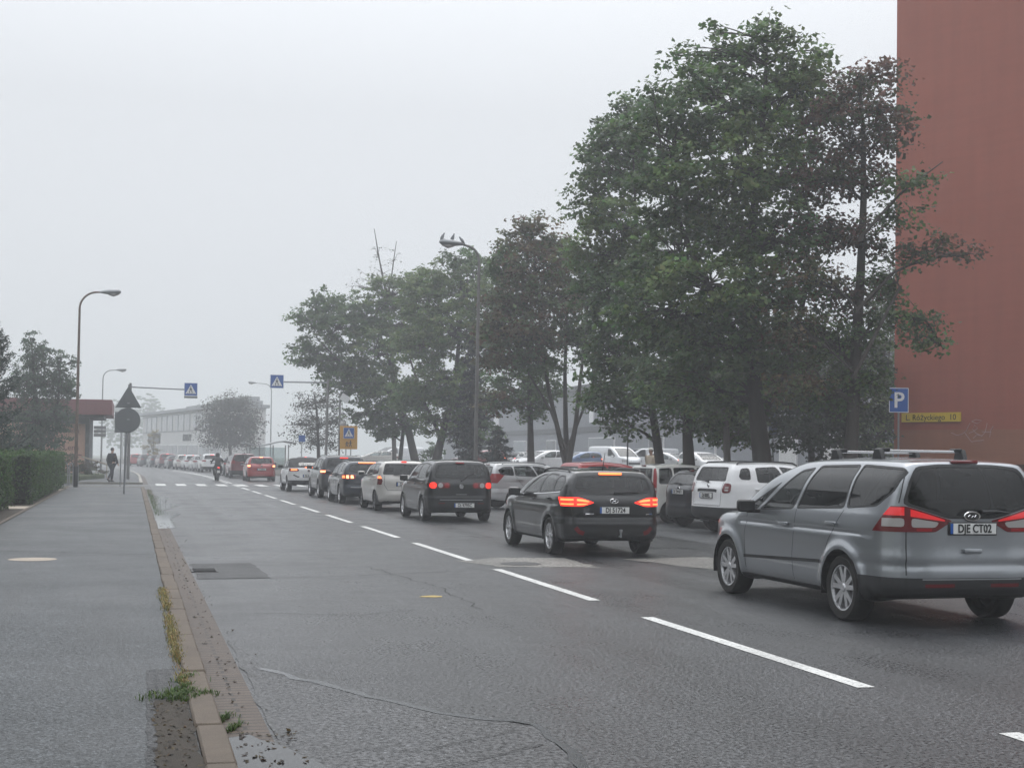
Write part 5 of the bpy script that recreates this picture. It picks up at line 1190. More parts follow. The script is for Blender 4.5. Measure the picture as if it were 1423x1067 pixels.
for px, D, top, w, lab, sd in ((205, 390, 548, 30, 'pale round tree crown fading into the fog above the shop roof', 26), (170, 370, 552, 34, 'pale broad tree fading into the fog behind the second lamp', 27)):
    b = base_at(px, D, 0)
    tree('far_tree', lab, b, [pic_stem(b, D, [(px, 642), (px, 600), (px, 570)], .3, .1)], pic_blobs(b, D, [(px, top + 14, w * .6, 14, 0, 0), (px - w * .4, top + 34, w * .5, 18, 0, 0), (px + w * .4, top + 32, w * .5, 18, 0, 0), (px, top + 52, w * .9, 22, 0, 0)]), 7000, .6, PAL, sd)
# left side: dark pointed tree, spruces, shrub
D = 76.0; b = base_at(60, D, .1)
LP = [[(.060, .098, .058), (.072, .112, .066), (.052, .084, .050)]]
tree('hornbeam_tree', 'dark tree with three pointed tops beside the left street lamp', b, [pic_stem(b, D, [(58, 668), (58, 600), (48, 540), (44, 475)], .2, .03), pic_stem(b, D, [(58, 610), (80, 560), (84, 510)], .1, .03)],
    pic_blobs(b, D, [(43, 472, 7, 16, 0, 0), (46, 500, 16, 22, 0, 0), (60, 492, 11, 20, .3, 0), (34, 535, 24, 30, 0, 0), (62, 535, 24, 30, 0, 0), (82, 505, 9, 18, 0, 0), (84, 535, 16, 26, .3, 0), (99, 505, 5, 14, 0, 0), (98, 540, 9, 22, 0, 0), (45, 580, 34, 30, 0, 0), (78, 580, 24, 26, 0, 0), (30, 610, 34, 24, -1, 0), (66, 608, 28, 20, 0, 0)]), 16000, .13, LP, 31, None, shell_=.5, up=.2, spread=.2, clump=18)

def spruce(name, label, base, H, R_, seed, pal, nwh=26, droop=.25, up=.0, group=None, dens=1.0):
    rng = np.random.default_rng(seed); root = empty(name, base, 0, label, 'conifer', group)
    tb = MB(); tb.tube([(0, 0, -.1), (0, 0, H*.5), (0, 0, H)], [.02*H, .012*H, .01], 8, False); P = []; N = []
    for i in range(nwh):
        t = (i + .5) / nwh; z = H * (.06 + .92 * t); r = R_ * (1 - t) ** .8 + .12
        for k in range(rng.integers(5, 8)):
            a = rng.uniform(0, 2*math.pi); L = r * rng.uniform(.7, 1.15); n = 6
            pts = [Vector((math.cos(a)*L*s_, math.sin(a)*L*s_, z + up*L*s_*s_ - droop*L*math.sin(s_*2.2))) for s_ in [j/n for j in range(n+1)]]
            tb.tube(pts, [.025*(1-j/n)+.006 for j in range(n+1)], 4, False)
            m = int(70 * L * dens) + 14; s_ = rng.uniform(.12, 1.0, m); j = np.minimum((s_*n).astype(int), n-1)
            PP = np.array([tuple(p) for p in pts]); c = PP[j] + (PP[j+1]-PP[j]) * (s_*n - j)[:, None]
            w = .30 * L * (1 - s_)[:, None] + .07; side_ = np.array([-math.sin(a), math.cos(a), 0]) * rng.uniform(-1, 1, (m, 1)) * w
            P.append(c + side_ + rng.normal(size=(m, 3)) * .035 - np.array([0, 0, 1]) * np.abs(rng.normal(size=(m, 1))) * .08); N.append(rng.normal(size=(m, 3)) * .5 + [0, 0, .8])
    P = np.concatenate(P); N = np.concatenate(N); me = leaf_mesh('crown', P, N, np.full(len(P), .17), tints(rng, len(P), pal), rng, .32, .1)
    tb.build('trunk', M_BARK, root, True); link_mesh('crown', me, M_NEEDLE, root); return root
SPR = [(.024, .045, .034), (.030, .056, .040), (.038, .066, .048)]
p = at(-14, 640, dist=50); spruce('spruce_tree', 'dark spruce with upturned branch tips at the left picture edge', (p.x, p.y, .1), 6.6, 1.75, 41, SPR, 26, .1, .55)
p = at(692, 640, dist=66); spruce('weeping_spruce', 'small dark spruce with drooping boughs left of the straight dark trunk', (p.x, p.y, .25), 2.9, 2.2, 42, [(.012, .018, .018), (.016, .022, .020)], 10, .5, 0, dens=1.5)
p = at(655, 640, dist=70); spruce('spruce_tree', 'tall narrow dark spruce inside the green crowns behind the bird lamp', (p.x, p.y, .25), 7.5, 1.6, 43, [(.010, .016, .018), (.014, .020, .020)], 24, .35, 0)
# spruces and trees standing on the left towards the camera, out of the frame but mirrored in the car windows
for i, (x, y, h) in enumerate(((-7.5, 27, 8.5), (-8.5, 19, 7.5))):
    spruce('spruce_tree', ['spruce on the left lawn beside the nearer part of the hedge', 'spruce on the left lawn nearest the camera'][i], (x, y, .05), h, 2.6, 44 + i, SPR, 22, .2, .3, dens=.6)

def hedge(name, label, x0, x1, y0, y1, z0, z1, n, seed, pal, size=.075, lump=.10, cat='hedge'):
    rng = np.random.default_rng(seed); root = empty(name, ((x0+x1)/2, (y0+y1)/2, z0), 0, label, cat, 'clipped hedges along the footway' if cat == 'hedge' else None)
    dx, dy, h = (x1-x0)/2, (y1-y0)/2, z1-z0
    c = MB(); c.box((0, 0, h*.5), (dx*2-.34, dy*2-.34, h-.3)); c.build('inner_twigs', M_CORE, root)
    A = [2*dy*h, 2*dy*h, 2*dx*h, 2*dx*h, 4*dx*dy]; f = rng.choice(5, n, p=np.array(A)/sum(A)); u = rng.uniform(-1, 1, n); v = rng.uniform(-1, 1, n)
    P = np.zeros((n, 3)); N = np.zeros((n, 3))
    for k in range(5):
        m = f == k
        if k < 2: s_ = 1 if k else -1; P[m] = np.stack([np.full(m.sum(), s_*dx), u[m]*dy, (v[m]+1)*h/2], 1); N[m] = [s_, 0, .25]
        elif k < 4: s_ = 1 if k == 3 else -1; P[m] = np.stack([u[m]*dx, np.full(m.sum(), s_*dy), (v[m]+1)*h/2], 1); N[m] = [0, s_, .25]
        else: P[m] = np.stack([u[m]*dx, v[m]*dy, np.full(m.sum(), h)], 1); N[m] = [0, 0, 1]
    w = np.sin(P[:, 1]*2.1 + seed) * np.sin(P[:, 2]*3.3+1) + .6*np.sin(P[:, 1]*5.3) * np.sin(P[:, 0]*4+P[:, 2]*4.1)
    P += N * (w*lump*.7 - .03)[:, None]; P += N * (-np.abs(rng.normal(size=n)) * .07)[:, None] + rng.normal(size=(n, 3)) * .025
    tall = rng.uniform(size=n) < .05; P[tall, 2] += np.abs(rng.normal(size=tall.sum())) * .07 * (P[tall, 2] > h*.8)
    low = P[:, 2] < .35; P[low] -= N[low] * [.22, .22, 0] * (1 - P[low][:, 2:3] / .35)
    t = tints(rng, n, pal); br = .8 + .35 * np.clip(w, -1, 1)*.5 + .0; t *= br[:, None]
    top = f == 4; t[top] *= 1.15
    me = leaf_mesh('foliage', P, N * .7 + rng.normal(size=(n, 3)) * .5, np.full(n, size), np.clip(t, .004, .4), rng, .7)
    link_mesh('foliage', me, M_LEAF, root); return root
HG = [(0.066, 0.132, 0.036), (0.053, 0.106, 0.032), (0.086, 0.154, 0.043), (0.043, 0.086, 0.03)]
hedge('hedge', 'clipped green hedge nearer the camera, left of the slab path', -4.5, -3.05, 20.0, 40.0, .07, 1.62, 30000, 51, HG)
hedge('hedge', 'clipped green hedge ending beside the left street lamp', -4.4, -2.72, 43.0, 62.4, .07, 1.62, 32000, 52, HG)
b = Vector((-4.9, 41.5, .1)); tree('garden_shrub', 'loose light green shrub rising above the hedge at the left edge', b, [([(0, 0, 0), (0, 0, .8)], .06, .03)], [(0, 0, 1.0, .8, .8, .8, 0), (-.5, .8, 1.35, .7, .7, .6, 0), (-.4, -.8, 1.2, .7, .7, .7, 0), (.1, 0, 1.6, .5, .6, .4, 0)], 7000, .09, [[(.05, .09, .03), (.04, .075, .026)]], 53, cat='shrub', spread=.16)
b = Vector((-3.5, 84.0, .1)); tree('garden_shrub', 'low reddish green shrub at the foot of the peach pavilion', b, [([(0, 0, 0), (0, 0, .5)], .05, .02)], [(1.2, 0, .5, .8, .6, .55, 0), (.3, 0, .8, .6, .6, .7, 0)], 1800, .12, [[(.06, .07, .03), (.08, .06, .04)]], 54, cat='shrub', spread=.16)
# bushes and saplings on the verge
rng = np.random.default_rng(60)
for px, D, w, hh, lab in ((935, 52, 22, 34, 'light green bush on the verge between two maple trunks'), (1032, 52, 26, 30, 'fresh green bush right of the pale grey trunk'), (1090, 50, 30, 34, 'fresh green bush on the verge right of the forked trunk'), (598, 82, 16, 44, 'ivy green bush climbing beside the leaning maple trunk')):
    b = base_at(px, D, .35); s_ = D / FPX
    tree('bush', lab, b, [([(0, 0, 0), (0, 0, .6)], .04, .02)], [(0, 0, hh*s_*.5, w*s_, w*s_, hh*s_*.5, 0), (w*s_*.6, .2, hh*s_*.8, w*s_*.6, w*s_*.6, hh*s_*.35, 0)], 1600, .13, [[(.07, .13, .04), (.05, .09, .03)]], int(px), 'bushes on the verge', cat='bush', spread=.2)

# trees along the street behind the camera, mirrored in paint and glass
b = Vector((16.5, -14, .25))
t0 = tree('maple_tree', 'green street maple behind the camera on the right, nearest of its row', b, [([(0, 0, 0), (0, 0, 3), (0, 0, 9)], .25, .06)],
    [(0, 0, 10, 2.6, 2.6, 2.0, 0), (1.6, .5, 7.5, 2.6, 2.6, 2.2, 0), (-1.8, -.4, 7.2, 2.6, 2.6, 2.2, 1), (0, -1.5, 5.2, 3.0, 2.6, 1.8, 0), (.3, 1.8, 5.0, 2.8, 2.6, 1.8, 0)], 8000, .26, PAL, 80, 'street trees behind the camera', spread=.6)
for i, (x, y, lab) in enumerate(((16.5, -26, 'green street maple behind the camera on the right, second of its row'), (16.5, -40, 'green street maple behind the camera on the right, farthest of its row'), (-7, -12, 'green street maple behind the camera on the left lawn, nearest the road end'), (-8, -28, 'green street maple behind the camera on the left lawn, second from the camera'), (-2.5, -52, 'green street maple far behind the camera beside the left footway'), (-7.5, 3, 'green maple on the left lawn level with the camera'))):
    c = copy_tree(t0); c.location = (x, y, .05); c.rotation_euler = (0, 0, 1.3 * i + .7); c.scale = (1, 1, .9 + .08 * (i % 3)); c['label'] = lab

# grass and weeds along the kerb
def blades(name, P, h, pal, seed, label=None):
    rng = np.random.default_rng(seed); n = len(P); a = rng.uniform(0, 2*math.pi, n); L = h * rng.uniform(.4, 1.2, n); w = .0032
    d = np.stack([np.cos(a), np.sin(a), np.zeros(n)], 1); s_ = np.stack([-np.sin(a), np.cos(a), np.zeros(n)], 1) * w
    lean = rng.uniform(.3, 1.3, n)[:, None]; z = np.array([0, 0, 1.0])
    m_ = P + d*L[:, None]*lean*.4 + z*L[:, None]*.6; t = P + d*L[:, None]*lean + z*L[:, None]*.75
    V = np.stack([P - s_, P + s_, m_ + s_*.8, m_ - s_*.8, t], 1).reshape(-1, 3); i = np.arange(n)[:, None]*5
    F = np.concatenate([i+[0, 1, 2], i+[0, 2, 3], i+[3, 2, 4]], 1).reshape(-1, 3); me = mesh_np(name, V, F)
    ca = me.color_attributes.new('tint', 'FLOAT_COLOR', 'POINT'); c = np.repeat(np.concatenate([tints(rng, n, pal), np.ones((n, 1))], 1), 5, axis=0).astype(np.float32); ca.data.foreach_set('color', c.ravel())
    o = link_mesh(name, me, M_BLADE); o['kind'] = 'stuff'; return o
rng = np.random.default_rng(70)
DRY = [(.30, .22, .08), (.24, .18, .07), (.20, .17, .06), (.12, .13, .04)]
y = rng.uniform(9.4, 16.2, 3600); y = y[np.sin(y*1.7) + np.sin(y*5.3+1)*.6 + rng.normal(size=len(y))*.9 > -.5]
blades('dry_grass', np.stack([.35 + rng.normal(size=len(y))*.024, y, np.full(len(y), .102)], 1), .05, DRY, 71)
WEED = [(.06, .11, .025), (.09, .13, .03), (.045, .08, .02)]
P = []
for cx, cy, r_, k in ((.33, 9.05, .09, 260), (.24, 9.1, .08, 150), (.14, 9.1, .06, 40), (.42, 8.98, .10, 200), (.56, 8.72, .05, 190), (.61, 8.45, .05, 110), (.37, 9.7, .07, 110), (.36, 9.35, .04, 90)):
    u_ = rng.normal(size=k)*r_*.6; P.append(np.stack([cx + u_, cy + rng.normal(size=k)*r_*.5*(.4+rng.uniform(0,1,k)) + .12*np.sin(u_*23), np.full(k, .10 if cx < .5 else .0)], 1))
blades('weeds', np.concatenate(P), .055, WEED, 72)
y = rng.uniform(38, 64, 900); blades('weeds', np.stack([.60 + np.abs(rng.normal(size=900))*.12, y, np.full(900, .0)], 1), .06, WEED, 73)
n = 1500; blades('lawn_grass', np.stack([rng.uniform(-5.2, -2.8, n*3), rng.uniform(74.8, 92, n*3), np.full(n*3, .06)], 1), .22, [(.09, .12, .04), (.14, .13, .05)], 74)
# dead leaves and grit in the gutter
n = 260; P = np.stack([np.clip(.60 + np.abs(rng.normal(size=n))*.13, .54, 1.3), rng.uniform(7, 34, n), np.full(n, .014)], 1)
P2 = np.stack([rng.uniform(.58, .95, 60), rng.uniform(7.4, 8.4, 60), np.full(60, .016)], 1); P3 = np.stack([rng.uniform(.13, .35, 150), rng.uniform(7.0, 8.9, 150), np.full(150, .112)], 1); P = np.concatenate([P, P2, P3])
me = leaf_mesh('leaf_litter', P, np.array([0, 0, 1.0]) + rng.normal(size=(len(P), 3))*.25, np.full(len(P), .028), tints(rng, len(P), [(.05, .035, .02), (.03, .024, .018), (.09, .065, .03)]), rng); o = link_mesh('leaf_litter', me, M_LEAF); o['kind'] = 'stuff'
# ------------------------------------------------------------------ buildings
def facade_frame(p0, p1):
    """local x along p0->p1, z up, y out of the wall"""
    d = Vector((p1[0]-p0[0], p1[1]-p0[1], 0)); x = d.normalized(); n = Vector((x.y, -x.x, 0)); m = Matrix((x, -n, Vector((0, 0, 1)))).transposed().to_4x4()
    m.translation = Vector((p0[0], p0[1], 0)); return m, d.length      # -y points out of the wall to the right of p0->p1
# red block at the right
c0 = at(1242, 640, dist=48.5); A = (c0.x, c0.y); dr = (math.sin(R(155)), math.cos(R(155))); Lw = 34.0
Bp = (A[0] + dr[0]*Lw, A[1] + dr[1]*Lw); depth = (dr[1]*-1, dr[0])      # away from the street
dv = Vector((-dr[1], dr[0])); dv = dv if dv.x > 0 else -dv
blk = empty('apartment_block', (A[0], A[1], 0), 0, 'tall brick red apartment block with an orange brown lower band', 'building')
blk.rotation_euler = (0, 0, math.atan2(dr[1], dr[0]))
# in local space: x along the wall, outward normal is -y or +y
iv = Matrix.Rotation(-math.atan2(dr[1], dr[0]), 3, 'Z') @ Vector((dv.x, dv.y, 0)); sgn = 1 if iv.y > 0 else -1
def lb(mb, x0, x1, y0, y1, z0, z1): mb.box(((x0+x1)/2, sgn*(y0+y1)/2, (z0+z1)/2), (x1-x0, abs(y1-y0), z1-z0)); return mb
lb(MB(), 0, Lw, 0, 12, 2.75, 23.0).build('wall', M_RED, blk); lb(MB(), 0, Lw, .003, 12, 1.62, 2.75).build('lower_wall', M_ORANGE, blk)
lb(MB(), .02, Lw-.02, .06, 11.9, -.2, 1.62).build('plinth', M_PLINTH, blk); lb(MB(), -.15, Lw+.15, -.15, 12.15, 23.0, 23.25).build('roof_edge', M_GREYD, blk)
for k in range(7):
    for j in range(4):
        zc = 4.3 + k*2.8
        w_ = MB(); w_.box((-.03, sgn*(2.2 + j*2.6), zc), (.10, 1.4, 1.45)); f_ = w_.build('window', M_WHITE, blk); q = MB(); q.box((-.09, sgn*(2.2 + j*2.6), zc), (.03, 1.22, 1.27)); q.build('pane', M_WINDOW, f_)
def on_wall(px, py):                                                   # a spot of the red wall seen at px, py: (x along, z)
    best = None
    o = at(px, py, dist=1.0) - Vector((0, 0, CAMH)); d = (o.x, o.y)
    den = d[0]*dr[1] - d[1]*dr[0]; t = (A[0]*dr[1] - A[1]*dr[0]) / den; s_ = ((d[0]*t - A[0])*dr[0] + (d[1]*t - A[1])*dr[1]); return s_, CAMH + o.z*t
x0, z0 = on_wall(1254, 580.5); x1, z1 = on_wall(1336, 579); zc = (z0+z1)/2; ws = x1-x0
s_ = MB(); s_.box(((x0+x1)/2, -sgn*.03, zc), (ws, .04, ws*.135)); sg = s_.build('street_sign', M_SIGNY); sg.matrix_world = Matrix.Translation((A[0], A[1], 0)) @ Matrix.Rotation(math.atan2(dr[1], dr[0]), 4, 'Z')
tag(sg, 'long yellow street name plate on the red wall', 'street sign')
rot_out = (R(90), 0, 0) if sgn > 0 else (R(90), 0, R(180))
text_mesh('lettering', 'L. Różyckiego  10', ws*.118, M_INK, sg, ((x0+x1)/2, -sgn*.053, zc-.01), rot_out, .004, bold=.001)
# scrawl on the wall
gr = []
def gcurve(P): gr.append([on_wall(1223 + a/7.115, 540 + b/7.115) for a, b in P])
gcurve([(705, 435), (760, 460), (810, 450), (850, 420), (890, 340)]); gcurve([(835, 430), (870, 480), (905, 525), (960, 515), (1025, 510)]); gcurve([(905, 325), (950, 305), (1005, 315), (960, 345), (905, 325)])
gcurve([(880, 440), (930, 420), (965, 390), (935, 360), (915, 400), (950, 440), (1010, 470)]); gcurve([(920, 490), (960, 455), (1010, 465), (1040, 430), (1060, 340)]); gcurve([(1010, 425), (1100, 430)]); gcurve([(1120, 370), (1095, 410), (1085, 480)])
gm_ = MB()
for c_ in gr: gm_.tube([(a, -sgn*.004, z) for a, z in c_], .012, 5)
go = gm_.build('graffiti', pbr('chalk_scrawl', (.42, .27, .24), .8), blk); go['label'] = 'pale scrawled graffiti tag'

# long grey shop building beyond the car park
pA, pB = at(493, 640, dist=170), at(1245, 640, dist=84); shop = empty('shop_building', (0, 0, 0), 0, 'long low grey clad shop building behind the trees', 'building')
fx = 41.5; y0, y1 = 58.0, 190.0; H_ = 8.2
MB().box((fx+11, (y0+y1)/2, H_/2), (22, y1-y0, H_)).build('wall', M_GREYB, shop); MB().box((fx+11, (y0+y1)/2, H_+.2), (22.6, y1-y0+.6, .5)).build('roof_edge', M_GREYD, shop)
MB().box((fx-.06, (y0+y1)/2, 4.4), (.12, y1-y0, .5)).build('fascia_strip', M_GREYD, shop)
for yy, w_, h_, m_ in ((122, 7, 2.9, M_GLASSB), (150, 5, 2.8, M_GLASSB), (98, 4, 2.8, M_GLASSB), (84, 2.2, 2.6, M_WHITEB), (78, 2.2, 2.6, M_WHITEB), (108, 3, 2.8, M_WINDOW), (168, 6, 2.8, M_GLASSB), (138, 3, 2.8, M_WINDOW)):
    f_ = MB().box((fx-.05, yy, .62+h_/2), (.16, w_+.3, h_+.15)).build('shop_window', M_WHITE, shop); MB().box((fx-.14, yy, .62+h_/2), (.04, w_, h_)).build('pane', m_, f_)
def wall_text(txt, y, z, size, mat): text_mesh('lettering', txt, size, mat, shop, (fx-.10, y, z), (R(90), 0, R(-90)), .06)
wall_text('Apart Alma', 120.5, 5.55, .95, M_WHITE); MB().box((fx-.08, 124.9, 5.6), (.12, 1.2, 1.2)).build('wall_sign', M_WHITE, shop)
for yy, zz, w_, h_, m_ in ((160.5, 5.7, 2.2, 1.5, M_WHITE), (178, 5.6, 1.2, 1.6, M_WHITE), (165, 5.6, 3.6, .35, M_WHITE)): MB().box((fx-.08, yy, zz), (.12, w_, h_)).build('wall_sign', m_, shop)
# two storey shop building where the road bends away
p0 = (1.4, 228.0); p1 = (11.0, 176.0); M_, L_ = facade_frame(p0, p1); kw = empty('shop_building', (0, 0, 0), 0, 'white two storey shop building with a flower shop sign, faded by fog', 'building'); kw.matrix_world = M_
kb_ = lambda x0, x1, y0, y1, z0, z1, m, nm, par=kw: MB().box(((x0+x1)/2, (y0+y1)/2, (z0+z1)/2), (x1-x0, y1-y0, z1-z0)).build(nm, m, par)
kb_(0, L_, 0, 5, -.1, 7.4, M_WHITEB, 'wall'); kb_(-.4, L_+.4, -.6, 5.4, 7.4, 7.8, M_PALEROOF, 'roof_edge'); kb_(L_*.45, L_, 1.5, 4.6, 7.8, 8.3, M_PALEROOF, 'roof_structure'); kb_(L_*.72, L_, 2, 4.2, 8.3, 8.8, M_PALEROOF, 'roof_structure')
M_PALE = pbr('haze_pale_window', (.48, .49, .50), .3); M_PALED = pbr('haze_pale_shop_window', (.34, .35, .36), .3)  # panes painted paler so the colour itself carries some of the fog
n_ = 14
for i in range(n_):
    x_ = .6 + i * (L_-1.2) / n_; f_ = kb_(x_, x_ + 3.2, -.08, .02, 4.7, 7.1, M_PALEROOF, 'window'); kb_(x_+.15, x_+1.5, -.12, -.07, 4.8, 7.0, M_PALE if i % 3 else M_WHITEB, 'pane', f_); kb_(x_+1.7, x_+3.05, -.12, -.07, 4.8, 7.0, M_PALE, 'pane', f_)
for i in range(8):
    x_ = 1.0 + i * (L_-2) / 8; f_ = kb_(x_, x_ + 5.6, -.08, .02, .2, 2.9, M_WHITE, 'shop_window'); kb_(x_+.2, x_+2.7, -.14, -.07, .4, 2.75, M_PALED, 'pane', f_); kb_(x_+2.95, x_+5.4, -.14, -.07, .4, 2.75, M_PALED, 'pane', f_)
o = text_mesh('lettering', 'KWIATY', 1.35, M_INK, kw, (L_*.60, -.05, 3.75), (R(90), 0, 0), .1); kb_(L_*.80, L_*.98, -.5, .0, 3.1, 4.5, M_WHITE, 'awning_band'); kb_(L_*.10, L_*.26, -.2, .0, 3.1, 4.6, M_GREYD, 'wall_sign')
# low white kiosk roofs beside it
# peach pavilion with a maroon canopy, left
pav = empty('pavilion', (-2.9, 92, 0), 0, 'peach pavilion under a heavy maroon canopy', 'building')
MB().box((-4.5, 4, 2.0), (9, 8, 4.3)).build('wall', M_PEACH, pav); MB().box((.12, 3.9, 2.0), (.25, 8.1, 4.3)).build('side_wall', M_GREYD, pav)
MB().box((-4.2, 3.4, 4.42), (11.6, 9.6, .95)).build('canopy', M_MAROON, pav, bevel=.02, seg=1); MB().box((-4.2, 3.5, 3.87), (10.6, 9.0, .16)).build('canopy_underside', M_GREYD, pav); MB().box((-4.2, -.2, 3.6), (8.6, .16, .4)).build('sign_board', M_GREYD, pav)
text_mesh('lettering', 'Optyka Stella', .42, M_MAROON, pav, (-1.5, -.03, 2.95), (R(90), 0, 0), .05); text_mesh('lettering', 'Magda Lena', .50, M_MAROON, pav, (-1.55, -.03, 1.9), (R(90), 0, 0), .05); MB().box((-1.5, -.03, 1.45), (2.6, .05, .07)).build('wall_stripe', M_MAROON, pav)
# house on the left, outside the frame but mirrored in the car windows
lh = empty('apartment_block', (-15, 30, 0), 0, 'grey apartment block on the lawn left of the hedges', 'building')
MB().box((-5, 24, 6.2), (10, 48, 12.4)).build('wall', M_GREYB, lh); MB().box((-5, 24, 12.6), (10.6, 48.6, .4)).build('roof_edge', M_GREYD, lh)
for k in range(4):
    for j in range(9):
        f_ = MB().box((.03, 3 + j*5.2, 2.2 + k*2.9), (.1, 1.9, 1.5)).build('window', M_WHITE, lh); MB().box((.09, 3 + j*5.2, 2.2 + k*2.9), (.03, 1.7, 1.3)).build('pane', M_WINDOW, f_)

bh = empty('apartment_block', (-30, -70, 0), 0, 'long grey apartment block closing the street behind the camera', 'building')
MB().box((45, 0, 8), (90, 12, 16)).build('wall', M_GREYB, bh); MB().box((45, 0, 16.2), (90.6, 12.6, .4)).build('roof_edge', M_GREYD, bh)

# ------------------------------------------------------------------ lamps, signs and other street furniture
def lamp(px_base, Y, X, H, arm, head, label, mat, lean=0.0, tilt=.08, r_=.75):
    root = empty('street_lamp', (X, Y, 0), 0, label, 'street lamp'); s_ = 1 if arm > 0 else -1; L = abs(arm)
    MB().tube([(0, 0, -.1), (0, 0, 1.0)], .095, 12).build('base', M_TRIM, root, True)
    pts = [(0, 0, .9), (lean*.5, 0, H*.55), (lean, 0, H-r_)] ; rad = [.075, .062, .05]
    for k in range(1, 9):
        a = R(90-8) * k / 8; pts.append((lean + s_*r_*(1-math.cos(a)), 0, H-r_+r_*math.sin(a))); rad.append(.045)
    x_e = lean + s_*L; pts.append((x_e, 0, pts[-1][2] + (L - r_)*tilt)); rad.append(.035); MB().tube(pts, rad, 10).build('pole', mat, root, True)
    z_e = pts[-1][2]; h = MB(); h.tube([(x_e - s_*.06, 0, z_e), (x_e + s_*.12, 0, z_e+.02), (x_e + s_*.35, 0, z_e+.03), (x_e + s_*.72, 0, z_e+.055), (x_e + s_*.82, 0, z_e+.05)], [.04, .085, .125, .12, .05], 12); h = h.build('lamp_head', M_STEEL, root, True)
    h.scale = (1, 1.25, 1)
    d = MB(); d.tube([(x_e + s_*.30, 0, z_e-.06), (x_e + s_*.5, 0, z_e-.085), (x_e + s_*.74, 0, z_e-.04)], [.05, .095, .04], 10); d.build('diffuser', M_LENSW, h, True)
    return root, (x_e, z_e)
lamp(0, 63.7, -2.38, 8.60, .9, 0, 'rusty tall street lamp at the end of the hedge', M_RUSTPOLE, .03)
lamp(0, 124, -2.6, 8.62, 1.08, 0, 'grey street lamp in the fog behind the pavilion', M_STEEL, .03)
lmp, (xe, ze) = lamp(0, 49.7, 12.05, 9.32, -.66, 0, 'street lamp on the right with three pigeons on its head', M_POLE, .03, .35, .52)
lamp(0, 149, 13.95, 9.05, -1.6, 0, 'far grey street lamp above the bus shelter', M_STEEL, 0)
# pigeons
def pigeon(x, y, z, a, label, pitch=40):
    root = empty('pigeon', (x, y, z), a, label, 'pigeon', 'pigeons on the street lamp'); root.scale = (.82, .82, .82)
    c, s_ = math.cos(R(pitch)), math.sin(R(pitch)); ax = Vector((c, 0, s_))
    b = MB(); P = [ax*t + Vector((0, 0, .09)) for t in (-.19, -.10, -.03, .05, .11, .15)]; b.tube(P, [.012, .045, .068, .062, .04, .030], 10); hd = P[-1] + Vector((.02, 0, .035)); b.tube([P[-1] - ax*.02, P[-1] + Vector((.012, 0, .02)), hd, hd + Vector((.025, 0, .012))], [.036, .03, .032, .012], 9)
    b.build('body', pbr('pigeon_feathers', (.11, .12, .14), .6) if 'pigeon_feathers' not in MATS else MATS['pigeon_feathers'], root, True)
    k = MB(); k.tube([hd + Vector((.025, 0, 0)), hd + Vector((.055, 0, -.01))], [.008, .002], 6); k.build('beak', M_TRIM, root)
    t = MB(); t.box(-ax*.24 + Vector((0, 0, .09)), (.14, .055, .012), M=Matrix.Rotation(-R(pitch), 3, 'Y')); t.build('tail', M_GREYD, root)
    for q in (-1, 1):
        w = MB(); w.tube([ax*.07 + Vector((0, q*.062, .09)), ax*-.05 + Vector((0, q*.068, .09)), ax*-.19 + Vector((0, q*.03, .085))], [.02, .045, .01], 8); w.build('wing', M_SIGNBACK, root, True)
        l_ = MB(); l_.tube([(0, q*.03, .07), (0, q*.03, 0)], .006, 5); l_.tube([(-.02, q*.03, .004), (.03, q*.03, .004)], .006, 5); l_.build('leg', M_SIGNO, root)
zb_ = ze + .13
pigeon(12.05+xe-.72, 49.7, zb_+.03, 0.4, 'pigeon at the outer end of the lamp head', 60); pigeon(12.05+xe-.34, 49.7, zb_+.02, .5, 'pigeon in the middle of the lamp head', 65); pigeon(12.05+xe+.02, 49.7, zb_-.07, PI2*2-.3, 'pigeon nearest the pole on the lamp head, leaning right', 50)

def crossing_sign(name, M, w, parent=None, back=M_SIGNBACK, label=None):
    """blue plate, white triangle, walking figure; M places its face (x right, y up)"""
    s_ = MB(); s_.box((0, 0, -.015), (w, w, .03)); o = s_.build(name, M_BLUE, parent, bevel=.01, seg=1); o.matrix_local = M
    b = MB(); b.box((0, 0, -.04), (w*.98, w*.98, .02)); b.build('sign_back', back, o)
    e = MB(); q = w*.485
    for a0, a1 in (((-q, -q), (q, -q)), ((q, -q), (q, q)), ((q, q), (-q, q)), ((-q, q), (-q, -q))): e.box(((a0[0]+a1[0])/2, (a0[1]+a1[1])/2, .003), (abs(a1[0]-a0[0])+w*.02, abs(a1[1]-a0[1])+w*.02, .004))
    e.build('white_edge', M_WHITE, o)
    t = MB(); t.sheet([(-w*.40, -w*.34, .004), (w*.40, -w*.34, .004), (0, w*.38, .004)]); t.build('triangle', M_WHITE, o)
    f = MB(); f.tube([(0, w*.02, .007), (-w*.01, w*.10, .007)], w*.035, 6); f.lathe([(0, .009), (w*.042, .009)], 12, 'Z', (0, w*.175, 0))
    for P in ([(0, w*.03), (-w*.09, -w*.14), (-w*.13, -w*.27)], [(0, w*.03), (w*.07, -w*.13), (w*.12, -w*.27)], [(-w*.01, w*.10), (w*.09, w*.0)], [(-w*.01, w*.10), (-w*.10, w*.0)]): f.tube([(a, b_, .007) for a, b_ in P], w*.022, 6)
    for k in range(4): f.box((-w*.24 + k*w*.16, -w*.31, .007), (w*.08, w*.03, .004))
    f.build('pictogram', M_INK, o); return o
FACE = Matrix.Rotation(R(90), 4, 'X')             # faces the camera side (-Y)
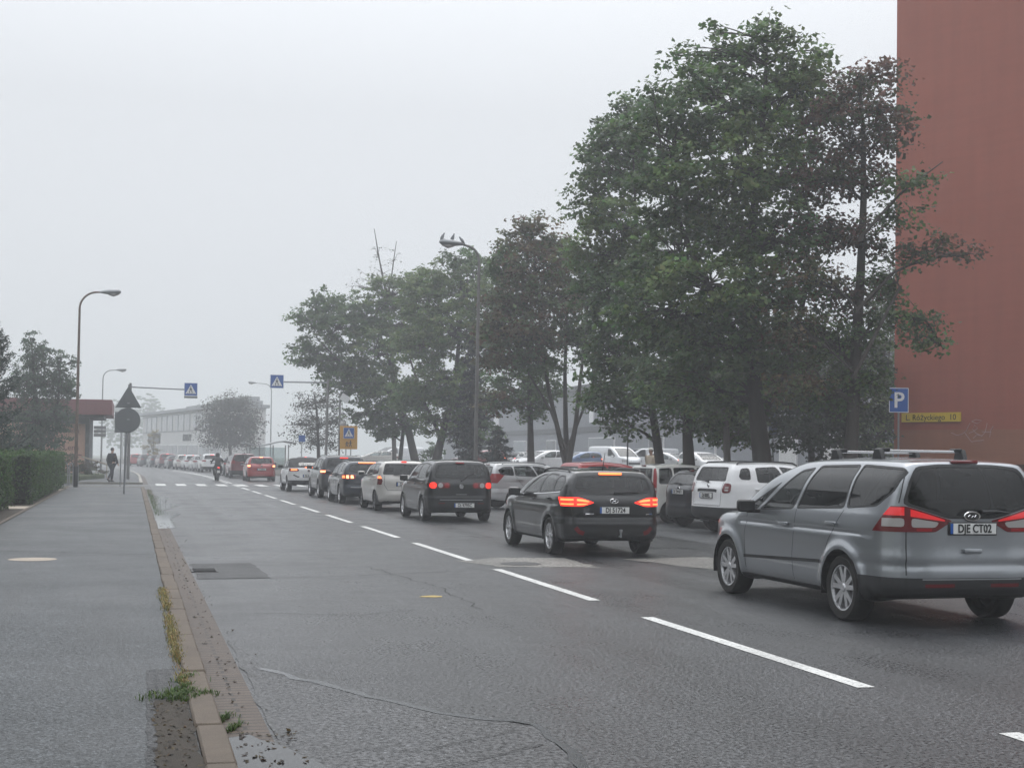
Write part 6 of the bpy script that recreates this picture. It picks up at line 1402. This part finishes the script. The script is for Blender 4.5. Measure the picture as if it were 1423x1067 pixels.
# left crossing mast with its sign over the lane
ms = empty('crossing_mast', (-.26, 84.07, .1), 0, 'grey crossing mast at the left with an arm over the lane', 'sign mast')
MB().tube([(0, 0, -.1), (.03, 0, 2.9), (.06, 0, 5.55)], [.09, .085, .07], 12).build('pole', M_POLE, ms, True); MB().tube([(.05, 0, 5.33), (3.1, 0, 5.26)], .045, 8).build('arm', M_STEEL, ms, True)
so = crossing_sign('crossing_sign', Matrix.Translation((3.46, -.07, 5.27)) @ FACE, .76, ms); MB().box((0, -.46, 0), (.76, .12, .04)).build('lower_plate', M_SIGNBACK, so)
ms = empty('crossing_mast', (11.15, 84.2, .03), 0, 'right crossing mast with its arm reaching left from the tree crowns', 'sign mast')
MB().tube([(0, 0, -.1), (.05, 0, 3), (.08, 0, 6.15)], [.09, .085, .07], 12).build('pole', M_POLE, ms, True); MB().tube([(.06, 0, 5.95), (-2.6, 0, 5.93)], .045, 8).build('arm', M_STEEL, ms, True)
crossing_sign('crossing_sign', Matrix.Translation((-2.96, -.07, 5.94)) @ FACE, .80, ms)
# yellow backed crossing sign on its own posts
p = at(484, 640, dist=80); ys = empty('warning_sign', (p.x, p.y, .05), 0, 'yellow crossing sign board with two children below the blue square', 'road sign')
for q in (-.14, .14): MB().tube([(q, .06, -.1), (q, .06, 3.3)], .03, 8).build('post', M_STEEL, ys)
MB().box((0, 0, 2.6), (1.0, .03, 1.32)).build('board', M_SIGNO, ys, bevel=.008, seg=1); crossing_sign('crossing_sign', Matrix.Translation((0, -.05, 2.86)) @ FACE, .62, ys)
f = MB()
for q, h in ((-.1, .30), (.1, .36)):
    zz = 2.08; f.tube([(q, -.025, zz+h*.45), (q, -.025, zz+h*.8)], .03, 6); f.tube([(q, -.025, zz+h*.85), (q, -.025, zz+h)], .035, 6); f.tube([(q, -.025, zz+h*.45), (q-.07, -.025, zz)], .018, 5); f.tube([(q, -.025, zz+h*.45), (q+.07, -.025, zz)], .018, 5); f.tube([(q-.1, -.025, zz+h*.5), (q, -.025, zz+h*.78), (q+.1, -.025, zz+h*.55)], .016, 5)
f.build('pictogram', M_INK, ys)
# globe lamp, signal box and mirror on one post
p = at(471, 640, dist=84); gp = empty('globe_lamp', (p.x, p.y, .05), 0, 'thin post with a pale globe lamp and a dark signal box', 'lamp post')
MB().tube([(0, 0, -.1), (0, 0, 5.3)], .06, 10).build('pole', M_POLE, gp, True); MB().lathe([(0, -.22), (.13, -.18), (.21, -.06), (.22, .04), (.16, .16), (0, .22)], 20, 'Z', (.2, 0, 3.45)).build('globe', M_LENSW, gp, True)
MB().tube([(0, 0, 3.2), (.2, 0, 3.25)], .03, 8).build('bracket', M_POLE, gp); MB().box((.05, -.12, 2.75), (.16, .16, .40)).build('signal_box', M_BLACK, gp, bevel=.02); MB().box((.1, -.1, 1.3), (.2, .16, .55)).build('button_box', M_TRIM, gp, bevel=.02)
m_ = MB(); m_.box((0, 0, 0), (.55, .05, .42), M=Matrix.Rotation(R(30), 3, 'Y')); m_ = m_.build('panel', M_WHITE, gp, bevel=.01, seg=1); m_.location = (.30, -.05, 5.0)
# sign post by the kerb, seen from behind
sp = empty('road_sign', (-.30, 53.75, .1), 0, 'leaning post with grey backs of a triangular and a round sign', 'road sign')
MB().tube([(0, 0, -.1), (.12, 0, 4.05)], .035, 10).build('post', M_STEEL, sp, True)
tri = MB(); tri.prism([(-.47, -.27), (.47, -.27), (0, .54)], 0, .025, Matrix.Translation((.105, -.05, 3.45)) @ FACE); tri.build('triangular_sign', M_SIGNBACK, sp, bevel=.01, seg=1)
rd = MB(); rd.lathe([(0, -.075), (.45, -.075), (.46, -.06), (.45, -.045), (0, -.045)], 32, 'Y', (.085, 0, 2.72)); rd.build('round_sign', M_SIGNBACK, sp)
for zz in (3.35, 2.75): MB().box((.11, -.09, zz), (.10, .04, .05)).build('clamp', M_STEEL, sp)
p = at(170, 640, dist=66); sq = empty('road_sign', (p.x, p.y, .1), 0, 'rectangular grey sign back on two thin legs behind the round sign', 'road sign')
for q in (-.08, .10): MB().tube([(q, 0, -.1), (q, 0, 2.5)], .025, 8).build('leg', M_STEEL, sq)
MB().box((0, -.04, 2.95), (.76, .03, .98)).build('panel', M_SIGNBACK, sq, bevel=.01, seg=1)
p = at(138, 640, dist=100); ds = empty('direction_sign', (p.x, p.y, .1), 0, 'three stacked grey direction boards beside the pavilion', 'road sign')
MB().tube([(.15, 0, -.1), (.15, 0, 3.4)], .04, 8).build('post', M_STEEL, ds)
for k in range(3): MB().box((0, -.05, 2.75+k*.27), (.84, .03, .22)).build('board', M_SIGNBACK, ds)
# parking sign
p = at(1249, 640, dist=44); pk = empty('parking_sign', (p.x, p.y, .3), R(-12), 'blue parking sign on a thin grey post before the red wall', 'road sign')
zt = at(1248, 556, dist=44).z - .3; MB().tube([(0, .03, -.5), (-.01, .03, zt+.3)], .03, 10).build('post', M_STEEL, pk)
MB().box((-.02, -.01, zt), (.62, .025, .78)).build('plate', M_BLUE, pk, bevel=.01, seg=1); e = MB()
for c_, d_ in (((-.02, -.026, zt+.375), (.61, .006, .018)), ((-.02, -.026, zt-.375), (.61, .006, .018)), ((-.32, -.026, zt), (.018, .006, .74)), ((.28, -.026, zt), (.018, .006, .74))): e.box(c_, d_)
e.build('white_edge', M_WHITE, pk); text_mesh('lettering', 'P', .68, M_WHITE, pk, (-.02, -.027, zt-.02), (R(90), 0, 0), .006, bold=.012)
# blue banner sign deep between the trees
p = at(1074, 640, dist=48); bn = empty('banner_sign', (p.x, p.y, .5), R(-20), 'narrow blue banner on a post right of the forked trunk', 'sign'); zt = at(1074, 588, dist=48).z - .5
MB().tube([(0, .04, -.5), (0, .04, zt+.5)], .035, 8).build('post', M_STEEL, bn); MB().box((0, 0, zt), (.30, .03, .85)).build('banner', pbr('banner_blue', (.12, .15, .24), .5), bn)
# railings left of the lamp
for x0, x1, y_, h_, lab in ((-3.7, -2.55, 66.2, 1.0, 'pale hooped railing behind the rusty street lamp'), ):
    rl = empty('railing', (0, 0, .1), 0, lab, 'railing'); n_ = 6
    for k in range(n_):
        a, b = x0 + (x1-x0)*k/n_, x0 + (x1-x0)*(k+.72)/n_; MB().tube([(a, y_+k*1.2, -.1), (a, y_+k*1.2, h_*.8), (a+(b-a)*.15, y_+k*1.2, h_*.95), (a+(b-a)*.5, y_+k*1.2, h_), (a+(b-a)*.85, y_+k*1.2, h_*.95), (b, y_+k*1.2+.5, h_*.8), (b, y_+k*1.2+.5, -.1)], .03, 6, False).build('hoop', M_STEEL, rl, True)
hr = empty('handrail', (0, 0, .1), 0, 'wooden coloured sloping handrail before the pavilion', 'railing'); MB().tube([(-2.9, 86.5, 1.25), (-1.35, 88.0, .75)], .05, 6).build('rail', M_SLAB, hr)
for x_, y_, h_ in ((-2.75, 86.6, 1.2), (-2.1, 87.2, 1.0), (-1.5, 87.8, .8)): MB().tube([(x_, y_, -.1), (x_, y_, h_)], .035, 6).build('post', M_SLAB, hr)
pl_ = MB(); pl_.prism([(-5.5, 79), (-2.75, 79.5), (-1.6, 87), (-2.0, 91), (-5.5, 91)], .05, .34); struct(pl_.build('grass_bank', M_GRASS, bevel=.05))
# bus shelter
p = at(372, 640, dist=112); bs = empty('bus_shelter', (p.x, p.y, .1), R(6), 'glass bus shelter with a wavy roof beyond the red hatchback', 'bus shelter')
for x_ in (-1.5, -.5, .6, 1.6): MB().box((x_, .9, 1.15), (.07, .07, 2.3)).build('post', M_POLE, bs)
for x_ in (-1.5, 1.6): MB().box((x_, -.3, 1.15), (.07, .07, 2.3)).build('post', M_POLE, bs)
MB().box((.05, .9, 1.2), (3.0, .02, 1.8)).build('back_glass', G_SHEL, bs); MB().box((-1.5, .3, 1.2), (.02, 1.1, 1.8)).build('side_glass', G_SHEL, bs)
rm = MB(); n_ = 16; v = []
for k in range(n_+1):
    x_ = -2.0 + 4.1*k/n_; z_ = 2.35 + .18*math.sin((x_-.2)*1.5)
    v += [(x_, -.6, z_), (x_, 1.1, z_), (x_, 1.1, z_+.1), (x_, -.6, z_+.1)]
rm.add(v, [[4*k+a, 4*k+(a+1) % 4, 4*k+4+(a+1) % 4, 4*k+4+a] for k in range(n_) for a in range(4)] + [[0, 3, 2, 1], [4*n_, 4*n_+1, 4*n_+2, 4*n_+3]]); rm.build('roof', M_STEEL, bs); MB().box((.1, .65, .5), (2.4, .35, .06)).build('bench', M_SLAB, bs)
# bus stop flag near the sparse tree
p = at(419, 640, dist=96); bf = empty('bus_stop_sign', (p.x, p.y, .1), 0, 'small blue topped bus stop sign under the sparse grey tree', 'sign'); MB().tube([(0, 0, -.1), (0, 0, 2.9)], .03, 8).build('post', M_STEEL, bf); MB().box((0, -.04, 2.65), (.45, .03, .45)).build('plate', M_BLUE, bf)
# thin lamp and poles in the car park
p = at(872, 640, dist=66); cp = empty('post', (p.x, p.y, .5), 0, 'thin dark post before the grey shop wall, right of the white van', 'post'); MB().tube([(0, 0, -.3), (0, 0, 3.0)], .04, 8).build('pole', M_TRIM, cp); MB().lathe([(.0, .12), (.06, .08), (.06, 0), (0, -.02)], 10, 'Z', (0, 0, 3.0)).build('cap', M_TRIM, cp)

# ------------------------------------------------------------------ more vehicles: car park and the far end of the queue
def far(S, **k): d = dict(S, h=k.pop('h', .06), detail=0, emblem=None, wiper=None, antenna=None, handles=[], seams=[], rseams=[], mould=[], rbars=[], plate=None); d.update(k); return d
VAN = dict(wb=3.2, ro=.85, fo=.95, H=1.98, W=1.95, rt=.33, h=.05, paint=P_VAN, zb=.25, belt=1.15, roofw=.86, xr=-.72, zbr=1.2, xbr=-.80, xa=2.15, xc=3.25, zc=1.22, zh=1.0, bump_z=.55, k2=.08, detail=0,
    side=[dict(p=[(2.95, 1.2), (1.95, 1.22), (1.95, 1.75), (2.3, 1.72)], m=G_MID)], fwin=dict(p=[(.80, 1.2), (.66, 1.78), (-.66, 1.78), (-.80, 1.2)], m=G_MID, xl=2.0), rwin=dict(p=[(.7, 1.2), (.66, 1.75), (-.66, 1.75), (-.7, 1.2)], m=G_MID),
    hlamps=[dict(p=[(.86, .78), (.58, .82), (.62, .98), (.86, 1.02)])], grille=[(.5, .62), (.5, .78), (-.5, .78), (-.5, .62)])
HL = [dict(p=[(.80, .62), (.50, .64), (.54, .76), (.80, .80)])]
def lot(S, px, dist, hd, name, label, group=None):
    p = at(px, 640, dist=dist); return build_car(S, (p.x, p.y, .62 if px > 500 else .02), R(hd), name, label, 'car' if name != 'delivery_van' else 'van', group)[0]
G_L = 'cars in the car park behind the trees'
lot(VAN, 838, 104, -75, 'delivery_van', 'white delivery van facing the street in the car park', G_L)
HAT = far(YAR, h=.05, hlamps=HL, grille=[(.35, .42), (.35, .55), (-.35, .55), (-.35, .42)])
lot(dict(HAT, paint=P_BLUE), 822, 97, 195, 'hatchback', 'blue hatchback left of the white van in the car park', G_L)
lot(dict(HAT, paint=P_WHITE), 773, 86, 200, 'hatchback', 'white hatchback behind the stems of the rust tinted tree', G_L)
lot(dict(HAT, paint=P_WHITE, H=1.45), 748, 100, -70, 'hatchback', 'white hatchback beyond the straight dark trunk', G_L)
lot(dict(HAT, paint=P_DKRED), 688, 92, 190, 'hatchback', 'wine red hatchback half hidden by the drooping spruce', G_L)
SAL = far(GLF, h=.05, H=1.44, wb=2.7, ro=1.0, paint=P_CHAMP)
lot(dict(SAL, paint=P_LTSIL), 725, 96, 10, 'saloon_car', 'silver saloon beside the drooping spruce in the car park', G_L)
lot(dict(SAL, paint=P_CHAMP), 540, 118, 175, 'saloon_car', 'pale pinkish saloon beyond the leaning maple trunk', G_L)
lot(dict(VAN, H=1.85, wb=2.9), 572, 122, 200, 'delivery_van', 'white van beyond the leaning maple trunk', G_L)
lot(dict(HAT, paint=P_LTSIL), 915, 90, -60, 'hatchback', 'silver car behind the slim maple trunk in the car park', G_L)
lot(dict(VAN, H=1.9, wb=2.9), 925, 106, 180, 'delivery_van', 'pale van far off right of the person in the cap', G_L)
lot(dict(HAT, paint=P_WHITE), 962, 82, -80, 'hatchback', 'white car beside the shadowy reddish trunk foot', G_L)
lot(dict(HAT, paint=P_GREY), 425, 104, 80, 'hatchback', 'pale car under the sparse grey tree by the crossing') ['label'] = 'dark small car standing under the sparse grey tree'
# the far queue curving away
FAR1 = far(YAR, h=.07, paint=P_WHITE, lamps=[dict(p=[(1.0, .84), (.45, .86), (.45, .95), (1.0, 1.0)], m=M_RED_LAMP, it=1)]); FAR2 = far(SUV, h=.07, paint=P_WHITE, lamps=[dict(p=[(1.1, .95), (.55, .95), (.55, 1.08), (1.1, 1.1)], m=M_RED_LAMP, it=1)])
FAR3 = far(GLF, h=.07, paint=P_GREY, H=1.46, wiper=None, lamps=[dict(p=[(1.1, .85), (.5, .85), (.5, .98), (1.1, .99)], m=M_RED_LAMP, it=1)])
def qpos(d):
    y = d; return (7.45 + bend(y), y, 0), PI2 + math.atan((y - 95) / 540.0)
qn = [(106.5, FAR3, P_DKBLUE, 'saloon_car', 'dark blue car just ahead of the wine red people carrier'), (125, FAR2, P_WHITE, 'off_roader', 'white off-roader with red tail lamps left of the motorcyclist'), (132.5, FAR3, P_LTSIL, 'saloon_car', 'silver saloon in front of the far white off-roader'), (139.5, FAR1, P_WHITE, 'hatchback', 'white hatchback in the middle of the foggy bend'), (146, FAR1, P_CHAMP, 'hatchback', 'pale silver hatchback in the foggy bend'), (152.5, FAR3, P_GREY, 'saloon_car', 'grey saloon before the yellow sapling'), (159.5, FAR2, P_DKRED, 'off_roader', 'wine red off-roader far along the foggy bend'), (166.5, FAR3, P_DKBLUE, 'saloon_car', 'dark saloon far along the bend beside the wine red one'), (174, FAR1, P_GREY, 'hatchback', 'grey hatchback near the end of the foggy queue'), (182, FAR1, P_RED, 'hatchback', 'red hatchback at the far end of the foggy queue')]
protos = {}
for d, S, pm, nm, lab in qn:
    (x, y, z), a = qpos(d); k = id(S)
    if k not in protos: r_ = build_car(dict(S, paint=pm), (x, y, z), a, nm, lab, 'car', 'cars queueing along the foggy bend')[0]; protos[k] = r_
    else:
        r_ = copy_tree(protos[k]); r_.name = nm; r_.location = (x, y, z); r_.rotation_euler = (0, 0, a); r_['label'] = lab
        for ch in r_.children:
            if ch.type == 'MESH' and ch.name.startswith(('body', 'wing_mirror')): ch.data = ch.data.copy(); ch.data.materials[0] = pm

# ------------------------------------------------------------------ people
def skin_body(name, joints, edges, mat, parent, sub=2, root_i=0):
    me = bpy.data.meshes.new(name); me.from_pydata([j[:3] for j in joints], edges, []); o = bpy.data.objects.new(name, me); COL.objects.link(o)
    sk = o.modifiers.new('skin', 'SKIN'); sk.use_smooth_shade = True
    for i, v in enumerate(me.skin_vertices[0].data): r_ = joints[i][3]; v.radius = (r_, joints[i][4] if len(joints[i]) > 4 else r_); v.use_root = (i == root_i)
    ss = o.modifiers.new('sub', 'SUBSURF'); ss.levels = sub; ss.render_levels = sub
    dg = bpy.context.evaluated_depsgraph_get(); m2 = bpy.data.meshes.new_from_object(o.evaluated_get(dg)); bpy.data.objects.remove(o); bpy.data.meshes.remove(me)
    m2.polygons.foreach_set('use_smooth', np.ones(len(m2.polygons), dtype=bool)); m2.materials.clear(); return link_mesh(name, m2, mat, parent)
M_JACKET = pbr('dark_jacket', (.020, .021, .025), .8); M_TROUS = pbr('dark_trousers', (.022, .024, .032), .85); M_SHOE = pbr('black_shoes', (.012, .012, .012), .5); M_HAIR = pbr('dark_hair', (.015, .012, .010), .6)
M_BEIGE = pbr('beige_coat', (.50, .42, .32), .8); M_CAP = pbr('white_cap', (.65, .63, .58), .7); M_LEATH = pbr('black_leather', (.014, .015, .016), .5)
def hand_tubes(mb, wr, d, side):
    """a palm and five bent fingers from the wrist along d"""
    wr = Vector(wr); d = Vector(d).normalized(); s_ = Vector(side).normalized(); u = d.cross(s_)
    mb.tube([wr - d*.02, wr + d*.04, wr + d*.09], [.026, .038, .034], 8)
    for k, L in enumerate((.07, .08, .075, .06)):
        o = wr + d*.08 + s_*(-.03 + .02*k); mb.tube([o, o + d*L*.55 + u*.008, o + d*L*.9 + u*.03], [.009, .008, .006], 6)
    o = wr + d*.03 - s_*.032; mb.tube([o, o - s_*.02 + d*.035, o - s_*.015 + d*.065 + u*.012], [.011, .010, .007], 6)
def head(mb_parent, c, facing, skin, hair, cap=None):
    """head with eyes, nose, mouth and ears; facing = angle about z"""
    h = empty('head', c, facing); h.parent = mb_parent
    b = MB(); n = 16; prof = [(.0, -.125), (.035, -.118), (.058, -.09), (.070, -.05), (.076, 0), (.078, .045), (.068, .085), (.042, .112), (0, .122)]
    b.lathe(prof, n, 'Z'); b.tube([(.070, 0, .012), (.098, 0, -.02), (.078, 0, -.032)], [.009, .014, .010], 6); b.tube([(-.01, 0, -.16), (-.005, 0, -.08)], [.055, .055], 10)
    for q in (-1, 1): b.tube([(-.005, q*.075, .02), (-.012, q*.088, .0), (-.005, q*.076, -.03)], [.010, .013, .008], 6)
    f = b.build('face', skin, h, True); f.scale = (1.15, 1, 1)
    e = MB()
    for q in (-1, 1): e.lathe([(0, .009), (.007, .006), (.010, 0), (.007, -.006), (0, -.009)], 8, 'Z', (.074, q*.03, .01))
    e.tube([(.076, -.022, -.062), (.080, 0, -.064), (.076, .022, -.062)], .004, 5); e.build('eyes_and_mouth', M_HAIR, h)
    k = MB(); k.lathe([(.082, -.02), (.085, .03), (.078, .075), (.05, .118), (0, .134)], 16, 'Z', (-.016, 0, .0)); k = k.build('hair', hair, h, True); k.scale = (1.14, 1, 1)
    if cap:
        k = MB(); k.lathe([(.088, .04), (.092, .07), (.08, .115), (.045, .14), (0, .145)], 16, 'Z', (-.008, 0, 0)); k.prism([(.06, -.07), (.15, -.055), (.175, 0), (.15, .055), (.06, .07)], .045, .06); k.build('cap', cap, h, True)
    return h
# walking man on the far footway, seen from behind and the left, going right
wk = empty('person', (-1.05, 76.2, .10), R(50), 'man in a dark jacket and trousers walking on the left footway', 'person')     # local +x is where he walks
J = [(0, 0, .92, .13, .15), (0, 0, 1.12, .13, .16), (-.01, 0, 1.33, .13, .18), (-.01, 0, 1.46, .075), (0, 0, 1.54, .055),
     (0, .09, .86, .10), (.16, .09, .50, .065), (.10, .09, .09, .042), (.22, .10, .03, .035), (0, -.09, .86, .10), (-.12, -.09, .48, .065), (-.38, -.09, .16, .042), (-.30, -.10, .05, .035),
     (-.01, .19, 1.42, .07), (-.08, .24, 1.15, .055), (.04, .25, .92, .04), (-.01, -.19, 1.42, .07), (.04, -.24, 1.15, .055), (.18, -.23, .95, .04)]
E_ = [(0, 1), (1, 2), (2, 3), (3, 4), (0, 5), (5, 6), (6, 7), (7, 8), (0, 9), (9, 10), (10, 11), (11, 12), (2, 13), (13, 14), (14, 15), (2, 16), (16, 17), (17, 18)]
bd = skin_body('body', J, E_, M_SKIN, wk)
up = lambda q, d: (q[0], q[1], q[2], q[3] + d, (q[4] if len(q) > 4 else q[3]) + d)
jk = [up(J[i], .022) for i in (0, 1, 2, 3, 13, 14, 15, 16, 17, 18)]; jk[0] = (0, 0, .84, .155, .175); skin_body('jacket', jk, [(0, 1), (1, 2), (2, 3), (2, 4), (4, 5), (5, 6), (2, 7), (7, 8), (8, 9)], M_JACKET, wk)
tr = [up(J[i], .018) for i in (0, 5, 6, 7, 9, 10, 11)]; skin_body('trousers', tr, [(0, 1), (1, 2), (2, 3), (0, 4), (4, 5), (5, 6)], M_TROUS, wk)
for a, b in ((7, 8), (11, 12)):
    s_ = MB(); pa, pb = Vector(J[a][:3]), Vector(J[b][:3]); s_.tube([pa - Vector((.05, 0, .03)), pa + Vector((0, 0, -.03)), pb, pb + (pb-pa).normalized()*.06], [.045, .052, .045, .03], 8); s_.build('shoe', M_SHOE, wk, True)
hm_ = MB(); hand_tubes(hm_, J[15][:3], (.25, 0, -1), (1, 0, 0)); hand_tubes(hm_, J[18][:3], (.5, 0, -1), (1, 0, 0)); hm_.build('hands', M_SKIN, wk, True)
head(wk, (.03, 0, 1.66), R(-10), M_SKIN, M_HAIR)
# person with a cap in the car park
p = at(905, 640, dist=56); pc = empty('person', (p.x, p.y, .30), R(205), 'person in a beige coat and white cap behind the boxy city car', 'person')
J = [(0, 0, .92, .13, .15), (0, 0, 1.12, .13, .16), (0, 0, 1.33, .13, .18), (0, 0, 1.46, .075), (0, 0, 1.54, .055), (0, .09, .86, .10), (.02, .09, .48, .065), (0, .09, .08, .042), (.13, .1, .03, .035), (0, -.09, .86, .10), (.02, -.09, .48, .065), (0, -.09, .08, .042), (.13, -.1, .03, .035), (0, .19, 1.42, .07), (-.02, .25, 1.13, .055), (.08, .25, .90, .04), (0, -.19, 1.42, .07), (-.02, -.25, 1.13, .055), (.08, -.25, .90, .04)]
skin_body('body', J, E_, M_SKIN, pc); jk = [up(J[i], .025) for i in (0, 1, 2, 3, 13, 14, 15, 16, 17, 18)]; jk[0] = (0, 0, .75, .17, .19); skin_body('coat', jk, [(0, 1), (1, 2), (2, 3), (2, 4), (4, 5), (5, 6), (2, 7), (7, 8), (8, 9)], M_BEIGE, pc)
tr = [up(J[i], .018) for i in (0, 5, 6, 7, 9, 10, 11)]; skin_body('trousers', tr, [(0, 1), (1, 2), (2, 3), (0, 4), (4, 5), (5, 6)], M_TROUS, pc)
for q in (.09, -.09): s_ = MB(); s_.tube([(-.06, q, .05), (0, q, .05), (.12, q, .045), (.19, q, .035)], [.04, .052, .045, .03], 8); s_.build('shoe', M_SHOE, pc, True)
hm_ = MB(); hand_tubes(hm_, J[15][:3], (.3, 0, -1), (1, 0, 0)); hand_tubes(hm_, J[18][:3], (.3, 0, -1), (1, 0, 0)); hm_.build('hands', M_SKIN, pc, True); head(pc, (.03, 0, 1.66), 0, M_SKIN, M_HAIR, M_CAP)
# motorcycle with rider, riding away on the centre line
mc = empty('motorcycle', (4.98, 86.5, 0), PI2 + R(2), 'dark motorcycle ridden away along the centre line', 'motorcycle')
for xx, nm in ((0, 'wheel'), (1.42, 'wheel')):
    w = MB(); w.lathe([(.19, -.05), (.28, -.06), (.31, -.03), (.31, .03), (.28, .06), (.19, .05)], 28, 'Y', (xx, 0, .31)); w = w.build('wheel', M_RUBBER, mc, True); r_ = MB()
    for k in range(6): a = math.pi*k/3; r_.tube([(xx, 0, .31), (xx + .2*math.cos(a), 0, .31 + .2*math.sin(a))], .016, 5)
    r_.build('rim', M_ALLOYD, w)
b = MB(); b.tube([(-.35, 0, .78), (-.1, 0, .74), (.3, 0, .70), (.55, 0, .78), (.85, 0, .88), (1.05, 0, .85)], [.06, .12, .15, .17, .16, .06], 10); b.tube([(.25, 0, .42), (.6, 0, .40), (.8, 0, .5)], [.14, .2, .12], 10); b.tube([(1.0, 0, .95), (1.22, 0, .5), (1.42, 0, .31)], [.05, .045, .03], 8); b.tube([(.3, 0, .40), (0, .10, .31)], .035, 6); b.build('body', M_LEATH, mc, True)
b = MB(); b.tube([(1.0, -.36, 1.02), (1.05, -.2, 1.06), (1.08, 0, 1.03), (1.05, .2, 1.06), (1.0, .36, 1.02)], .018, 6); b.build('handlebar', M_TRIM, mc, True); b = MB(); b.tube([(.9, 0, .90), (1.12, 0, 1.10), (1.08, 0, 1.28)], [.15, .13, .03], 8); b.build('windscreen', G_MID, mc, True)
MB().box((-.38, 0, .80), (.05, .14, .06)).build('tail_lamp', M_LIT, mc, bevel=.01); MB().box((-.36, 0, .56), (.02, .18, .15)).build('number_plate', M_PLATE, mc); b = MB(); b.tube([(.5, -.15, .30), (0, -.17, .34), (-.3, -.17, .42)], [.03, .045, .05], 8); b.build('exhaust', M_STEEL, mc, True)
for q in (-1, 1): b = MB(); b.box((1.0, q*.33, 1.18), (.03, .14, .08)); b.tube([(1.02, q*.3, 1.05), (1.0, q*.33, 1.15)], .008, 5); b.build('mirror', M_TRIM, mc)
rd_ = empty('person', (4.98, 86.5, 0), PI2 + R(2), 'motorcyclist in dark leathers and helmet seated on the motorcycle', 'person')
J = [(.10, 0, .90, .13, .15), (.16, 0, 1.08, .13, .16), (.26, 0, 1.27, .12, .18), (.32, 0, 1.38, .07), (.36, 0, 1.44, .06), (.14, .14, .86, .10), (.52, .24, .74, .075), (.36, .20, .40, .05), (.48, .2, .34, .04), (.14, -.14, .86, .10), (.52, -.24, .74, .075), (.36, -.20, .40, .05), (.48, -.2, .34, .04), (.28, .20, 1.34, .075), (.52, .34, 1.16, .058), (.92, .33, 1.06, .042), (.28, -.20, 1.34, .075), (.52, -.34, 1.16, .058), (.92, -.33, 1.06, .042)]
skin_body('body', J, E_, M_LEATH, rd_); hm_ = MB(); hand_tubes(hm_, (.92, .33, 1.05), (1, 0, -.15), (0, 1, 0)); hand_tubes(hm_, (.92, -.33, 1.05), (1, 0, -.15), (0, -1, 0)); hm_.build('gloves', M_LEATH, rd_, True)
h_ = MB(); h_.lathe([(.09, -.13), (.125, -.08), (.14, 0), (.13, .07), (.085, .125), (0, .145)], 18, 'Z', (.42, 0, 1.56)); h_ = h_.build('helmet', M_BLACK, rd_, True); v_ = MB(); v_.box((.55, 0, 1.55), (.03, .19, .09)); v_.build('visor', M_WINDOW, h_, bevel=.02)
bp_ = MB(); bp_.box((.10, 0, 1.20), (.16, .30, .38), M=Matrix.Rotation(R(22), 3, 'Y')); tag(bp_.build('backpack', M_TRIM, None, bevel=.05), 'dark backpack on the motorcyclist', 'backpack'); bpo = bpy.data.objects['backpack']; bpo.matrix_world = Matrix.Translation((4.98, 86.5, 0)) @ Matrix.Rotation(PI2 + R(2), 4, 'Z')
